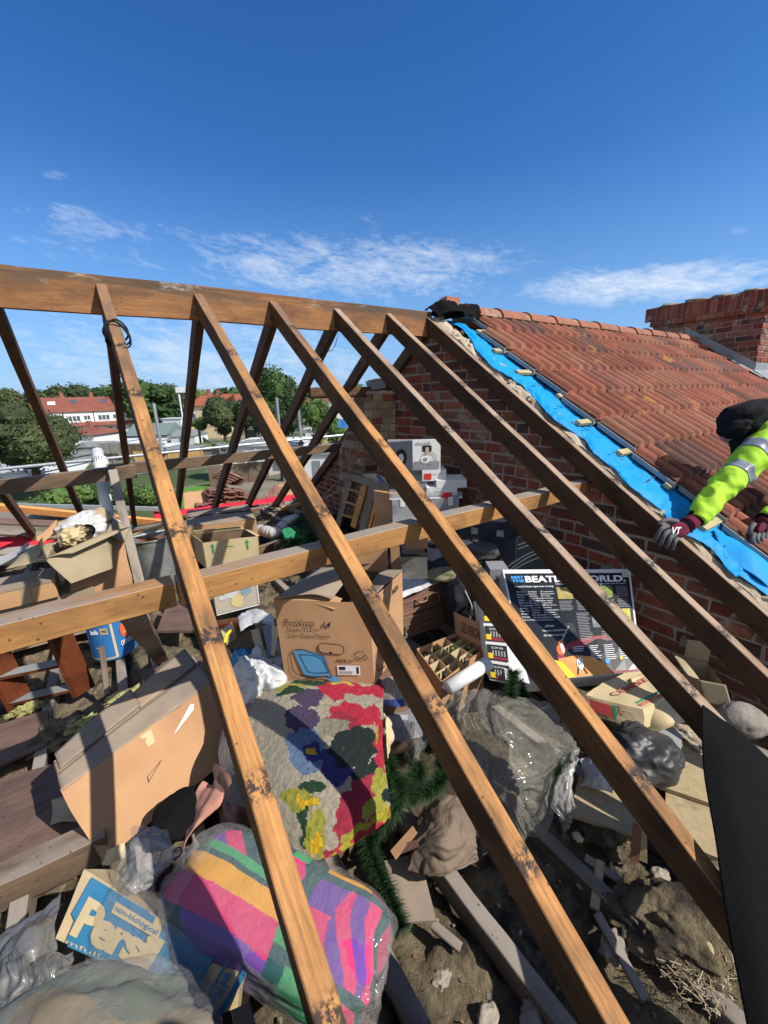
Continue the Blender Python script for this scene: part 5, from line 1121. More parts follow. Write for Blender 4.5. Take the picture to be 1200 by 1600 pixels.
# rubble heap bits on the insulation
rnd = random.Random(61); g = G()
for i in range(3500):
    x = rnd.uniform(-1.2, 2.5); y = rnd.uniform(-2.9, 3.2); s = rnd.uniform(.002, .009)*(2.0 if rnd.random() < .04 else 1); z = -2.43+.05*nf(V((x, y, 0)), 2.2, 1)*1.5+.045*nf(V((x, y, 0)), 7, 2)+.03*nf(V((x, y, 0)), 22, 3)+.003
    a_ = rnd.random()*3.14; g.frame((x, y, z), (s*math.cos(a_)*1.6, s*math.sin(a_)*1.6, s*.3), (-s*math.sin(a_), s*math.cos(a_), 0), (0, 0, s*.5), rnd.choice([(.3, .26, .2), (.2, .16, .12), (.32, .14, .08), (.12, .10, .08)]))
g.mk('debris', 'cloth', usec=True, kind='stuff')
# straw and twigs: nesting litter right lower corner
g = G(); rnd = random.Random(62)
for i in range(900):
    px, py = rnd.gauss(1115, 30), rnd.gauss(1490, 45)
    if px > 1175: continue
    c = P(px, py, z=F-.02+rnd.random()*.03); a_ = rnd.random()*3.14; l = rnd.uniform(.01, .035); g.tube([c, c+V((math.cos(a_)*l, math.sin(a_)*l, rnd.uniform(-.005, .01)))], .0013, 3, rnd.choice([(.35, .27, .16), (.2, .14, .08), (.45, .38, .28)]), cap=False)
g.mk('nest_litter', 'cloth', usec=True, kind='stuff')
# --- long cardboard carton front left
bl, br = P(160, 1348, z=F+.02), P(362, 1178, z=F+.02)
tl = P(97, 1236, z=F+.29); tr = P(332, 1066, z=F+.26)
btl = P(84, 1192, z=F+.31); btr = P(300, 1022, z=F+.29)
bbl = bl+(btl-tl); bbr = br+(btr-tr)
lc = empty('long_carton', (bl+br)/2, 'long cardboard carton with a dusty taped top tilted in front of the shelf unit', 'carton')
hexbox('body', [bl, br, tr, tl, bbl, bbr, btr, btl], 'cardboard', lc, 14, .006, 4, 15, skip=('top',))
sheet('flap', [[tl, tl.lerp(tr, .5), tr], [tl.lerp(btl, .55)+V((0, 0, .006)), tl.lerp(tr, .5).lerp(btl.lerp(btr, .5), .55)+V((0, 0, .012)), tr.lerp(btr, .55)+V((0, 0, .008))]], 20, 5, 'cardboard_dusty', lc, .003, ((.002, 7),), seed=3)
sheet('flap', [[tl.lerp(btl, .42), tl.lerp(btl, .42).lerp(tr.lerp(btr, .42), .5), tr.lerp(btr, .42)], [btl, btl.lerp(btr, .5)+V((0, 0, .01)), btr]], 20, 5, 'cardboard_dusty', lc, .003, ((.003, 7),), seed=4)
for (u0, u1, k) in ((.02, .5, 0), (.5, .97, 1)):
    a_, b_ = tl.lerp(tr, u0).lerp(btl.lerp(btr, u0), .6)+V((0, 0, .012)), tl.lerp(tr, u1).lerp(btl.lerp(btr, u1), .6)+V((0, 0, .022)); c_, d_ = btl.lerp(btr, u0)+V((-.01, .03, .014)), btl.lerp(btr, u1)+V((-.01, .05, .03))
    sheet('flap', [[a_, (a_+b_)/2, b_], [c_, (c_+d_)/2+V((0, 0, .008)), d_]], 14, 5, 'cardboard_dusty', lc, .003, ((.003, 7),), seed=5+k)
q = [bl, br, tr, tl]; decal('torn_patch', q, .43, .80, .50, .98, 'cardboard_pale', lc, .005); shape2('paper_scrap', q, [[(.62, .72), (.80, .84), (.815, .90), (.79, .93)]], 'white_card', lc, .006)
shape2('pen_mark', q, stroke([(.38, .42), (.5, .55), (.39, .49), (.385, .42)], .006), 'text_black', lc, .005)
# crumpled fabric between carton and pillow
sheet('pink_cloth', [[P(318, 1222, z=-2.2), P(345, 1228, z=-2.18), P(362, 1210, z=-2.16)], [P(300, 1262, z=-2.22), P(322, 1262, z=-2.16), P(355, 1240, z=-2.14)], [P(290, 1330, z=-2.24), P(300, 1300, z=-2.2), P(340, 1262, z=-2.16)]], 24, 24, 'cloth', None, .004, ((.015, 9), (.006, 25)), seed=3, colf=lambda u, v: (.5, .24, .17), label='salmon pink cloth crumpled behind the patchwork pillow bag', cat='cloth')
blob('black_bowl', P(282, 1272, z=-2.24), [(.10, .03, 0), (-.03, .10, 0), (0, 0, .05)], 'felt_black', sub=4, lump=(.1, 2), wr=(.03, 4), label='flat black bowl shape under the long carton', cat='bowl')
blob('dark_cushion', P(362, 1240, z=-2.2), [(.06, 0, 0), (0, .16, 0), (0, 0, .1)], 'suitcase', sub=4, lump=(.2, 2), wr=(.03, 4), label='dull brown fabric edge under the flower rug at left', cat='cloth')
sheet('newspaper_scrap', [[P(82, 1250, z=F+.03), P(100, 1245, z=F+.05), P(110, 1250, z=F+.06)], [P(80, 1290, z=F+.03), P(105, 1285, z=F+.05), P(135, 1285, z=F+.07)]], 10, 10, 'cardboard_olive', None, .002, ((.008, 12),), label='scrap of printed paper under the corner of the long carton', cat='paper')
sheet('torn_carton_base', [[P(158, 1330, z=F+.03), P(175, 1325, z=F+.05), P(195, 1315, z=F+.05)], [P(160, 1352, z=F+.01), P(176, 1350, z=F+.02), P(192, 1338, z=F+.04)]], 14, 8, 'cardboard_pale', None, .003, ((.012, 18),), label='torn crumpled cardboard under the near corner of the long carton', cat='cardboard')
# ------------------------------------------------------------------ middle of the loft
def vbox(pxl, pxr, pyb, pyt, D, back, D2=None):
    a_ = P(pxl, pyb, d=D); b_ = P(pxr, pyb, d=D2 or D); b_.z = a_.z; u_ = up(a_, pyt); return [a_, b_, b_+u_, a_+u_], perp(a_, b_, back)
# big carton and pale arrow carton
TL, TR = P(292, 824, z=-1.93), P(400, 811, z=-1.93); bk = P(292, 799, z=-1.93)-TL
carton('carton', 'big brown shipping carton behind the pale one with green arrows', [TL-V((0, 0, .4)), TR-V((0, 0, .4)), TR, TL], bk, seed=11, flaps=(1, 1.5))
TL, TR = P(317, 848, z=-1.96), P(401, 838, z=-1.96); bk = P(303, 838, z=-1.96)-TL+V((0, .05, 0)); q = [TL-V((0, 0, .27)), TR-V((0, 0, .27)), TR, TL]
t = opencarton('pale carton with green arrows behind the near purlin', q, bk, 'cardboard_pale', 'cardboard_pale', [('back', V((-.02, -.02, .05)), .02, .01), ('left', V((-.03, .02, .03)), .1, 0), ('right', V((.05, .02, -.02)), .1, 0)], 21)
decal('carton_label', q, 0, 0, 1, 1, 'cardboard_pale', t, .001)
for u in (.16, .80): shape2('green_arrow', q, [[(u-.02, .55), (u+.02, .55), (u+.02, .8), (u-.02, .8)], [(u-.045, .8), (u+.045, .8), (u, .93)]], 'text_green', t, .004)
shape2('green_print', q, [ell(.46, .72, .09, .05, 12, 10, 170)], 'text_green', t, .004)
# clear storage box with toys, and its support
BL, BR = P(339, 962, z=F+.05), P(406, 945, z=F+.05); q = front(BL, BR, h=.25); bk = perp(BL, BR, .2)
t = empty('storage_box', BL, 'clear plastic picture sided storage box with yellow and blue shapes under the near purlin', 'storage box')
hexbox('tub', c8(*q, bk), 'clear_plastic', t, 4, .001); hexbox('contents', [p+bk*.05+V((0, 0, .008)) for p in c8(*[p for p in q], bk*.8)], 'cardboard_pale', t, 4, .001)
q2 = [p+bk*.04 for p in q]
shape2('yellow_disc', q2, [ell(.5, .33, .15, .22)], 'text_yellow', t, .006); shape2('white_disc', q2, [ell(.38, .66, .16, .18)], 'white_card', t, .005); decal('blue_pot', q2, .62, .5, .84, .88, 'blue_print', t, .006); decal('grey_part', q2, .1, .48, .28, .6, 'white_card', t, .005); shape2('grey_stalk', q2, stroke([(.62, .3), (.8, .55)], .04), 'grey_card', t, .007)
shape2('tub_rim', q, stroke([(0, .98), (1, .98)], .04)+stroke([(.99, 0), (.99, 1)], .02)+stroke([(0, .02), (1, .02)], .03), 'white_plastic', t, .004)
BL, BR = P(332, 990, z=F+.02), P(410, 965, z=F+.02)
timber('timber_block', P(330, 975, z=F+.08), P(412, 960, z=F+.08), .07, .07, 'mahogany', label='reddish timber under the clear picture sided box', cat='timber')
# white flexible duct
pts = [P(398, 826, z=F+.16), P(415, 830, z=F+.17), P(430, 832, z=F+.17), P(443, 822, z=F+.2), P(452, 815, z=F+.22), P(463, 812, z=F+.2)]
fine = [crl(pts, i/70) for i in range(71)]
g = G(); g.tube(fine, [.068+.006*math.sin(i*1.6) for i in range(71)], 16); g.mk('flexible_duct', 'carrier', smooth=True, label='white ribbed flexible duct lying beyond the near purlin', cat='duct')
g = G(); 
for s in (.2, .45, .6): c = crl(pts, s); d = (crl(pts, s+.02)-c).normalized(); a_ = d.orthogonal().normalized(); b_ = d.cross(a_); g.tube([c+(a_*math.cos(i*.524)+b_*math.sin(i*.524))*.077 for i in range(13)], .003, 5)
g.mk('wire_tie', 'black_bag', label='black wire wound round the white duct', cat='wire')
timber('timber_offcut', P(398, 856, z=F+.15), P(446, 840, z=F+.15), .04, .10, 'old_timber', label='reddish brown board on edge before the white duct', cat='board')
# fir garlands
def garland(name, label, paths, m, n, ln, r0, cat='garland', seed=0, group=None, w_=.0012):
    rnd = random.Random(seed); t = empty(name, paths[0][0], label, cat, group); g = G(); s = G()
    tot = 0
    for pth in paths:
        s.tube([crl(pth, i/20) for i in range(21)], .004, 5)
        for i in range(int(n*len(pth)/4)):
            tt = rnd.random(); c = crl(pth, tt); d = (crl(pth, min(tt+.03, 1))-crl(pth, max(tt-.03, 0))).normalized(); a_ = d.orthogonal().normalized(); b_ = d.cross(a_); th = rnd.random()*6.283
            o = (a_*math.cos(th)+b_*math.sin(th)); dr = (o+d*rnd.uniform(.15, .8)+V((0, 0, rnd.uniform(-.1, .1)))).normalized(); l = ln*rnd.uniform(.55, 1.1); sd_ = dr.cross(V((rnd.gauss(0, 1), rnd.gauss(0, 1), rnd.gauss(0, 1)))).normalized()*w_
            p = c+o*r0*rnd.random(); g.add([p-sd_, p+sd_, p+dr*l+sd_*.3], [(0, 1, 2)])
    s.mk('wire_core', 'black_bag', t); g.mk('needles', m, t); return t
garland('fir_wreath', 'dark green artificial fir wreath behind the near purlin beside the duct', [[P(438, 848, z=F+.2), P(460, 835, z=F+.25), P(485, 838, z=F+.25), P(478, 815, z=F+.3)], [P(450, 850, z=F+.2), P(480, 845, z=F+.2), P(500, 842, z=F+.2)], [P(455, 835, z=F+.2), P(470, 815, z=F+.25), P(490, 820, z=F+.25)]], 'fir_dark', 3500, .05, .07, 'wreath', 4, w_=.003)
garland('fir_wreath', 'clump of dark artificial fir between the second rafter and the pine frames', [[P(505, 830, z=F+.25), P(525, 822, z=F+.28), P(550, 828, z=F+.25)], [P(515, 812, z=F+.3), P(535, 815, z=F+.3), P(552, 820, z=F+.28)]], 'fir_dark', 3500, .05, .07, 'wreath', 5, w_=.003)
sheet('green_wrapper', [[P(440, 828, z=-2.0), P(452, 824, z=-2.0), P(462, 832, z=-2.0)], [P(446, 845, z=-2.02), P(455, 838, z=-2.0), P(458, 842, z=-2.0)]], 12, 10, 'text_green', None, .002, ((.01, 20),), label='bright green wrapper caught in the fir wreath', cat='wrapper')
# pine frames leaning by the pier
lf = empty('slatted_frame', P(545, 820, x=2.0), 'pine frame with thin rungs leaning on a stack of boards by the brick pier', 'frame')
def bar(name, a_, b_, xa, xb_, w_, d_, m, parent, **k): return timber(name, P(*a_, x=xa), P(*b_, x=xb_), w_, d_, m, parent, upv=(-1, -.45, .3), **k)
bar('stile', (547, 748), (526, 824), 2.12, 2.0, .075, .035, 'old_timber', lf, seed=1)
bar('stile', (571, 754), (551, 824), 2.08, 1.96, .07, .035, 'pine', lf, seed=2)
for py in (764, 784, 804): bar('rung', (548-(py-748)*.28, py), (568-(py-748)*.28, py+6), 2.10-(py-748)*.0015, 2.06-(py-748)*.0015, .02, .016, 'pine', lf)
bar('top_rail', (536, 742), (607, 763), 2.10, 1.98, .07, .05, 'old_timber', lf, seed=3)
lf2 = empty('slatted_frame', P(570, 835, x=1.9), 'second pine frame leaning in front of the rung frame', 'frame')
bar('stile', (583, 757), (564, 840), 2.03, 1.9, .085, .04, 'old_timber', lf2, seed=4); bar('edge_strip', (592, 760), (573, 840), 2.02, 1.9, .03, .045, 'new_timber', lf2, seed=5)
bar('stile', (599, 763), (579, 838), 2.0, 1.9, .03, .04, 'pine', lf2, seed=8)
bar('top_rail', (580, 760), (611, 776), 2.0, 1.94, .06, .035, 'old_timber', lf2, seed=6)
q, bk = vbox(580, 618, 830, 768, 3.6, .25, 3.45); q = [p+V((.03, -.02, 0)) for p in q]
hexbox('carton', c8(*q, bk), 'cardboard', None, 8, .008, seed=14, label='brown carton leaning behind the pine frames', cat='carton')
sheet('folded_card', [[P(565, 742, x=2.14), P(585, 740, x=2.14), P(600, 745, x=2.14)], [P(575, 752, x=2.08), P(596, 755, x=2.08), P(612, 765, x=2.08)]], 10, 8, 'cardboard_pale', None, .003, ((.004, 9),), label='pale folded card lying over the frames', cat='card')
timber('blue_strip', P(590, 742, x=2.12), P(608, 765, x=2.05), .03, .02, 'blue_box', label='dark blue strip behind the pine frames', cat='strip')
for k in range(3):
    c = P(560+8*k-4, 752-9*k, y=.6); g = G(); bricks(g, c+V((0, 0, 0)), (1, 0, 0), (0, 0, 1), (0, -1, 0), .01, .01, lambda u, v: False, RED)
c = P(590, 737, x=2.16); 
for k in range(2):
    g = hexg(c8(c+V((0, -.02*k, .075*k)), c+V((.0, -.13-.02*k, .075*k)), c+V((0, -.13-.02*k, .065+.075*k)), c+V((0, -.02*k, .065+.075*k)), (.1, 0, 0)), 4, .002); g.mk('loose_brick', 'shed_brick', label=['lower orange red loose brick on the pier shoulder', 'upper orange red loose brick on the pier shoulder'][k], cat='brick', smooth=True)
# rubble under the far corner
rnd = random.Random(9)
for i in range(14):
    c = P(rnd.uniform(485, 530), rnd.uniform(765, 812), z=F+.02)
    if c.x > 2.4: c.x = 2.4-rnd.random()*.2
    c.y = min(c.y, 3.2)
    blob('mortar_lump', c, [(rnd.uniform(.04, .11), 0, 0), (0, rnd.uniform(.04, .1), 0), (0, 0, rnd.uniform(.03, .06))], 'stone', sub=3, lump=(.5, 2), wr=(.1, 5), seed=i, label='lump of broken mortar under the raking rafters beside the pier', cat='rubble', group='rubble at the foot of the gable wall')
for k, (a_, b_) in enumerate([((505, 775), (528, 752)), ((500, 782), (532, 765))]): timber('splintered_lath', P(*a_, y=1.6), P(*b_, y=1.3), .03, .012, 'batten_wood', label=['splintered lath leaning up the wall left of the pine frames', 'lower splintered lath by the pine frames'][k], cat='lath')
# cartons low under the purlin
q, bk = vbox(552, 606, 905, 853, 2.35, .2); carton('carton', 'taped brown carton just below the near purlin, behind the monitor carton', q, bk, 'cardboard', 'cardboard', seed=15)
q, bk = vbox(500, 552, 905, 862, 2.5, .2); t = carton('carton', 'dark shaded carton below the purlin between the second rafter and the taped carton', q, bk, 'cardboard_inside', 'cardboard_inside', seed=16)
g = G(); pts = [P(560, 882, z=-1.85), P(568, 872, z=-1.85), P(565, 862, z=-1.85)]; 
sheet('white_tray', [[P(548, 880, z=-1.95), P(560, 868, z=-1.92)], [P(560, 905, z=-1.97), P(568, 875, z=-1.93)]], 8, 8, 'white_plastic', None, .006, ((.002, 8),), label='white plastic tray corner beside the second rafter', cat='tray')
q, bk = vbox(628, 668, 905, 868, 2.15, .2); t = empty('storage_tub', q[0], 'grey plastic tub holding a small brown carton left of the black holdall', 'tub'); hexbox('tub', c8(*q, bk), 'grey_plastic', t, 6, .002); u_ = q[3]-q[0]; g = G(); g.tube([q[3], q[2], q[2]+bk, q[3]+bk, q[3]], .008, 6); g.mk('rim', 'black_bag', t)
q, bk = vbox(634, 668, 874, 842, 2.2, .12); carton('carton', 'small brown carton standing in the grey tub', q, bk, seed=17)
# crate stack by the gable wall
D = 3.35
q, bk = vbox(614, 716, 824, 781, D, .34); t = empty('storage_box', q[0], 'clear plastic crate with a red label on its lid under the white boxes', 'storage box')
hexbox('tub', c8(*q, bk), 'clear_plastic', t, 6, .002); hexbox('contents', [p+bk*.08+V((0, 0, .01)) for p in c8(*q, bk*.8)], 'grey_card', t, 5, .004)
for k in range(2): c_ = bil(q, .12+.72*k, 1); g = G(); g.frame(c_-V((0, 0, .06))-bk*.02, (q[1]-q[0])*.07, bk*.02, V((0, 0, .07))); g.mk('clip', 'white_plastic', t)
lq, lb = vbox(609, 722, 781, 772, D-.03, .40); hexbox('lid', c8(*lq, lb), 'clear_plastic', t, 6, .001); hexbox('lid_rim', c8(*[p-lb*.01 for p in lq[:2]], *[p-lb*.01 for p in lq[:2][::-1]], lb*.01) if False else [lq[0]-lb*.02, lq[1]-lb*.02, lq[1]-lb*.02+V((0, 0, .012)), lq[0]-lb*.02+V((0, 0, .012)), lq[0], lq[1], lq[1]+V((0, 0, .012)), lq[0]+V((0, 0, .012))], 'white_plastic', t, 2, 0)
decal('red_label', lq, .72, -.25, .85, 1.05, 'text_red', t, .012)
q, bk = vbox(612, 720, 905, 826, 3.35, .34); bk = bk; carton('carton', 'plain carton under the clear crate, hidden below the purlin', q, bk, seed=18)
for (l, r, b_, t_, dd, dp2, m, lb_, nm) in [(667, 714, 775, 762, 3.33, .26, 'white_card', 'white flat box resting on the crate lid', 'a'), (640, 668, 772, 752, 3.4, .22, 'clear_plastic', 'small clear box beside the white boxes on the crate', 'e'), (682, 729, 763, 751, 3.31, .24, 'white_card', 'long white box jutting to the right in the stack on the crate', 'b'), (660, 697, 752, 735, 3.36, .2, 'white_card', 'white box with a small red label under the shower carton', 'c'), (634, 661, 753, 735, 3.42, .22, 'grey_card', 'grey box with pale letter left of the red labelled box', 'd')]:
    q, bk = vbox(l, r, b_, t_, dd, dp2); t = empty('flat_box', q[0], lb_, 'box', 'white boxes stacked on the clear crate'); hexbox('body', c8(*q, bk), m, t, 3, .001)
    if nm == 'c': decal('red_label', q, .08, .15, .38, .7, 'text_red', t); text('lettering', 'LED lamp', q, .45, .5, .9, .7, 'text_grey', t)
    if nm == 'a': decal('printed_panel', q, .08, .15, .95, .85, 'white_card', t); text('lettering', 'router', q, .2, .3, .5, .7, 'text_grey', t)
    if nm == 'd': text('lettering', 'W', q, .65, .3, .95, .7, 'text_grey', t, bold=.03)
# shower carton
q, bk = vbox(645, 688, 735, 688, 3.34, .24); q3, b3 = vbox(607, 645, 733, 691, 3.46, .2, 3.34); q3 = [q3[0], q[0], q[3], q3[3]]
t = empty('appliance_box', q[0], 'grey and white printed shower carton on top of the white boxes by the wall', 'box')
hexbox('body', [q3[0], q[0], q[3], q3[3], q3[0]+bk, q[1]+bk*.2, q[2]+bk*.2, q3[3]+bk], 'grey_card', t, 3, .001); hexbox('front_panel', c8(*q, bk*.15), 'white_card', t, 3, .001)
text('lettering', 'dwell', q, .1, .84, .62, .94, 'text_grey', t, bold=.02); decal('cut_out', q, .35, .62, .68, .82, 'text_black', t)
decal('print_band', q, .04, .04, .96, .3, 'grey_card', t, .004); decal('spout', q, .46, .5, .58, .76, 'cardboard_pale', t, .006)
shape2('shower_head', q, [ell(.45, .36, .16, .13)], 'text_white', t, .006); shape2('shower_dial', q, [ell(.45, .36, .08, .07)], 'grey_card', t, .008); shape2('shower_hose', q, stroke(ell(.58, .4, .26, .2, 14, -100, 170), .035), 'text_grey', t, .007)
shape2('handset_print', q3, [ell(.55, .45, .22, .28)], 'text_black', t, .004); shape2('handset_face', q3, [ell(.55, .42, .11, .15)], 'white_card', t, .006); shape2('hose_print', q3, stroke(ell(.6, .5, .32, .38, 16, 0, 250), .04), 'text_grey', t, .006)
# suitcases
TL, TR = P(602, 936, z=-1.90), P(708, 904, z=-1.90); bk = P(622, 884, z=-1.90)-TL
for k in range(2):
    z0 = V((0, 0, -.165*(k+1))); q = [TL+z0, TR+z0, TR+z0+V((0, 0, .158)), TL+z0+V((0, 0, .158))]
    if k: q = [p+V((.02, -.01, 0)) for p in q]
    t = empty('suitcase', q[0], ['upper brown leathery suitcase under the crumpled white plastic', 'lower brown suitcase under its twin'][k], 'suitcase', 'pair of brown suitcases')
    hexbox('shell', c8(*q, bk), 'suitcase', t, 10, .003, 5, 30+k)
    g = G(); n_ = qn(q)
    for v in (.06, .62, .94): g.tube([bil(q, u/12, v)+n_*.003 for u in range(13)], .0035, 5)
    g.mk('piping', 'suitcase', t)
    for u in (.22, .78):
        c_ = bil(q, u, .6)+n_*.004; g = G(); g.tube([c_, c_+V((0, 0, -.05))], .004, 6); g.tube([c_+V((0, 0, -.055)), c_+V((0, 0, -.055))+n_*.012], .009, 10); g.mk('catch', 'galv', t)
    g = G(); g.tube([bil(q, .42, .6)+n_*.004, bil(q, .44, .5)+n_*.03, bil(q, .56, .5)+n_*.03, bil(q, .58, .6)+n_*.004], .007, 8); g.mk('handle', 'suitcase', t, smooth=True)
sheet('plastic_sheet', [[P(603, 905, z=-1.86), P(640, 885, z=-1.85), P(672, 882, z=-1.86)], [P(606, 928, z=-1.87), P(640, 910, z=-1.85), P(680, 900, z=-1.87)], [P(615, 938, z=-1.885), P(660, 920, z=-1.88), P(690, 908, z=-1.89)]], 40, 30, 'carrier', None, .002, ((.012, 7), (.005, 22)), ridge=True, label='crumpled whitish plastic sheet on the upper suitcase', cat='plastic sheet')
blob('cushion', P(692, 896, z=-1.84), [(.11, -.06, 0), (.04, .08, 0), (0, 0, .045)], 'olive_cloth', sub=4, lump=(.2, 2), wr=(.04, 4), seed=3, label='olive cushion between the suitcases and the black holdall', cat='cushion')
# bags
def bag(name, label, c, ax, m, seed, straps=(), sq=3.2, **k):
    t = empty(name, c-V(ax[2]), label, 'bag'); blob('bag_body', c, ax, m, t, 5, (.14, 2), (.02, 5), seed, sq=sq)
    return t
t = bag('holdall', 'navy black holdall behind the suitcases under the near purlin', P(690, 868, z=-1.78), [(.17, -.09, 0), (.07, .14, 0), (0, 0, .085)], 'navy_cloth', 1)
g = G(); c = P(690, 868, z=-1.78); g.tube([c+V((-.1, .02, .07)), c+V((-.05, -.02, .12)), c+V((.05, -.06, .11)), c+V((.1, -.07, .06))], .01, 8); g.mk('handle', 'black_bag', t, smooth=True)
t = bag('holdall', 'dark grey rounded bag right of the navy holdall', P(745, 856, z=-1.74), [(.14, -.08, 0), (.06, .12, 0), (0, 0, .08)], 'grey_bag', 2, sq=2.6)
g = G(); c = P(745, 856, z=-1.74); g.tube([c+V((-.10, -.1, .02)), c+V((-.06, -.02, .09)), c+V((.02, .07, .07))], .006, 8); g.mk('piping', 'black_bag', t, smooth=True)
q, bk = vbox(700, 806, 862, 808, 3.0, .14, 2.8); t = empty('instrument_case', q[0], 'black instrument case with metal catches against the wall below the purlin end', 'case'); hexbox('case_shell', c8(*q, bk), 'navy_cloth', t, 6, .003)
for u in (.35, .72): decal('catch', q, u, .6, u+.1, .78, 'galv', t, .006)
blob('fur_hood', P(805, 828, z=-1.72), [(.08, -.05, 0), (.02, .05, 0), (0, 0, .035)], 'cardboard_olive', sub=4, lump=(.3, 3), wr=(.2, 5), seed=5, label='fluffy tan trim behind the striped gig bag', cat='trim')
# rucksack
c = P(727, 945, z=-1.98); t = bag('rucksack', 'black rucksack with pale piping right of the brown suitcases', c, [(.11, -.07, 0), (.06, .1, 0), (0, 0, .18)], 'black_bag', 7, sq=2.8)
for k in range(4):
    g = G(); pts = [c+V((-.10+.055*k+.02*math.sin(i*.3), -.10-.02*k+.01*math.cos(i), .17-.30*i/10)) + V((0, -.03*math.sin(i*.31), 0)) for i in range(11)]; g.tube(pts, .0035, 5); g.mk('piping', 'grey_bag' if k % 2 else 'carrier', t, smooth=True)
for k in range(2): g = G(); g.tube([c+V((-.06+.07*k, -.13, .1)), c+V((-.08+.07*k, -.17, -.0)), c+V((-.05+.07*k, -.15, -.13))], .012, 6); g.mk('strap', 'grey_bag', t, smooth=True)
# striped gig bag
D = 2.95; ol = [(738, 905), (752, 878), (772, 858), (798, 843), (826, 836), (842, 846), (862, 880), (885, 930), (890, 965), (755, 965)]
fr = [P(a_, b_, d=D+.1*(a_-740)/150) for a_, b_ in ol]; bkv = V((.06, .09, -.005)); n = len(fr); c0 = sum(fr, V())/n
t = empty('gig_bag', fr[-1], 'dark grey curved gig bag with white curved lines behind the game box', 'gig bag')
g = G(); g.add(fr+[p+bkv for p in fr], [tuple(range(n)), tuple(range(2*n-1, n-1, -1))]+[(i, i+n, (i+1) % n+n, (i+1) % n) for i in range(n)]); g.mk('bag_body', 'gig_bag', t)
def onp(a_, b_, o=.006): return P(a_, b_, d=D+.1*(a_-740)/150-o)
g = G()
for pts in [[(739, 902), (753, 876), (773, 857), (798, 842), (826, 835)], [(745, 905), (765, 880), (795, 858), (834, 843)], [(749, 907), (770, 884), (800, 862), (838, 848)], [(765, 912), (790, 888), (820, 868), (850, 856)], [(773, 915), (795, 892), (823, 872), (852, 860)], [(800, 892), (825, 878), (862, 864)]]:
    P3 = [onp(a_, b_) for a_, b_ in pts]; g.tube([crl(P3, i/16) for i in range(17)], .0045, 5)
g.mk('white_piping', 'white_line', t)
qt = [onp(757, 884), onp(806, 852), onp(802, 846), onp(754, 877)]; text('lettering', 'Merlin Guitars', qt, .3, .1, 1., .8, 'text_white', t, .002)
# console box and magazines box
q = [P(745, 945, d=1.82), P(788, 960, d=1.8), P(785, 893, d=1.8), P(765, 888, d=1.85)]
q, bk = vbox(762, 790, 975, 890, 2.78, .14); t = empty('console_box', q[0], 'small grey games console carton standing left of the big game box', 'box'); hexbox('body', c8(*q, bk), 'grey_card', t, 3, .001); text('lettering', 'Wii', q, .3, .78, .65, .9, 'text_black', t, bold=.01)
q = [P(765, 1062, z=-2.12), P(800, 1070, z=-2.12), P(785, 945, z=-1.80), P(752, 945, z=-1.80)]
t = empty('game_case_box', q[0], 'upright carton of black game cases with yellow spots left of the big game box', 'box'); bk = V((.06, .1, .0)); hexbox('body', c8(*q, bk), 'white_card', t, 3, .001)
for k in range(4):
    v0 = .02+.245*k; decal('case_panel', q, .06, v0, .97, v0+.2, 'game_black', t, .004); decal('case_base', q, .3, v0+.01, .95, v0+.05, 'game_red', t, .006); decal('yellow_spot', q, .08, v0+.02, .3, v0+.09, 'text_yellow', t, .007)
    for j in range(5): decal('case_figure', q, .28+.13*j, v0+.06, .35+.13*j, v0+.13, 'text_grey', t, .007, nn=1)
    text('lettering', 'GUITAR', q, .25, v0+.15, .8, v0+.175, 'text_white', t, .007)
# big game box, leaning back
q = [P(823, 1066, z=-2.10), P(1003, 1048, z=-2.10), P(984, 889, z=-1.745), P(785, 890, z=-1.76)]
t = empty('game_box', (q[0]+q[1])/2, 'large black and red band game carton with bold white title leaning under the fourth rafter', 'box')
nq = qn(q); hexbox('body', c8(*q, -nq*.13), 'white_card', t, 4, .001)
decal('printed_front', q, .012, .0, .985, .955, 'game_black', t, .002, 8)
shape2('red_field', q, [[(.35, .0), (.982, .0), (.982, .26), (.9, .31), (.75, .335), (.6, .32), (.45, .29), (.3, .23), (.3, .0)]], 'game_red', t, .003)
shape2('orange_field', q, [[(.3, .0), (.74, .0), (.68, .09), (.58, .15), (.45, .17), (.3, .15)]], 'game_orange', t, .004); shape2('yellow_corner', q, [[(.25, .0), (.42, .0), (.33, .12), (.25, .15)]], 'text_yellow', t, .0045)
text('title', 'BEATLES WORLD.', q, .165, .855, .955, .925, 'text_white', t, .004, bold=.035); text('title', 'MEET', q, .055, .895, .155, .925, 'text_blue', t, .004, bold=.04); text('title', 'THE', q, .055, .858, .155, .887, 'text_blue', t, .004, bold=.04)
text('lettering', "Featuring The Beatles original master recordings", q, .07, .80, .38, .822, 'text_white', t, .004, bold=.01)
rnd = random.Random(4); W_ = ['Twist', 'Boys', 'Do you want', 'Get back', 'Taxman', 'Hello', 'Birthday', 'Helter', 'Revolution', 'Here comes', 'Something', 'Octopus', 'Dig a pony', 'I feel fine']
def greek(cols_, m='text_white'):
    for (u0, v1, v0, n_, wd) in cols_:
        for k in range(n_):
            v = v1-(v1-v0)*k/n_; w_ = wd*(.5+.5*rnd.random()); text('lettering', rnd.choice(W_), q, u0, v-(v1-v0)/n_*.55, u0+w_, v, m, t, .004)
greek([(.075, .765, .47, 11, .10), (.165, .765, .47, 13, .11), (.265, .765, .47, 13, .12)])
text('lettering', '...and more', q, .24, .42, .32, .445, 'text_white', t, .004, bold=.01); text('lettering', 'free songs to download through', q, .22, .375, .42, .40, 'text_white', t, .004); text('lettering', 'the music store now', q, .22, .34, .40, .36, 'text_white', t, .004)
text('lettering', 'Follow the band through its years and play along on guitar bass and drums', q, .40, .825, .955, .845, 'text_white', t, .004)
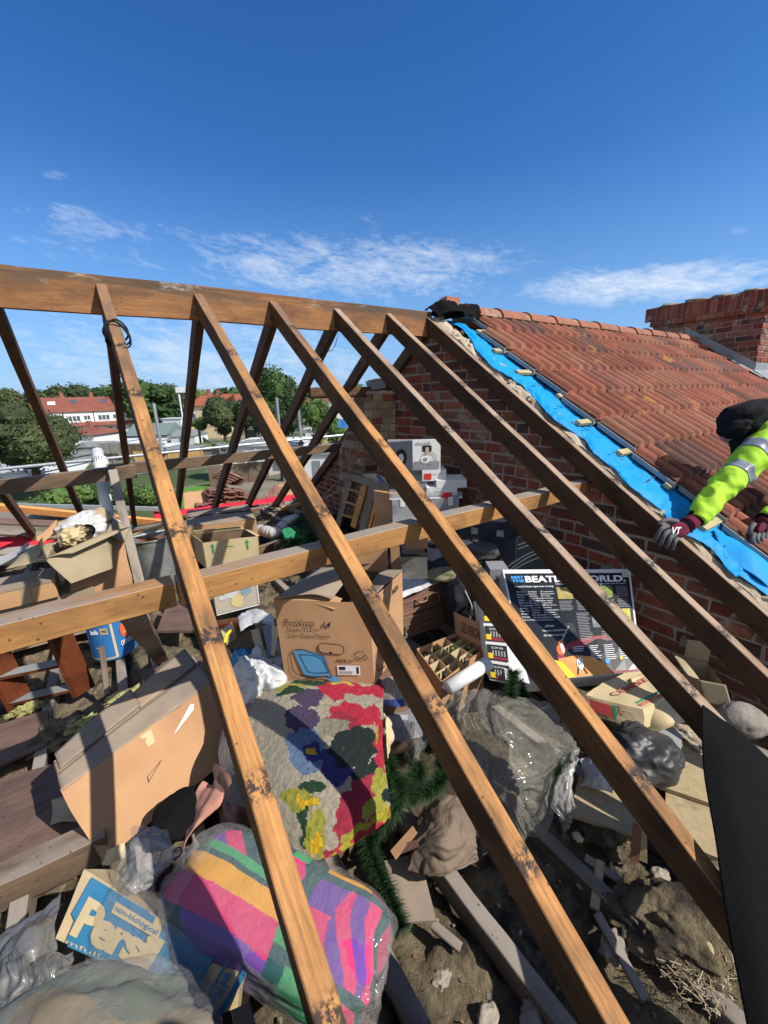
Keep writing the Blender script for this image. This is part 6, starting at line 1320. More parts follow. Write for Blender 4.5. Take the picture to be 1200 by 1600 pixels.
for (u, v, w_, h_, c_) in [(.40, .68, .12, .12, (.5, .42, .14)), (.54, .68, .12, .12, (.1, .16, .34)), (.74, .69, .10, .12, (.28, .33, .08)), (.87, .69, .09, .12, (.16, .12, .14)), (.64, .40, .06, .12, (.3, .3, .3)), (.84, .43, .12, .14, (.7, .6, .1)), (.41, .36, .08, .09, (.06, .065, .07)), (.74, .3, .12, .08, (.06, .065, .07))]:
    decal('game_photo', q, u, v, u+w_, v+h_, 'photo_print', t, .004, 6, col_=c_)
for (u, v1, v0, n_, wd) in [(.40, .66, .56, 7, .12), (.54, .66, .56, 7, .12), (.74, .67, .55, 8, .11), (.87, .67, .58, 6, .10), (.52, .54, .28, 18, .11), (.70, .36, .28, 5, .13)]:
    for k in range(n_):
        v = v1-(v1-v0)*k/n_; decal('small_print', q, u, v-.004, u+wd*(.7+.3*rnd.random()), v, 'text_grey', t, .004, nn=1)
for (u, v, wd, n_) in [(.44, .235, .1, 3), (.58, .235, .09, 7), (.70, .235, .11, 8), (.82, .235, .1, 8)]:
    for k in range(n_): decal('small_print', q, u, v-k*.017, u+wd*(.6+.4*rnd.random()), v-k*.017+.005, 'text_white', t, .005, nn=1)
shape2('drum_print', q, [ell(.475, .10, .028, .05)], 'text_white', t, .006); shape2('drum_leg', q, stroke([(.455, .07), (.44, .015)], .012)+stroke([(.495, .07), (.52, .015)], .012), 'text_black', t, .006); text('lettering', 'BEAT', q, .457, .085, .493, .115, 'text_black', t, .007)
shape2('guitar_print', q, [ell(.335, .22, .035, .045), ell(.35, .27, .024, .035)], 'text_orange', t, .006); shape2('guitar_neck', q, stroke([(.355, .29), (.44, .42)], .012), 'text_grey', t, .006); shape2('guitar_guard', q, [ell(.352, .235, .014, .045)], 'text_white', t, .007)
shape2('logo', q, [ell(.71, .10, .02, .02)], 'text_blue', t, .006); shape2('logo', q, [ell(.83, .12, .012, .02)], 'text_yellow', t, .006); text('lettering', 'HARMONY', q, .86, .105, .93, .12, 'text_white', t, .006)
decal('price_sticker', q, .93, .9, .985, .985, 'carrier', t, .006)
# white leaflet behind its lower corner
board('white_card', [P(790, 1062, z=-2.08), P(828, 1068, z=-2.08), P(800, 985, z=-1.98), P(782, 985, z=-1.98)], .004, 'white_card', 'white and blue card standing between the game cases and the big game box')
# wine carton with bottles
cz = -2.04; A, B, Cc, Dd = P(652, 1014, z=cz), P(690, 1064, z=cz), P(757, 1012, z=cz), P(712, 990, z=cz)
wc = empty('wine_carton', (A+Cc)/2, 'open wine carton with cardboard dividers holding dark bottles', 'wine carton')
g = G(); dz = V((0, 0, .28))
def wl(g, a_, b_, z1=0, th=.004):
    n_ = (b_-a_).cross(V((0, 0, 1))).normalized()*th; g.frame(a_-dz, b_-a_, n_, dz+V((0, 0, z1)))
for a_, b_ in ((A, B), (B, Cc), (Cc, Dd), (Dd, A)): wl(g, a_, b_)
g.add([A-dz, B-dz, Cc-dz, Dd-dz], [(0, 1, 2, 3)]); g.mk('carton_wall', 'cardboard', wc)
g = G()
for k in (1, 2, 3): wl(g, A.lerp(B, k/4)-V((0, 0, .01)), Dd.lerp(Cc, k/4)-V((0, 0, .01)), 0, .002); wl(g, A.lerp(Dd, k/4)-V((0, 0, .01)), B.lerp(Cc, k/4)-V((0, 0, .01)), 0, .002)
g.mk('divider', 'cardboard_pale', wc)
q = [Dd+V((0, 0, -.02)), Cc+V((0, 0, -.02)), Cc+V((.03, .01, .12)), Dd+V((.02, .04, .12))]; fl_ = sheet('flap', [[q[3], q[2]], [q[0], q[1]]], 6, 4, 'cardboard', wc, .004, ((.003, 6),)); text('lettering', 'LES VERGNES', q, .25, .35, .95, .75, 'text_black', wc, .008)
first = None; k = 0
for i in range(4):
    for j in range(4):
        if (i, j) in ((1, 1), (0, 2), (2, 2)): continue
        c = A.lerp(B, (i+.5)/4).lerp(Dd.lerp(Cc, (i+.5)/4), (j+.5)/4); tall = [.0, .015, -.03, .005][(i*3+j) % 4]; rr = .028; z0 = cz-.27; h_ = .25+tall
        b_ = empty('wine_bottle', (c.x, c.y, z0), 'dark bottle, %s row from the wine carton left side, %s cell from near' % (['first', 'second', 'third', 'fourth'][i], ['first', 'second', 'third', 'fourth'][j]), 'bottle', 'bottles in the wine carton')
        g = G(); pr_ = [(0, rr*.9), (.01, rr), (.15, rr), (.18, rr*.8), (.2, .013), (h_-.02, .012), (h_-.018, .014), (h_-.005, .014), (h_, .012)]
        g.tube([(c.x+.002*(i-1), c.y, z0+z_) for z_, _ in pr_], [r_ for _, r_ in pr_], 14); g.mk('bottle_glass', 'glass_green' if (i+j) % 2 else 'glass_dark', b_, smooth=True)
        g = G(); g.tube([(c.x+.002*(i-1), c.y, z0+h_-.03), (c.x+.002*(i-1), c.y, z0+h_+.001)], .0145, 12); g.mk('neck_foil', ['text_black', 'suitcase', 'glass_green'][(i+2*j) % 3], b_, smooth=True); k += 1
g = G(); g.tube([P(700, 1075, z=-2.02), P(762, 1036, z=-2.0)], .035, 20); t = g.mk('newspaper_roll', 'white_card', smooth=True, label='rolled newspaper lying across the near edge of the wine carton', cat='newspaper')
sheet('newspaper_sheet', [[P(690, 1074, z=-2.06), P(715, 1055, z=-2.0)], [P(700, 1082, z=-2.06), P(722, 1068, z=-2.0)]], 10, 8, 'white_card', None, .002, ((.005, 20),), label='white newspaper leaf beside the roll', cat='newspaper')
# carrier bag with papers
t = empty('carrier_bag', P(400, 1080, z=-2.15), 'white and blue carrier bag stuffed with papers left of the monitor carton', 'bag')
blob('bag_skin', P(408, 1065, z=-2.0), [(.12, -.05, 0), (.03, .13, 0), (0, 0, .14)], 'carrier', t, 6, (.22, 2), (.09, 4), seed=8)
blob('blue_side', P(380, 1040, z=-2.02), [(.05, -.02, 0), (.01, .06, 0), (0, 0, .1)], 'blue_print', t, 4, (.2, 2), (.1, 4), seed=9)
sheet('handle', [[P(370, 960, z=-1.85), P(395, 950, z=-1.82), P(425, 960, z=-1.82)], [P(375, 985, z=-1.86), P(398, 972, z=-1.84), P(430, 978, z=-1.84)]], 24, 10, 'carrier', t, .002, ((.012, 12), (.005, 30)), ridge=True)
for k, (a_, b_, c_, d_, m) in enumerate([((392, 985), (404, 982), (418, 1030), (406, 1035), 'cardboard_pale'), ((410, 978), (425, 975), (432, 1018), (420, 1026), 'grey_card'), ((425, 975), (436, 980), (430, 1024), (424, 1024), 'text_cream'), ((398, 975), (420, 965), (436, 985), (412, 1000), 'olive_cloth')]):
    board('paper_edge', [P(*a_, z=-1.84), P(*b_, z=-1.84), P(*c_, z=-1.9), P(*d_, z=-1.9)], .004, m, parent=t, seed=k)
g = G(); pp = [P(352, 1012, z=-1.95), P(352, 998, z=-1.93), P(358, 988, z=-1.92), P(366, 984, z=-1.92)]; g.tube([crl(pp, i/10) for i in range(11)], .009, 8); g.mk('yellow_handle', 'text_yellow', smooth=True, label='yellow plastic handle poking up behind the carrier bag', cat='handle')
board('pale_block', [P(345, 985, z=F+.15), P(362, 972, z=F+.15), P(368, 985, z=F+.15), P(350, 998, z=F+.15)], .06, 'cardboard_pale', 'small pale wooden block under the storage box by the carrier bag', cat='block')
g = G(); g.tube([P(295, 1040, z=F+.1), P(300, 1050, z=F+.1), P(313, 1046, z=F+.12), P(305, 1036, z=F+.12)], .004, 6); g.mk('metal_hook', 'steel_dark', label='small metal hook on the reddish board beside the first rafter', cat='hook')
# monitor carton
zb_ = -1.96; BL, BR = P(447, 1068, z=zb_), P(586, 1070, z=zb_); TL = BL+up(BL, 934); hgt = (TL-BL).z; bd_ = P(630, 1000, z=zb_+.03)-BR; bd_.z = 0
TL = TL+V((-.015, .0, -.005)); TR = BR+V((.0, .02, hgt*.93)); BKR = BR+bd_; BKL = BL+bd_; TBR = BKR+V((0, 0, hgt*.97)); TBL = BKL+V((0, 0, hgt))
mc = empty('monitor_carton', (BL+BR)/2, 'brown computer monitor carton with a blue screen printed on it and torn open top', 'carton')
cf = [BL, BR, TR, TL, BKL, BKR, TBR, TBL]
g = G(); hexg(cf, 12, .0018, 4, 3, g, skip=('top',)); g.mk('body', 'cardboard', mc, smooth=True)
c = sum(cf, V())/8; g = G(); hexg([p+(c-p)*.03 for p in cf], 6, .003, 4, 4, g, skip=('top',)); g.mk('lining', 'cardboard_inside', mc, smooth=True)
sheet('flap', [[TL, TL.lerp(TBL, .5), TBL], [TL.lerp(TR, .4)+V((0, 0, .03)), TL.lerp(TR, .4).lerp(TBL.lerp(TBR, .4), .5)+V((0, 0, .05)), TBL.lerp(TBR, .4)+V((0, 0, .02))], [TL.lerp(TR, .62)+V((0, .01, .005)), TL.lerp(TR, .62).lerp(TBL.lerp(TBR, .62), .5)+V((0, 0, .055)), TBL.lerp(TBR, .62)+V((0, 0, .03))]], 14, 12, 'cardboard_dusty', mc, .004, ((.003, 7),), seed=3)
sheet('flap', [[TL, TL.lerp(TR, .35)+V((0, 0, -.005)), TL.lerp(TR, .62)+V((0, -.01, -.035))], [TL.lerp(TBL, .2)+V((.03, 0, .012)), TL.lerp(TR, .4).lerp(TBL.lerp(TBR, .4), .2)+V((0, 0, .01)), TL.lerp(TR, .6).lerp(TBR, .14)+V((0, 0, -.01))]], 14, 8, 'cardboard', mc, .004, ((.003, 7),), seed=4)
sheet('flap', [[TBR, TBR.lerp(TR, .5)+V((0, 0, .01)), TR.lerp(TBR, .1)], [TBR.lerp(TBL, .25)+V((0, 0, .0)), TBR.lerp(TR, .5).lerp(TBL, .25)+V((0, 0, -.02)), TR.lerp(TL, .22)+V((0, .04, -.05))]], 14, 8, 'cardboard_dusty', mc, .004, ((.004, 7),), seed=5)
blob('packing_dirt', TL.lerp(TR, .8)+bd_*.35-V((0, 0, .08)), [(.07, -.03, 0), (.03, .06, 0), (0, 0, .03)], 'insulation', mc, 4, (.2, 3), (.1, 5))
q = cf[:4]
text('lettering', 'ProVista', q, .09, .71, .40, .79, 'text_black', mc, .006, bold=-.008); text('handwriting', '14', q, .48, .70, .58, .77, 'text_black', mc, .006, shear=.4, bold=.02)
text('lettering', 'Screen (13.2"V)', q, .10, .64, .43, .69, 'text_black', mc, .006); text('lettering', 'Color Display Monitor', q, .10, .57, .56, .62, 'text_black', mc, .006)
hole = [(.45, .52), (.66, .50), (.69, .47), (.69, .41), (.64, .385), (.46, .40), (.42, .43), (.42, .49)]; shape2('hand_hole_flap', q, [hole], 'cardboard', mc, .006); shape2('hand_hole_edge', q, stroke(hole+hole[:1], .006)+[ell(.545, .405, .015, .015)], 'text_black', mc, .007)
shape2('screen_print', q, [[(.14, .40), (.18, .44), (.38, .40), (.48, .35), (.52, .12), (.32, .10), (.22, .13)], [(.5, .05), (.6, .03), (.62, .09), (.55, .12), (.45, .08)]], 'blue_print' if False else 'screen_blue', mc, .005)
scr = [(.20, .38), (.36, .37), (.44, .33), (.50, .16), (.34, .15), (.27, .17)]; ol2 = [(.10, .36), (.13, .43), (.24, .44), (.46, .36), (.53, .10), (.30, .11), (.22, .10), (.13, .14), (.10, .20)]
shape2('outline_print', q, stroke(scr+scr[:1], .007)+stroke(ol2+ol2[:1], .008)+stroke([(.24, .09), (.24, .06), (.38, .05), (.44, .02), (.54, .02)], .008)+stroke([(.24, .09), (.40, .07), (.50, .05)], .007), 'text_black', mc, .007)
text('lettering', 'MPR II', q, .60, .28, .76, .325, 'text_black', mc, .006); decal('white_sticker', q, .60, .13, .85, .25, 'white_card', mc, .006); decal('barcode', q, .62, .145, .76, .18, 'text_grey', mc, .007); decal('barcode', q, .62, .195, .69, .235, 'text_black', mc, .007); decal('barcode', q, .81, .15, .835, .235, 'text_black', mc, .007)
shape2('emblem', q, stroke(ell(.86, .36, .055, .07, 12, 20, 190), .006)+stroke([(.79, .33), (.83, .36), (.86, .34), (.92, .38), (.94, .34)], .008)+stroke([(.79, .315), (.95, .33)], .006), 'text_black', mc, .006)
qs = [BR, BKR, TBR, TR]; text('lettering', '14', qs, .35, .66, .5, .72, 'text_black', mc, .006); text('lettering', 'ADI', qs, .62, .83, .82, .89, 'text_black', mc, .006, bold=.03); decal('tape_patch', qs, .2, .82, .45, .95, 'cardboard', mc, .004); decal('vent_slot', qs, .4, .52, .52, .53, 'text_black', mc, .006)
shape2('outline_print', qs, stroke([(.1, .36), (.04, .3), (.1, .12), (.3, .08)], .012, 1)+stroke([(.15, .33), (.3, .14)], .01), 'text_black', mc, .007)
# ------------------------------------------------------------------ rug
def E(px, py, cx, cy, rx, ry, j=0): return ((px-cx)/rx)**2+((py-cy)/ry)**2 < 1
def rugc(u, v):
    px, py = 395+210*u, 1070+272*v
    d = nf(V((u*14, v*18, 0)), 1.0, 3)*9; px += d; py += nf(V((u*14, v*18, 5)), 1.0, 3)*9
    bg_ = (.44, .385, .29); c = bg_
    for (cx, cy, rx, ry, k) in [(548, 1098, 36, 24, 'r'), (565, 1145, 36, 22, 'r'), (545, 1160, 26, 16, 'c'), (578, 1118, 26, 12, 'b2'), (497, 1115, 24, 16, 'p'), (488, 1150, 27, 20, 'p'), (530, 1165, 24, 14, 'g'), (490, 1195, 29, 30, 'lb'), (500, 1196, 15, 14, 'i'), (497, 1195, 6, 5, 'y'), (532, 1215, 24, 28, 'i'),
                               (560, 1195, 34, 28, 'k'), (575, 1235, 26, 16, 'k'), (598, 1200, 11, 48, 'r'), (592, 1185, 4, 16, 'l'), (568, 1262, 24, 24, 'c'), (540, 1290, 22, 38, 'c'), (588, 1262, 14, 26, 'l'), (575, 1290, 22, 14, 'l'), (556, 1315, 28, 10, 'l'), (600, 1282, 12, 14, 'k'), (520, 1335, 30, 9, 'c'),
                               (472, 1262, 24, 16, 'l'), (480, 1265, 16, 7, 'y'), (490, 1245, 20, 7, 'dg'), (476, 1295, 7, 28, 'dg'), (494, 1312, 17, 36, 'l'), (494, 1318, 8, 20, 'y'), (475, 1085, 30, 9, 'l'), (500, 1078, 30, 10, 'dg'), (545, 1078, 16, 10, 'y2'), (598, 1090, 20, 20, 'r'), (470, 1100, 24, 6, 'dg')]:
        if E(px, py, cx, cy, rx, ry): c = {'r': (.52, .03, .06), 'c': (.36, .03, .06), 'b2': (.42, .38, .31), 'p': (.08, .06, .12), 'g': (.3, .27, .2), 'lb': (.14, .22, .36), 'i': (.05, .05, .2), 'y': (.75, .45, .02), 'y2': (.6, .5, .08), 'k': (.02, .03, .03), 'l': (.38, .36, .06), 'dg': (.02, .06, .03)}[k]
    if py > 1300 and px > 480 and py > 1345-(px-500)*.62: c = (.45, .4, .04) if nf(V((px*.05, py*.05, 0)), 1) > 0 else (.5, .04, .06)
    return c
def pn(rows): return [[P(a_, b_, z=z_) for a_, b_, z_ in r] for r in rows]
rn = pn([[(402, 1088, -1.99), (450, 1068, -1.955), (520, 1064, -1.955), (600, 1072, -1.955)],
      [(388, 1130, -1.99), (450, 1115, -1.94), (520, 1110, -1.935), (598, 1112, -1.95)],
      [(390, 1190, -2.0), (455, 1190, -1.95), (525, 1188, -1.945), (598, 1170, -1.96)],
      [(392, 1250, -2.02), (465, 1265, -1.98), (540, 1262, -1.97), (606, 1235, -1.99)],
      [(425, 1335, -2.10), (470, 1345, -2.06), (530, 1332, -2.05), (608, 1276, -2.07)]])
rg = sheet('flower_rug', rn, 84, 116, 'yarn', None, .008, ((.006, 6), (.0028, 70)), colf=rugc, seed=3, label='woollen rug with pansies and red flowers draped before the monitor carton', cat='rug')
rnd = random.Random(5)
# striped back of the rug showing at both sides
def stripe(u, v): return (.30, .24, .22) if (int(v*70) % 2) else (.42, .36, .33)
sheet('rug_backing', pn([[(352, 1105, -2.05), (385, 1082, -2.0), (440, 1068, -1.99)], [(362, 1140, -2.06), (395, 1110, -2.01), (450, 1085, -1.98)], [(375, 1175, -2.08), (395, 1150, -2.03), (410, 1130, -2.02)]]), 40, 60, 'yarn', None, .006, ((.008, 8),), colf=stripe, seed=5, label='striped woven back of the folded rug at the left', cat='rug')
sheet('rug_backing', pn([[(596, 1066, -1.97), (615, 1058, -1.97), (640, 1062, -1.99)], [(598, 1085, -1.97), (618, 1082, -1.96), (640, 1084, -2.0)], [(600, 1100, -2.0), (622, 1105, -1.98), (640, 1102, -2.02)]]), 30, 40, 'yarn', None, .006, ((.006, 10),), colf=lambda u, v: ((.05, .09, .3) if u < .7 else (.42, .35, .33)) if v > .72 else ((.28, .24, .21) if int(u*40) % 2 else (.42, .37, .31)), seed=6, label='woven rug edge with a blue stripe beside the second rafter', cat='rug')
sheet('grey_blanket', pn([[(348, 1120, -2.1), (375, 1140, -2.06), (388, 1180, -2.06)], [(345, 1190, -2.12), (372, 1200, -2.08), (390, 1230, -2.08)], [(355, 1250, -2.15), (382, 1262, -2.1), (402, 1275, -2.1)]]), 30, 30, 'yarn', None, .006, ((.012, 8),), colf=lambda u, v: (.2, .17, .16) if int(u*30) % 2 else (.27, .23, .21), seed=7, label='ribbed grey brown blanket left of the flower rug', cat='blanket')
sheet('tissue', pn([[(590, 1110, -2.0), (602, 1115, -1.97), (614, 1130, -2.0)], [(592, 1150, -2.02), (604, 1155, -1.98), (616, 1150, -2.02)], [(598, 1185, -2.05), (606, 1185, -2.02), (612, 1172, -2.05)]]), 16, 30, 'cardboard_pale', None, .002, ((.012, 14),), ridge=True, label='peach paper tucked against the right edge of the flower rug', cat='paper')
hexbox('grey_moulding', [P(600, 1160, z=-2.15), P(660, 1150, z=-2.15), P(655, 1115, z=-2.1), P(598, 1118, z=-2.08), P(600, 1155, z=-2.2), P(660, 1145, z=-2.2), P(655, 1105, z=-2.15), P(598, 1108, z=-2.13)], 'grey_card', None, 8, .003, label='smooth grey plastic moulding behind the right edge of the rug', cat='plastic')
# support below rug and monitor carton
hexbox('blanket_chest', c8(V((.36, -1.62, F)), V((.98, -1.72, F)), V((.98, -1.72, -1.99)), V((.36, -1.62, -1.99)), V((.12, .5, 0))), 'suitcase', None, 6, .004, label='brown chest carrying the monitor carton and the flower rug', cat='chest')
# ------------------------------------------------------------------ patchwork cushion in a clear bag
TEAL, PINK, ORG, PUR, GRN = (.03, .10, .10), (.72, .05, .17), (.80, .38, .03), (.17, .07, .34), (.06, .36, .14)
def patch(v):
    u, w_ = v.x*1.0, v.y*1.0; zz = .022*(abs((u*60) % 2-1))+.02*nf(V((u*9, w_*3, 0)), 1, 2)
    if u < .18:
        s = w_+.15*u
        if s > .62: return TEAL if (u*7) % 2 > 1 else GRN
        if s > .30:
            k = (u*3.2+s*1.5) % 2; return PUR if k < .7 else (PINK if k < 1.3 else TEAL)
        if s > .14+zz: return GRN
        if s > .04+zz: return TEAL
        if s > -.30+zz: return ORG
        if s > -.66+zz: return PINK
        return TEAL if u < -.5 else PUR
    if u < .30: return TEAL if w_ > -.1 or w_ < -.5 else GRN
    if w_ > .62: return ORG if u < .6 else PINK
    if w_ > .50: return TEAL
    if w_ < -.60: return GRN if u < .6 else PINK
    if w_ < -.48: return TEAL
    k = int((u+.2*w_)*11); return [PINK, PUR, PINK, TEAL, (.38, .06, .12), PUR][k % 6] if u > .5 else (PUR if w_ > .1 else PINK)
cL, cR = P(292, 1350, z=-2.04), P(592, 1505, z=-2.04); cc = (cL+cR)/2+V((0, 0, -.02)); lx = (cR-cL)/2*1.02; ly = V((-lx.y, lx.x, 0))*1; ly = ly.normalized()*.142; 
cb = empty('bagged_cushion', cc-V((0, 0, .1)), 'bright patchwork cushion sealed in a knotted clear plastic bag', 'cushion')
ax = [lx*.97, ly*.98, V((0, 0, .078))]
blob('cushion', cc, ax, 'cloth', cb, 7, (.05, 2), (.012, 4), 3, sq=4.4, colf=patch, ridge=False)
blob('plastic_cover', cc, [a_*1.035 for a_ in ax[:2]]+[ax[2]*1.10], 'clear_bag', cb, 6, (.06, 3), (.030, 4.5), 5, sq=4.0)
tie = P(277, 1334, z=-1.99)
# fan of gathered film from cushion to knot, then the flared tail
def film(name, ringA, ringB, n1, n2, seed, am, parent):
    g = []; 
    for i in range(n2+1):
        t_ = i/n2; row = []
        for j in range(n1+1):
            a_ = 2*math.pi*j/n1; pa = ringA(a_); pb = ringB(a_); p = pa.lerp(pb, t_); k = math.sin(a_*7+seed)*am*(.3+t_*(1-t_)*2); row.append(p+(pa-sumA[0]).normalized()*k)
        g.append(row)
    vs = [p for r in g for p in r]; W2 = n1+1
    return mk(name, vs, [(i*W2+j, i*W2+j+1, (i+1)*W2+j+1, (i+1)*W2+j) for i in range(n2) for j in range(n1)], 'clear_bag', parent, smooth=True)
ca_ = P(318, 1362, z=-2.02); sumA = [ca_]; dxy = (ca_-tie).normalized(); sd1 = dxy.cross(V((0, 0, 1))).normalized(); sd2 = sd1.cross(dxy)
film('gathered_neck', lambda a_: ca_+sd1*math.cos(a_)*.13+sd2*math.sin(a_)*.08, lambda a_: tie+sd1*math.cos(a_)*.009+sd2*math.sin(a_)*.009, 60, 12, 1, .006, cb)
te = P(222, 1348, z=-2.0); sumA = [te]; sd3 = (te-tie).cross(V((0, 0, 1))).normalized(); 
film('bag_tail', lambda a_: te+sd3*math.cos(a_)*.075+V((0, 0, math.sin(a_)*.03))+(te-tie)*.3*math.cos(a_*2), lambda a_: tie+sd3*math.cos(a_)*.009+V((0, 0, math.sin(a_)*.009)), 70, 16, 2, .012, cb)
sheet('bag_tail', pn([[(205, 1290, -1.99), (235, 1285, -1.97), (262, 1296, -1.97), (277, 1330, -1.98)], [(190, 1330, -2.0), (225, 1325, -1.95), (255, 1328, -1.96), (277, 1334, -1.98)], [(172, 1372, -2.02), (200, 1382, -1.98), (235, 1370, -1.98), (276, 1338, -1.98)], [(198, 1405, -2.03), (212, 1398, -2.0), (238, 1385, -2.0), (275, 1340, -1.99)]]), 50, 50, 'dusty_film', cb, .0, ((.014, 12), (.005, 35)), ridge=True, seed=4)
g = G(); 
for k in range(3): g.tube([tie+V((.012*math.cos(i*.7+k), .012*math.sin(i*.7+k), .006*math.sin(i*1.1+k)))*1.2 for i in range(10)], .002, 5)
g.mk('wire_tie', 'black_bag', cb)
# ------------------------------------------------------------------ washing powder carton
q = [P(84, 1468, z=-2.12), P(348, 1586, z=-2.12), P(388, 1520, z=-2.04), P(130, 1357, z=-2.04)]; n_ = qn(q)
pc = empty('powder_carton', q[0]-V((0, 0, .15)), 'blue and cream washing powder carton lying flat under the bagged cushion', 'carton')
hexbox('body', c8(*q, -n_*.14), 'text_cream', pc, 8, .003, 4, 9)
shape2('blue_panel', q, [[(.10, .0), (.10, .3), (.05, .4), (.08, .97), (.46, .99), (.44, .78), (.12, .80), (.14, .05), (.5, .02), (.5, .0)]], 'blue_print', pc, .006)
decal('blue_panel', q, .08, .03, .50, .97, 'blue_print', pc, .005, 8); decal('blue_panel', q, .56, .0, .84, 1., 'blue_print', pc, .005, 8); decal('blue_panel', q, .975, .0, 1., 1., 'blue_print', pc, .005, 4); decal('blue_line', q, .895, .0, .905, 1., 'blue_print', pc, .005, 4)
text('title', 'Persil', q, .085, .14, .60, .72, 'text_cream', pc, .008, bold=.045, shear=.12, space=.86)
decal('cream_band', q, .27, .68, .56, .86, 'text_cream', pc, .009); text('lettering', 'non-biological', q, .285, .71, .55, .83, 'blue_print', pc, .011, bold=.01)
text('lettering', 'mfull', q, .085, .03, .3, .09, 'text_cream', pc, .008)
qv = [bil(q, .97, .98), bil(q, .97, .02), bil(q, .905, .02), bil(q, .905, .98)][::1]; qv = [bil(q, .912, .98), bil(q, .912, .02), bil(q, .968, .02), bil(q, .968, .98)]
text('lettering', 'and New', qv, .15, .1, .9, .85, 'blue_print', pc, .008, bold=.03)
for u in (.62, .68, .74): decal('flute_crease', q, u, .0, u+.003, 1., 'text_cream' if False else 'blue_box', pc, .006, 4)
blob('plastic_wrap', (q[0]+q[2])/2-n_*.05, [(q[1]-q[0])*.36, (q[3]-q[0])*.60, V((0, 0, .085))], 'clear_bag', pc, 5, (.05, 2), (.05, 3), 7, sq=4)
# dusty bagged blanket in the lower left corner
def dcol(v):
    s = v.y+.15*math.sin(v.x*5); return (.16, .20, .15) if s > .45 else ((.34, .25, .12) if s > .1 else ((.28, .10, .13) if s > -.4 else (.12, .13, .11)))
cbl = c = P(110, 1715, z=-2.06); blob('bagged_blanket', c, [(.23, -.15, -.0), (.10, .15, 0), (0, 0, .10)], 'dusty_cloth', None, 6, (.18, 2), (.035, 3), 11, colf=dcol, sq=2.4, label='dusty bagged blanket with faded orange and pink bands in the lower left corner', cat='blanket')
sheet('grey_liner', pn([[(-30, 1490, -2.10), (20, 1470, -2.05), (70, 1470, -2.05), (112, 1500, -2.1)], [(-30, 1540, -2.08), (20, 1520, -2.0), (75, 1515, -2.0), (118, 1530, -2.08)], [(-30, 1620, -2.06), (20, 1600, -2.02), (75, 1590, -2.03), (115, 1560, -2.1)]]), 90, 90, 'grey_plastic', None, .0, ((.004, 22),), ridge=True, seed=12, folds=(.016, 5, 1.1, .4), label='dusty grey plastic bag at the left edge below the thick timber', cat='plastic bag')
blob('blanket_film', cbl, [V((.235, -.153, 0)), V((.103, .155, 0)), V((0, 0, .107))], 'clear_bag', bpy.data.objects['bagged_blanket'], 5, (.18, 2), (.05, 3), 12, sq=2.4)
sheet('grey_film', pn([[(-20, 1470, -2.1), (40, 1430, -2.08), (95, 1395, -2.08)], [(-20, 1500, -2.08), (40, 1465, -2.02), (90, 1430, -2.05)], [(-20, 1540, -2.1), (50, 1500, -2.02), (95, 1480, -2.08)]]), 40, 30, 'grey_plastic', None, .002, ((.014, 9), (.005, 28)), ridge=True, label='crumpled pale plastic beside the washing powder carton', cat='plastic sheet')
# ------------------------------------------------------------------ tinsel garland and films right of the rug
z1 = -2.22
garland('tinsel_garland', 'long green tinsel fir garland trailing down right of the flower rug', [[P(598, 1165, z=z1+.1), P(612, 1205, z=z1+.12), P(625, 1250, z=z1+.1), P(600, 1285, z=z1), P(575, 1315, z=z1-.02), P(590, 1360, z=z1-.03), P(612, 1410, z=z1-.04), P(625, 1450, z=z1-.05)],
         [P(640, 1180, z=z1+.05), P(655, 1205, z=z1+.12), P(640, 1225, z=z1+.1), P(610, 1230, z=z1+.1)], [P(690, 1185, z=z1), P(690, 1215, z=z1+.1), P(670, 1235, z=z1+.1), P(640, 1245, z=z1+.08)], [P(665, 1170, z=z1), P(680, 1160, z=z1+.04), P(710, 1140, z=z1), P(700, 1105, z=z1)]], 'garland', 3600, .052, .006, seed=3, w_=.0011)
garland('tinsel_garland', 'short upright sprig of green tinsel before the big game box', [[P(795, 1105, z=-2.1), P(798, 1085, z=-2.0), P(802, 1050, z=-1.93)], [P(820, 1095, z=-2.1), P(812, 1080, z=-2.04), P(808, 1068, z=-2.0)]], 'garland', 2200, .05, .006, seed=8, w_=.0014)
garland('tinsel_garland', 'scrap of green tinsel showing through the plastic sheet at its right', [[P(850, 1165, z=-2.2), P(862, 1185, z=-2.12), P(872, 1205, z=-2.14)]], 'garland', 2000, .045, .006, seed=9, w_=.0012)
sheet('polythene_sheet', pn([[(650, 1120, -2.12), (700, 1078, -2.03), (760, 1066, -1.99), (830, 1088, -2.02), (880, 1110, -2.08)],
    [(680, 1150, -2.12), (712, 1130, -1.99), (772, 1122, -1.93), (842, 1140, -1.97), (902, 1158, -2.1)],
    [(700, 1195, -2.15), (735, 1190, -2.03), (785, 1182, -1.99), (850, 1182, -2.04), (905, 1178, -2.14)],
    [(730, 1260, -2.2), (765, 1255, -2.12), (803, 1250, -2.10), (845, 1240, -2.12), (880, 1225, -2.2)],
    [(755, 1330, -2.3), (790, 1330, -2.28), (825, 1320, -2.26), (850, 1310, -2.28), (872, 1290, -2.32)]]), 150, 150, 'dusty_sheet', None, .0, ((.010, 6), (.003, 22)), ridge=True, seed=2, folds=(.022, 7, 1.3, .5), label='large dusty polythene sheet crumpled between the second and third rafters', cat='plastic sheet')
sheet('polythene_sheet', pn([[(905, 1170, -2.12), (900, 1200, -2.1), (875, 1235, -2.15)], [(895, 1190, -2.08), (880, 1225, -2.08), (870, 1270, -2.15)], [(870, 1245, -2.12), (895, 1270, -2.15), (880, 1310, -2.25)]]), 60, 70, 'dusty_film', None, 0, ((.004, 26),), ridge=True, seed=6, folds=(.015, 6, .8, .1), label='twisted strip of clear polythene hanging at the right of the large sheet', cat='plastic sheet')
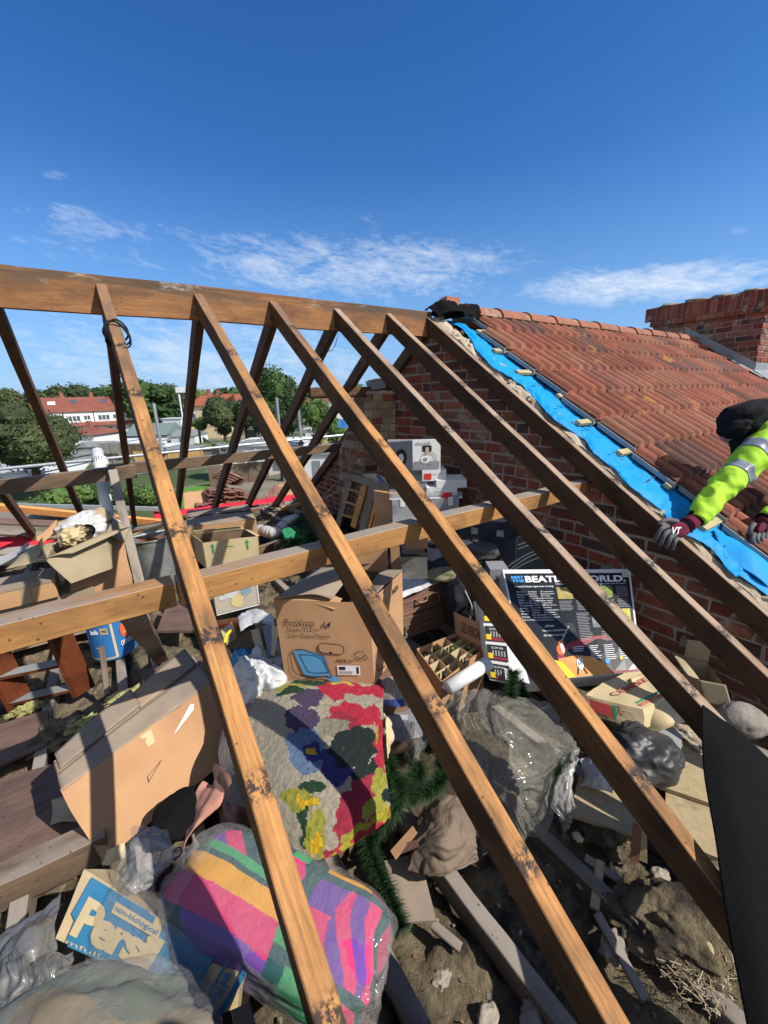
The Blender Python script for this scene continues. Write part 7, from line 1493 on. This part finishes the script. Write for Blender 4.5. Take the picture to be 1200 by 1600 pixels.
sheet('polythene_sheet', pn([[(622, 1140, -2.1), (640, 1118, -2.05), (665, 1115, -2.05)], [(625, 1165, -2.12), (648, 1150, -2.02), (672, 1150, -2.05)], [(632, 1190, -2.15), (645, 1195, -2.1), (668, 1175, -2.1)]]), 60, 60, 'dusty_sheet', None, 0, ((.004, 26),), ridge=True, seed=7, folds=(.014, 5, .9, .3), label='small dusty plastic flap left of the second rafter', cat='plastic sheet')
sheet('paper_bag', pn([[(655, 1262, -2.22), (700, 1240, -2.16), (740, 1262, -2.2)], [(645, 1310, -2.22), (695, 1300, -2.14), (745, 1310, -2.2)], [(637, 1360, -2.27), (690, 1370, -2.24), (748, 1345, -2.27)]]), 60, 60, 'paper_brown', None, .002, ((.003, 24),), ridge=True, seed=8, folds=(.006, 5, 1.6, .9), label='crumpled brown paper bag lying below the green garland', cat='paper bag')
for k, (a_, b_, c_, d_) in enumerate([((610, 1330), (645, 1290), (652, 1300), (618, 1342)), ((618, 1322), (650, 1312), (655, 1322), (622, 1335))]): board('folded_card', [P(*a_, z=-2.24), P(*b_, z=-2.2), P(*c_, z=-2.2), P(*d_, z=-2.24)], .006, 'suitcase' if k else 'cardboard', ['folded brown card left of the paper bag', 'second folded brown card under the first'][k], cat='card')
board('grey_board', [P(632, 1440, z=F+.03), P(682, 1438, z=F+.03), P(655, 1332, z=F+.03), P(600, 1345, z=F+.03)], .01, 'cardboard_dusty', 'dusty rectangular board between the garland and the paper bag', seed=3)
board('grey_board', [P(660, 1352, z=F+.045), P(745, 1345, z=F+.045), P(740, 1325, z=F+.045), P(665, 1335, z=F+.045)], .01, 'cardboard_dusty', 'narrow board end under the paper bag', seed=4)
blob('glass_wool_roll', P(1055, 1455, z=F-.02), [(.10, -.14, 0), (.10, .08, 0), (0, 0, .08)], 'insulation', sub=6, lump=(.25, 2), wr=(.08, 6), seed=21, ridge=False, label='thick hump of brown loft insulation near the lower right corner', cat='insulation')
blob('glass_wool_roll', P(955, 1300, z=F-.03), [(.10, -.05, 0), (.04, .07, 0), (0, 0, .06)], 'insulation', sub=6, lump=(.25, 2), wr=(.08, 6), seed=22, ridge=False, label='hump of loft insulation between the chipboard and the short joist', cat='insulation')
blob('foam_scrap', P(903, 1308, z=F+.02), [(.015, 0, 0), (0, .02, 0), (0, 0, .008)], 'cardboard_pale', sub=3, lump=(.3, 2), wr=(.1, 4), label='pale scrap on the insulation below the polythene', cat='scrap')
# ------------------------------------------------------------------ right side
TLq = [P(925, 1115, z=-2.2), P(1005, 1142, z=-2.2), P(1005, 1108, z=-2.12), P(912, 1082, z=-2.12)]; bk = P(1062, 1080, z=-2.12)-P(1005, 1108, z=-2.12); 
t = empty('paper_sack', TLq[0], 'flattened paper sacks printed red and green under the big game box', 'sack'); hexbox('sack_body', [TLq[0], TLq[1], TLq[2], TLq[3], TLq[0]+bk*1.2, TLq[1]+bk, TLq[2]+bk*1.0, P(1000, 1040, z=-2.1)], 'cardboard_pale', t, 12, .008, 5, 8)
decal('red_print', TLq, .05, .15, .45, .75, 'card_red_print', t, .006, 6); decal('green_print', TLq, .47, .1, .54, .8, 'text_green', t, .006, 6); decal('red_print', TLq, .58, .1, .92, .85, 'card_red_print', t, .006, 6); text('lettering', 'GESTO', TLq, .62, .45, .88, .75, 'text_cream', t, .01)
tq_ = [TLq[3], TLq[2], TLq[2]+bk, P(1000, 1040, z=-2.1)]
for (v0, v1, m) in ((.30, .34, 'text_green'), ): decal('green_print', tq_, .80, .1, .85, .9, 'text_green', t, .008, 6)
decal('red_print', tq_, .87, .05, .95, .95, 'card_red_print', t, .008, 6); text('lettering', 'CEMENT', [bil(tq_, .5, .1), bil(tq_, .5, .9), bil(tq_, .3, .9), bil(tq_, .3, .1)], .05, .1, .9, .8, 'card_red_print', t, .008, bold=.03)
sheet('loose_wrapping', pn([[(985, 1060, -2.1), (1020, 1050, -2.1), (1050, 1080, -2.1)], [(1000, 1120, -2.18), (1040, 1118, -2.14), (1065, 1110, -2.14)], [(1010, 1145, -2.22), (1045, 1135, -2.18), (1072, 1128, -2.16)]]), 30, 24, 'cardboard_pale', None, .003, ((.012, 8),), label='loose brown paper folded over the right end of the sacks', cat='paper')
c = P(1000, 1178, z=-2.22)
blob('bin_bag', c, [(.13, -.10, 0), (.09, .10, 0), (0, 0, .10)], 'bin_bag', None, 6, (.12, 2), (.022, 4), 3, gather=((-.55, .45, .75), .07, 13), label='shiny black bin bag full of rubbish between the third and fourth rafters', cat='bin bag')
board('grey_board', [P(1062, 1215, z=-2.22), P(1066, 1150, z=-2.22), P(1040, 1125, z=-2.2), P(1015, 1140, z=-2.2)], .01, 'shed_grey', 'grey panel edge behind the black bin bag', seed=9)
sheet('silver_bag', pn([[(905, 1185, -2.25), (925, 1178, -2.22), (950, 1195, -2.22)], [(912, 1215, -2.26), (935, 1210, -2.21), (955, 1222, -2.24)], [(905, 1228, -2.29), (935, 1235, -2.27), (958, 1240, -2.28)]]), 30, 24, 'carrier', None, .002, ((.01, 14), (.004, 35)), ridge=True, label='crumpled white and silver wrapper left of the black bin bag', cat='wrapper')
board('chipboard', [P(890, 1272, z=F+.04), P(1005, 1308, z=F+.04), P(1015, 1250, z=F+.04), P(905, 1212, z=F+.04)], .018, 'chipboard', 'chipboard panel left of the third rafter, below the silver wrapper', seed=11)
board('chipboard', [P(1040, 1310, z=F+.03), P(1135, 1345, z=F+.03), P(1125, 1265, z=F+.03), P(1040, 1228, z=F+.03)], .018, 'chipboard', 'lower chipboard panel between the third rafter and the black felt', seed=12)
board('chipboard', [P(1030, 1228, z=F+.05), P(1130, 1262, z=F+.05), P(1115, 1140, z=F+.05), P(1060, 1130, z=F+.05)], .018, 'chipboard', 'upper chipboard panel right of the black bin bag', seed=13)
for k in range(2): board('broken_tile', [P(985+14*k, 1345, z=F+.0), P(998+14*k, 1350, z=F+.0), P(1003+8*k, 1298, z=F+.13), P(990+8*k, 1290, z=F+.14)], .015, 'ridge_tile' if k == 0 else 'batten_wood', ['broken red tile standing up in the insulation', 'pale broken batten beside the upright red tile'][k], cat='tile' if k == 0 else 'batten', seed=k)
timber('splinter', P(1105, 1465, z=F+.03), P(1110, 1495, z=F+.03), .02, .012, 'batten_wood', label='small pale splinter on the nesting litter', cat='splinter')
rnd = random.Random(44)
for i in range(8):
    c = P(rnd.uniform(1075, 1092), rnd.uniform(1148, 1160), z=F+.06); 
# open small carton by the wall
q = [P(1086, 1120, x=2.30), P(1130, 1128, x=2.34), P(1134, 1070, x=2.36), P(1092, 1062, x=2.32)]
opencarton('small open carton by the brick wall right of the fourth rafter', q, V((.14, .12, .0)), 'cardboard_olive', 'cardboard_olive', [('back', V((.0, .0, .12)), .0, .0), ('left', V((-.10, .02, .05)), .05, .01), ('front', V((-.02, -.05, -.10)), .0, 0)], 31, inside='cardboard_olive')
blob('plaster_bowl', P(1160, 1125, x=2.32), [(.09, -.05, 0), (.04, .08, 0), (0, 0, .08)], 'stone', None, 5, (.06, 2), (.01, 4), 4, label='pale dusty bowl by the wall right of the small open carton', cat='bowl')
blob('rubble_lump', P(1080, 1158, z=F+.05), [(.05, 0, 0), (0, .08, 0), (0, 0, .03)], 'mortar_pale', None, 4, (.5, 3), (.2, 5), 6, label='crumbled mortar strip below the fourth rafter', cat='rubble')

rnd = random.Random(71)
for k, (px, py, l, an, m, lb) in enumerate([(930, 1420, .16, .4, 'batten_wood', 'short pale lath lying in the insulation left of the hump'), (1010, 1560, .2, 1.2, 'grey_timber', 'grey board scrap near the bottom right corner'), (720, 1480, .10, 2.0, 'old_timber', 'small dark offcut on the insulation at the bottom centre'), (885, 1545, .14, .9, 'old_timber', 'dark stick beside the foot of the second rafter'),
        (1075, 1400, .12, 2.4, 'batten_wood', 'pale splinter above the nesting litter'), (800, 1400, .09, .2, 'batten_wood', 'tiny pale lath between the joists at bottom centre'), (1000, 1395, .18, 1.9, 'grey_timber', 'grey stick leaning beside the broken tiles')]):
    c = P(px, py, z=F-.02); timber('timber_scrap', c, c+V((math.cos(an)*l, math.sin(an)*l, .02)), .03, .015, m, seed=k, label=lb, cat='scrap')
for k, (px, py, s_) in enumerate([(690, 1530, .02), (835, 1580, .03), (960, 1480, .035), (1030, 1370, .03), (760, 1590, .025), (915, 1370, .03)]):
    blob('rubble_lump', P(px, py, z=F-.05), [(s_*1.5, 0, 0), (0, s_, 0), (0, 0, s_*.7)], 'mortar', None, 4, (.3, 2), (.03, 5), 80+k, ridge=False, label='lump of old mortar on the insulation between the near joists', cat='rubble', group='mortar lumps between the near joists')
# ------------------------------------------------------------------ people
def skinbody(name, pts, edges, root, m, parent, sub=2):
    me = bpy.data.meshes.new(name); o_ = WM[parent.name].translation
    me.from_pydata([V(p[0])-o_ for p in pts], edges, []); me.materials.append(MT[m])
    o = bpy.data.objects.new(name, me); col.objects.link(o); o.parent = parent; WM[o.name] = Matrix.Translation(o_)
    sk = o.modifiers.new('Skin', 'SKIN'); sk.use_smooth_shade = True
    for i, p in enumerate(pts):
        d = me.skin_vertices[0].data[i]; r_ = p[1]; d.radius = (r_, r_) if not isinstance(r_, tuple) else r_; d.use_root = (i == root)
    o.modifiers.new('Subsurf', 'SUBSURF').levels = sub; o.modifiers['Subsurf'].render_levels = sub
    return o
def loft(name, path, radii, m, parent, n=28, k=40, fold=.0, seed=0, t0=0., t1=1., grow=0., fl=1.0):
    """a sleeve or trunk of cloth round a path"""
    pts = [crl([V(p) for p in path], t0+(t1-t0)*i/k) for i in range(k+1)]; vs = []; prev = None
    for i, p in enumerate(pts):
        t = t0+(t1-t0)*i/k; x = t*(len(radii)-1); a = min(int(x), len(radii)-2); f = x-a; r_ = radii[a]*(1-f)+radii[a+1]*f+grow
        d = (pts[min(i+1, k)]-pts[max(i-1, 0)]).normalized()
        e = d.orthogonal().normalized() if prev is None else (prev-d*prev.dot(d)).normalized()
        if prev is None: e = (V((0, 0, 1))-d*d.z).normalized()
        prev = e; b = d.cross(e)
        for j in range(n):
            th = 2*math.pi*j/n; q = e*math.cos(th)*fl+b*math.sin(th); w_ = p+q*r_
            h = fold*((1-3*abs(nf(w_, 7, seed)))+.5*(1-3*abs(nf(w_, 15, seed+1)))); vs.append(w_+q*h)
    fs = [(i*n+j, i*n+(j+1) % n, (i+1)*n+(j+1) % n, (i+1)*n+j) for i in range(k) for j in range(n)]
    fs += [tuple(range(n))[::-1], tuple(k*n+j for j in range(n))]
    return mk(name, vs, fs, m, parent, smooth=True)
Wt = P(1086, 812, d=2.27); El = P(1152, 738, d=2.34); Sh = P(1245, 655, d=2.42)
Nk = P(1225, 668, d=2.52); Hd = P(1172, 655, d=2.50)
Pel = V((3.85, -2.85, -1.15)); Ch = (Nk*2+Pel)/3
W2 = P(1195, 812, d=2.42); E2 = P(1300, 760, d=2.45); S2 = Nk+V((.12, -.26, -.02))
kn1 = V((3.75, -2.45, rz(2.45, TO)+.11)); kn2 = V((3.9, -2.9, rz(2.9, TO)+.11)); an1 = V((4.15, -2.75, rz(2.75, TO)+.09)); an2 = V((4.25, -3.1, rz(3.1, TO)+.09))
wk = empty('person', Pel, 'person in yellow hi-vis jacket and black hood leaning over the membrane with gloved hands', 'person')
pts = [(Pel, .15), ((Pel+Ch)/2, .14), (Ch, .16), (Nk, .07), (Hd, .10), (Sh, .07), (El, .05), (Wt, .035), (P(1062, 826, d=2.25), .035), (S2, .07), (E2, .05), (W2, .035), (P(1188, 828, d=2.4), .035),
       (Pel+V((-.02, .1, -.05)), .1), (kn1, .075), (an1, .05), (an1+V((.12, -.06, -.03)), .04), (Pel+V((.02, -.1, -.05)), .1), (kn2, .075), (an2, .05), (an2+V((.12, -.06, -.03)), .04)]
ed = [(0, 1), (1, 2), (2, 3), (3, 4), (2, 5), (5, 6), (6, 7), (7, 8), (2, 9), (9, 10), (10, 11), (11, 12), (0, 13), (13, 14), (14, 15), (15, 16), (0, 17), (17, 18), (18, 19), (19, 20)]
skinbody('body', pts, ed, 0, 'navy_cloth', wk)
sl = [Wt, Wt.lerp(El, .5)+V((0, 0, .01)), El, El.lerp(Sh, .5), Sh, Ch+V((0, 0, .05))]; rad_ = [.040, .058, .072, .088, .11, .15]
loft('jacket_sleeve', sl, rad_, 'hivis', wk, fold=.014, seed=3, k=90, n=48)
loft('jacket_trunk', [Nk+V((-.02, .02, .0)), Ch, (Ch+Pel)/2, Pel], [.10, .20, .2, .19], 'hivis', wk, fold=.012, seed=5)
for (a_, b_) in ((.37, .42), (.50, .55), (.72, .77)): loft('reflective_band', sl, rad_, 'reflective', wk, fold=.014, seed=3, k=10, n=48, t0=a_, t1=b_, grow=.0035)
loft('cuff', [Wt+(Wt-El).normalized()*.01, Wt.lerp(El, .12)], [.042, .048], 'felt_black', wk, fold=.003, k=6)
loft('jacket_sleeve', [W2, E2, S2, Ch], [.045, .08, .1, .14], 'hivis', wk, fold=.012, seed=9)
loft('cuff', [W2+(W2-E2).normalized()*.01, W2.lerp(E2, .15)], [.045, .05], 'felt_black', wk, k=6)
# hood hanging forward over the bowed head, open at the face
hx = (CR*1.0).normalized()
blob('hood', Hd+CU*.0, [CR*.165+CU*(.03), CU*.105-CR*.02, _f*.13], 'black_cloth', wk, 5, (.10, 2), (.03, 3), 5, sq=2.3)
blob('hood', P(1150, 668, d=2.48), [CR*.085+CU*.02, CU*.06, _f*.10], 'black_cloth', wk, 4, (.15, 2), (.03, 3), 6)
blob('face', P(1142, 672, d=2.53), [CR*.05, CU*.075, _f*.08], 'skin', wk, 4, (.05, 2), (.0, 3), 6)
for dx in (-.022, .022): blob('eye', P(1138, 676, d=2.545)+_f*dx*1.5-CU*.03, [CR*.012, CU*.01, _f*.012], 'text_white', wk, 3, (0, 1), (0, 1))
blob('nose', P(1133, 684, d=2.54), [CR*.012, CU*.022, _f*.014], 'skin', wk, 3, (0, 1), (0, 1)); blob('mouth', P(1140, 690, d=2.54), [CR*.012, CU*.006, _f*.02], 'glove_maroon', wk, 3, (0, 1), (0, 1))
loft('collar', [P(1160, 690, d=2.5), P(1157, 715, d=2.46), P(1150, 738, d=2.42)], [.06, .045, .015], 'black_cloth', wk, fold=.006, k=16)
# gloves
def glove(parent, wrist, palm, tips, thumb, across, nrm, seed, logo=True):
    """wrist and palm centres; tips = list of finger chains starting at knuckles"""
    dirn = (palm-wrist).normalized()
    blob('glove_back', palm-dirn*.005, [dirn*.056, across*.045, nrm*.024], 'glove_maroon', parent, 4, (.06, 2), (.01, 4), seed, sq=2.6)
    loft('glove_cuff', [wrist-dirn*.02, wrist.lerp(palm, .5)], [.037, .040], 'glove_maroon', parent, fold=.003, k=6, n=18)
    for ch, r_ in tips:
        g = G(); pp = [crl(ch, i/14) for i in range(15)]; g.tube(pp, [r_*(1.05-.25*(i/14)) if i < 14 else r_*.45 for i in range(15)], 12); g.mk('glove_finger', 'glove_grey', parent, smooth=True)
    g = G(); pp = [crl(thumb, i/12) for i in range(13)]; g.tube(pp, [.0125*(1.15-.3*i/12) if i < 12 else .006 for i in range(13)], 12); g.mk('glove_thumb', 'glove_grey', parent, smooth=True)
rfx = 2.535; yy = -2.16
pal = P(1060, 828, d=2.23)
t_ = []
for k, (kx, ky, mx_, my_, tx, ty) in enumerate([(1043, 822, 1029, 832, 1023, 846), (1047, 830, 1036, 840, 1031, 853), (1054, 836, 1045, 846, 1041, 857), (1060, 842, 1053, 851, 1050, 860)]):
    t_.append(([P(kx, ky, d=2.21), P((kx+mx_)/2-1, (ky+my_)/2-2, d=2.19), P(mx_, my_, d=2.19), P(tx, ty, d=2.215)], [.0125, .0135, .013, .011][k]))
ac = (P(1060, 842, d=2.22)-P(1043, 822, d=2.22)).normalized(); nr_ = ac.cross((pal-Wt).normalized()).normalized()
glove(wk, Wt, pal, t_, [P(1058, 815, d=2.23), P(1044, 812, d=2.215), P(1034, 815, d=2.21), P(1028, 820, d=2.215)], ac, nr_, 1)
q = [P(1047, 836, d=2.185), P(1063, 836, d=2.185), P(1066, 822, d=2.185), P(1050, 822, d=2.185)]
text('glove_print', 'VT', q, .05, .1, .95, .9, 'text_white', wk, .0, bold=.03)
pal2 = P(1189, 824, d=2.39); d2 = (pal2-W2).normalized(); ac2 = CR*.8+_f*.4; ac2.normalize()
t2 = [([P(1178+7*k, 834, d=2.36+.01*k), P(1176+7*k, 843, d=2.34+.01*k), P(1180+7*k, 850, d=2.36+.01*k), P(1186+6*k, 848, d=2.39)], .012) for k in range(4)]
glove(wk, W2, pal2, t2, [P(1178, 818, d=2.37), P(1172, 828, d=2.36), P(1174, 838, d=2.37)], ac2, -_f, 2)
hb = empty('claw_bar', P(1165, 862, d=2.4), 'dark steel claw bar in the right hand prising at a batten', 'claw bar')
g = G(); pp = [P(1215, 800, d=2.42), P(1190, 842, d=2.4), P(1172, 856, d=2.4), P(1160, 862, d=2.4), P(1152, 858, d=2.4)]; pf = [crl(pp, i/24) for i in range(25)]; g.tube(pf, [.009]*20+[.012, .014, .013, .010, .006], 8); g.mk('bar', 'steel_dark', hb, smooth=True)
g = G()
for s in (-1, 1): g.tube([P(1163, 861, d=2.4), P(1156, 863, d=2.4)+ac2*.012*s, P(1147, 860, d=2.4)+ac2*.018*s], [.008, .007, .003], 6)
g.mk('claw', 'steel_dark', hb, smooth=True)
# the person taking the picture, standing at the eaves just out of view
B0 = V((.36, -3.62, -1.9)); ph = empty('person', V((.36, -3.62, F-.35)), 'person in dark clothes standing at the near eaves with raised arms', 'person')
zf = F-.33
pts = [(B0+V((0, 0, .3)), .15), (B0+V((0, 0, .6)), .15), (B0+V((0, 0, .9)), .17), (B0+V((0, 0, 1.12)), .065), (B0+V((0, .02, 1.22)), .085), (B0+V((0, .03, 1.34)), .09), (B0+V((0, .03, 1.42)), .05),
       (B0+V((-.2, .03, 1.0)), .07), (B0+V((-.3, .15, .8)), .055), (B0+V((-.48, .42, 1.18)), .042), (B0+V((-.53, .50, 1.24)), .038), (B0+V((.2, .0, 1.0)), .07), (B0+V((.3, .05, .72)), .055), (B0+V((.15, .3, .95)), .042), (B0+V((.08, .38, 1.0)), .038),
       (B0+V((-.1, 0, .2)), .1), (B0+V((-.12, .03, -.2)), .08), (V((.24, -3.62, zf+.08)), .055), (V((.24, -3.48, zf+.04)), .04), (B0+V((.1, 0, .2)), .1), (B0+V((.12, .03, -.2)), .08), (V((.48, -3.62, zf+.08)), .055), (V((.48, -3.48, zf+.04)), .04)]
ed = [(0, 1), (1, 2), (2, 3), (3, 4), (4, 5), (5, 6), (2, 7), (7, 8), (8, 9), (9, 10), (2, 11), (11, 12), (12, 13), (13, 14), (0, 15), (15, 16), (16, 17), (17, 18), (0, 19), (19, 20), (20, 21), (21, 22)]
skinbody('body', pts, ed, 0, 'navy_cloth', ph)
g = G(); g.box((-.6, -4.2, F-.42), (3.2, -3.58, F-.38)); g.mk('scaffold_deck', 'old_timber', label='scaffold boards along the near eaves where the photographer stands', cat='scaffold boards')
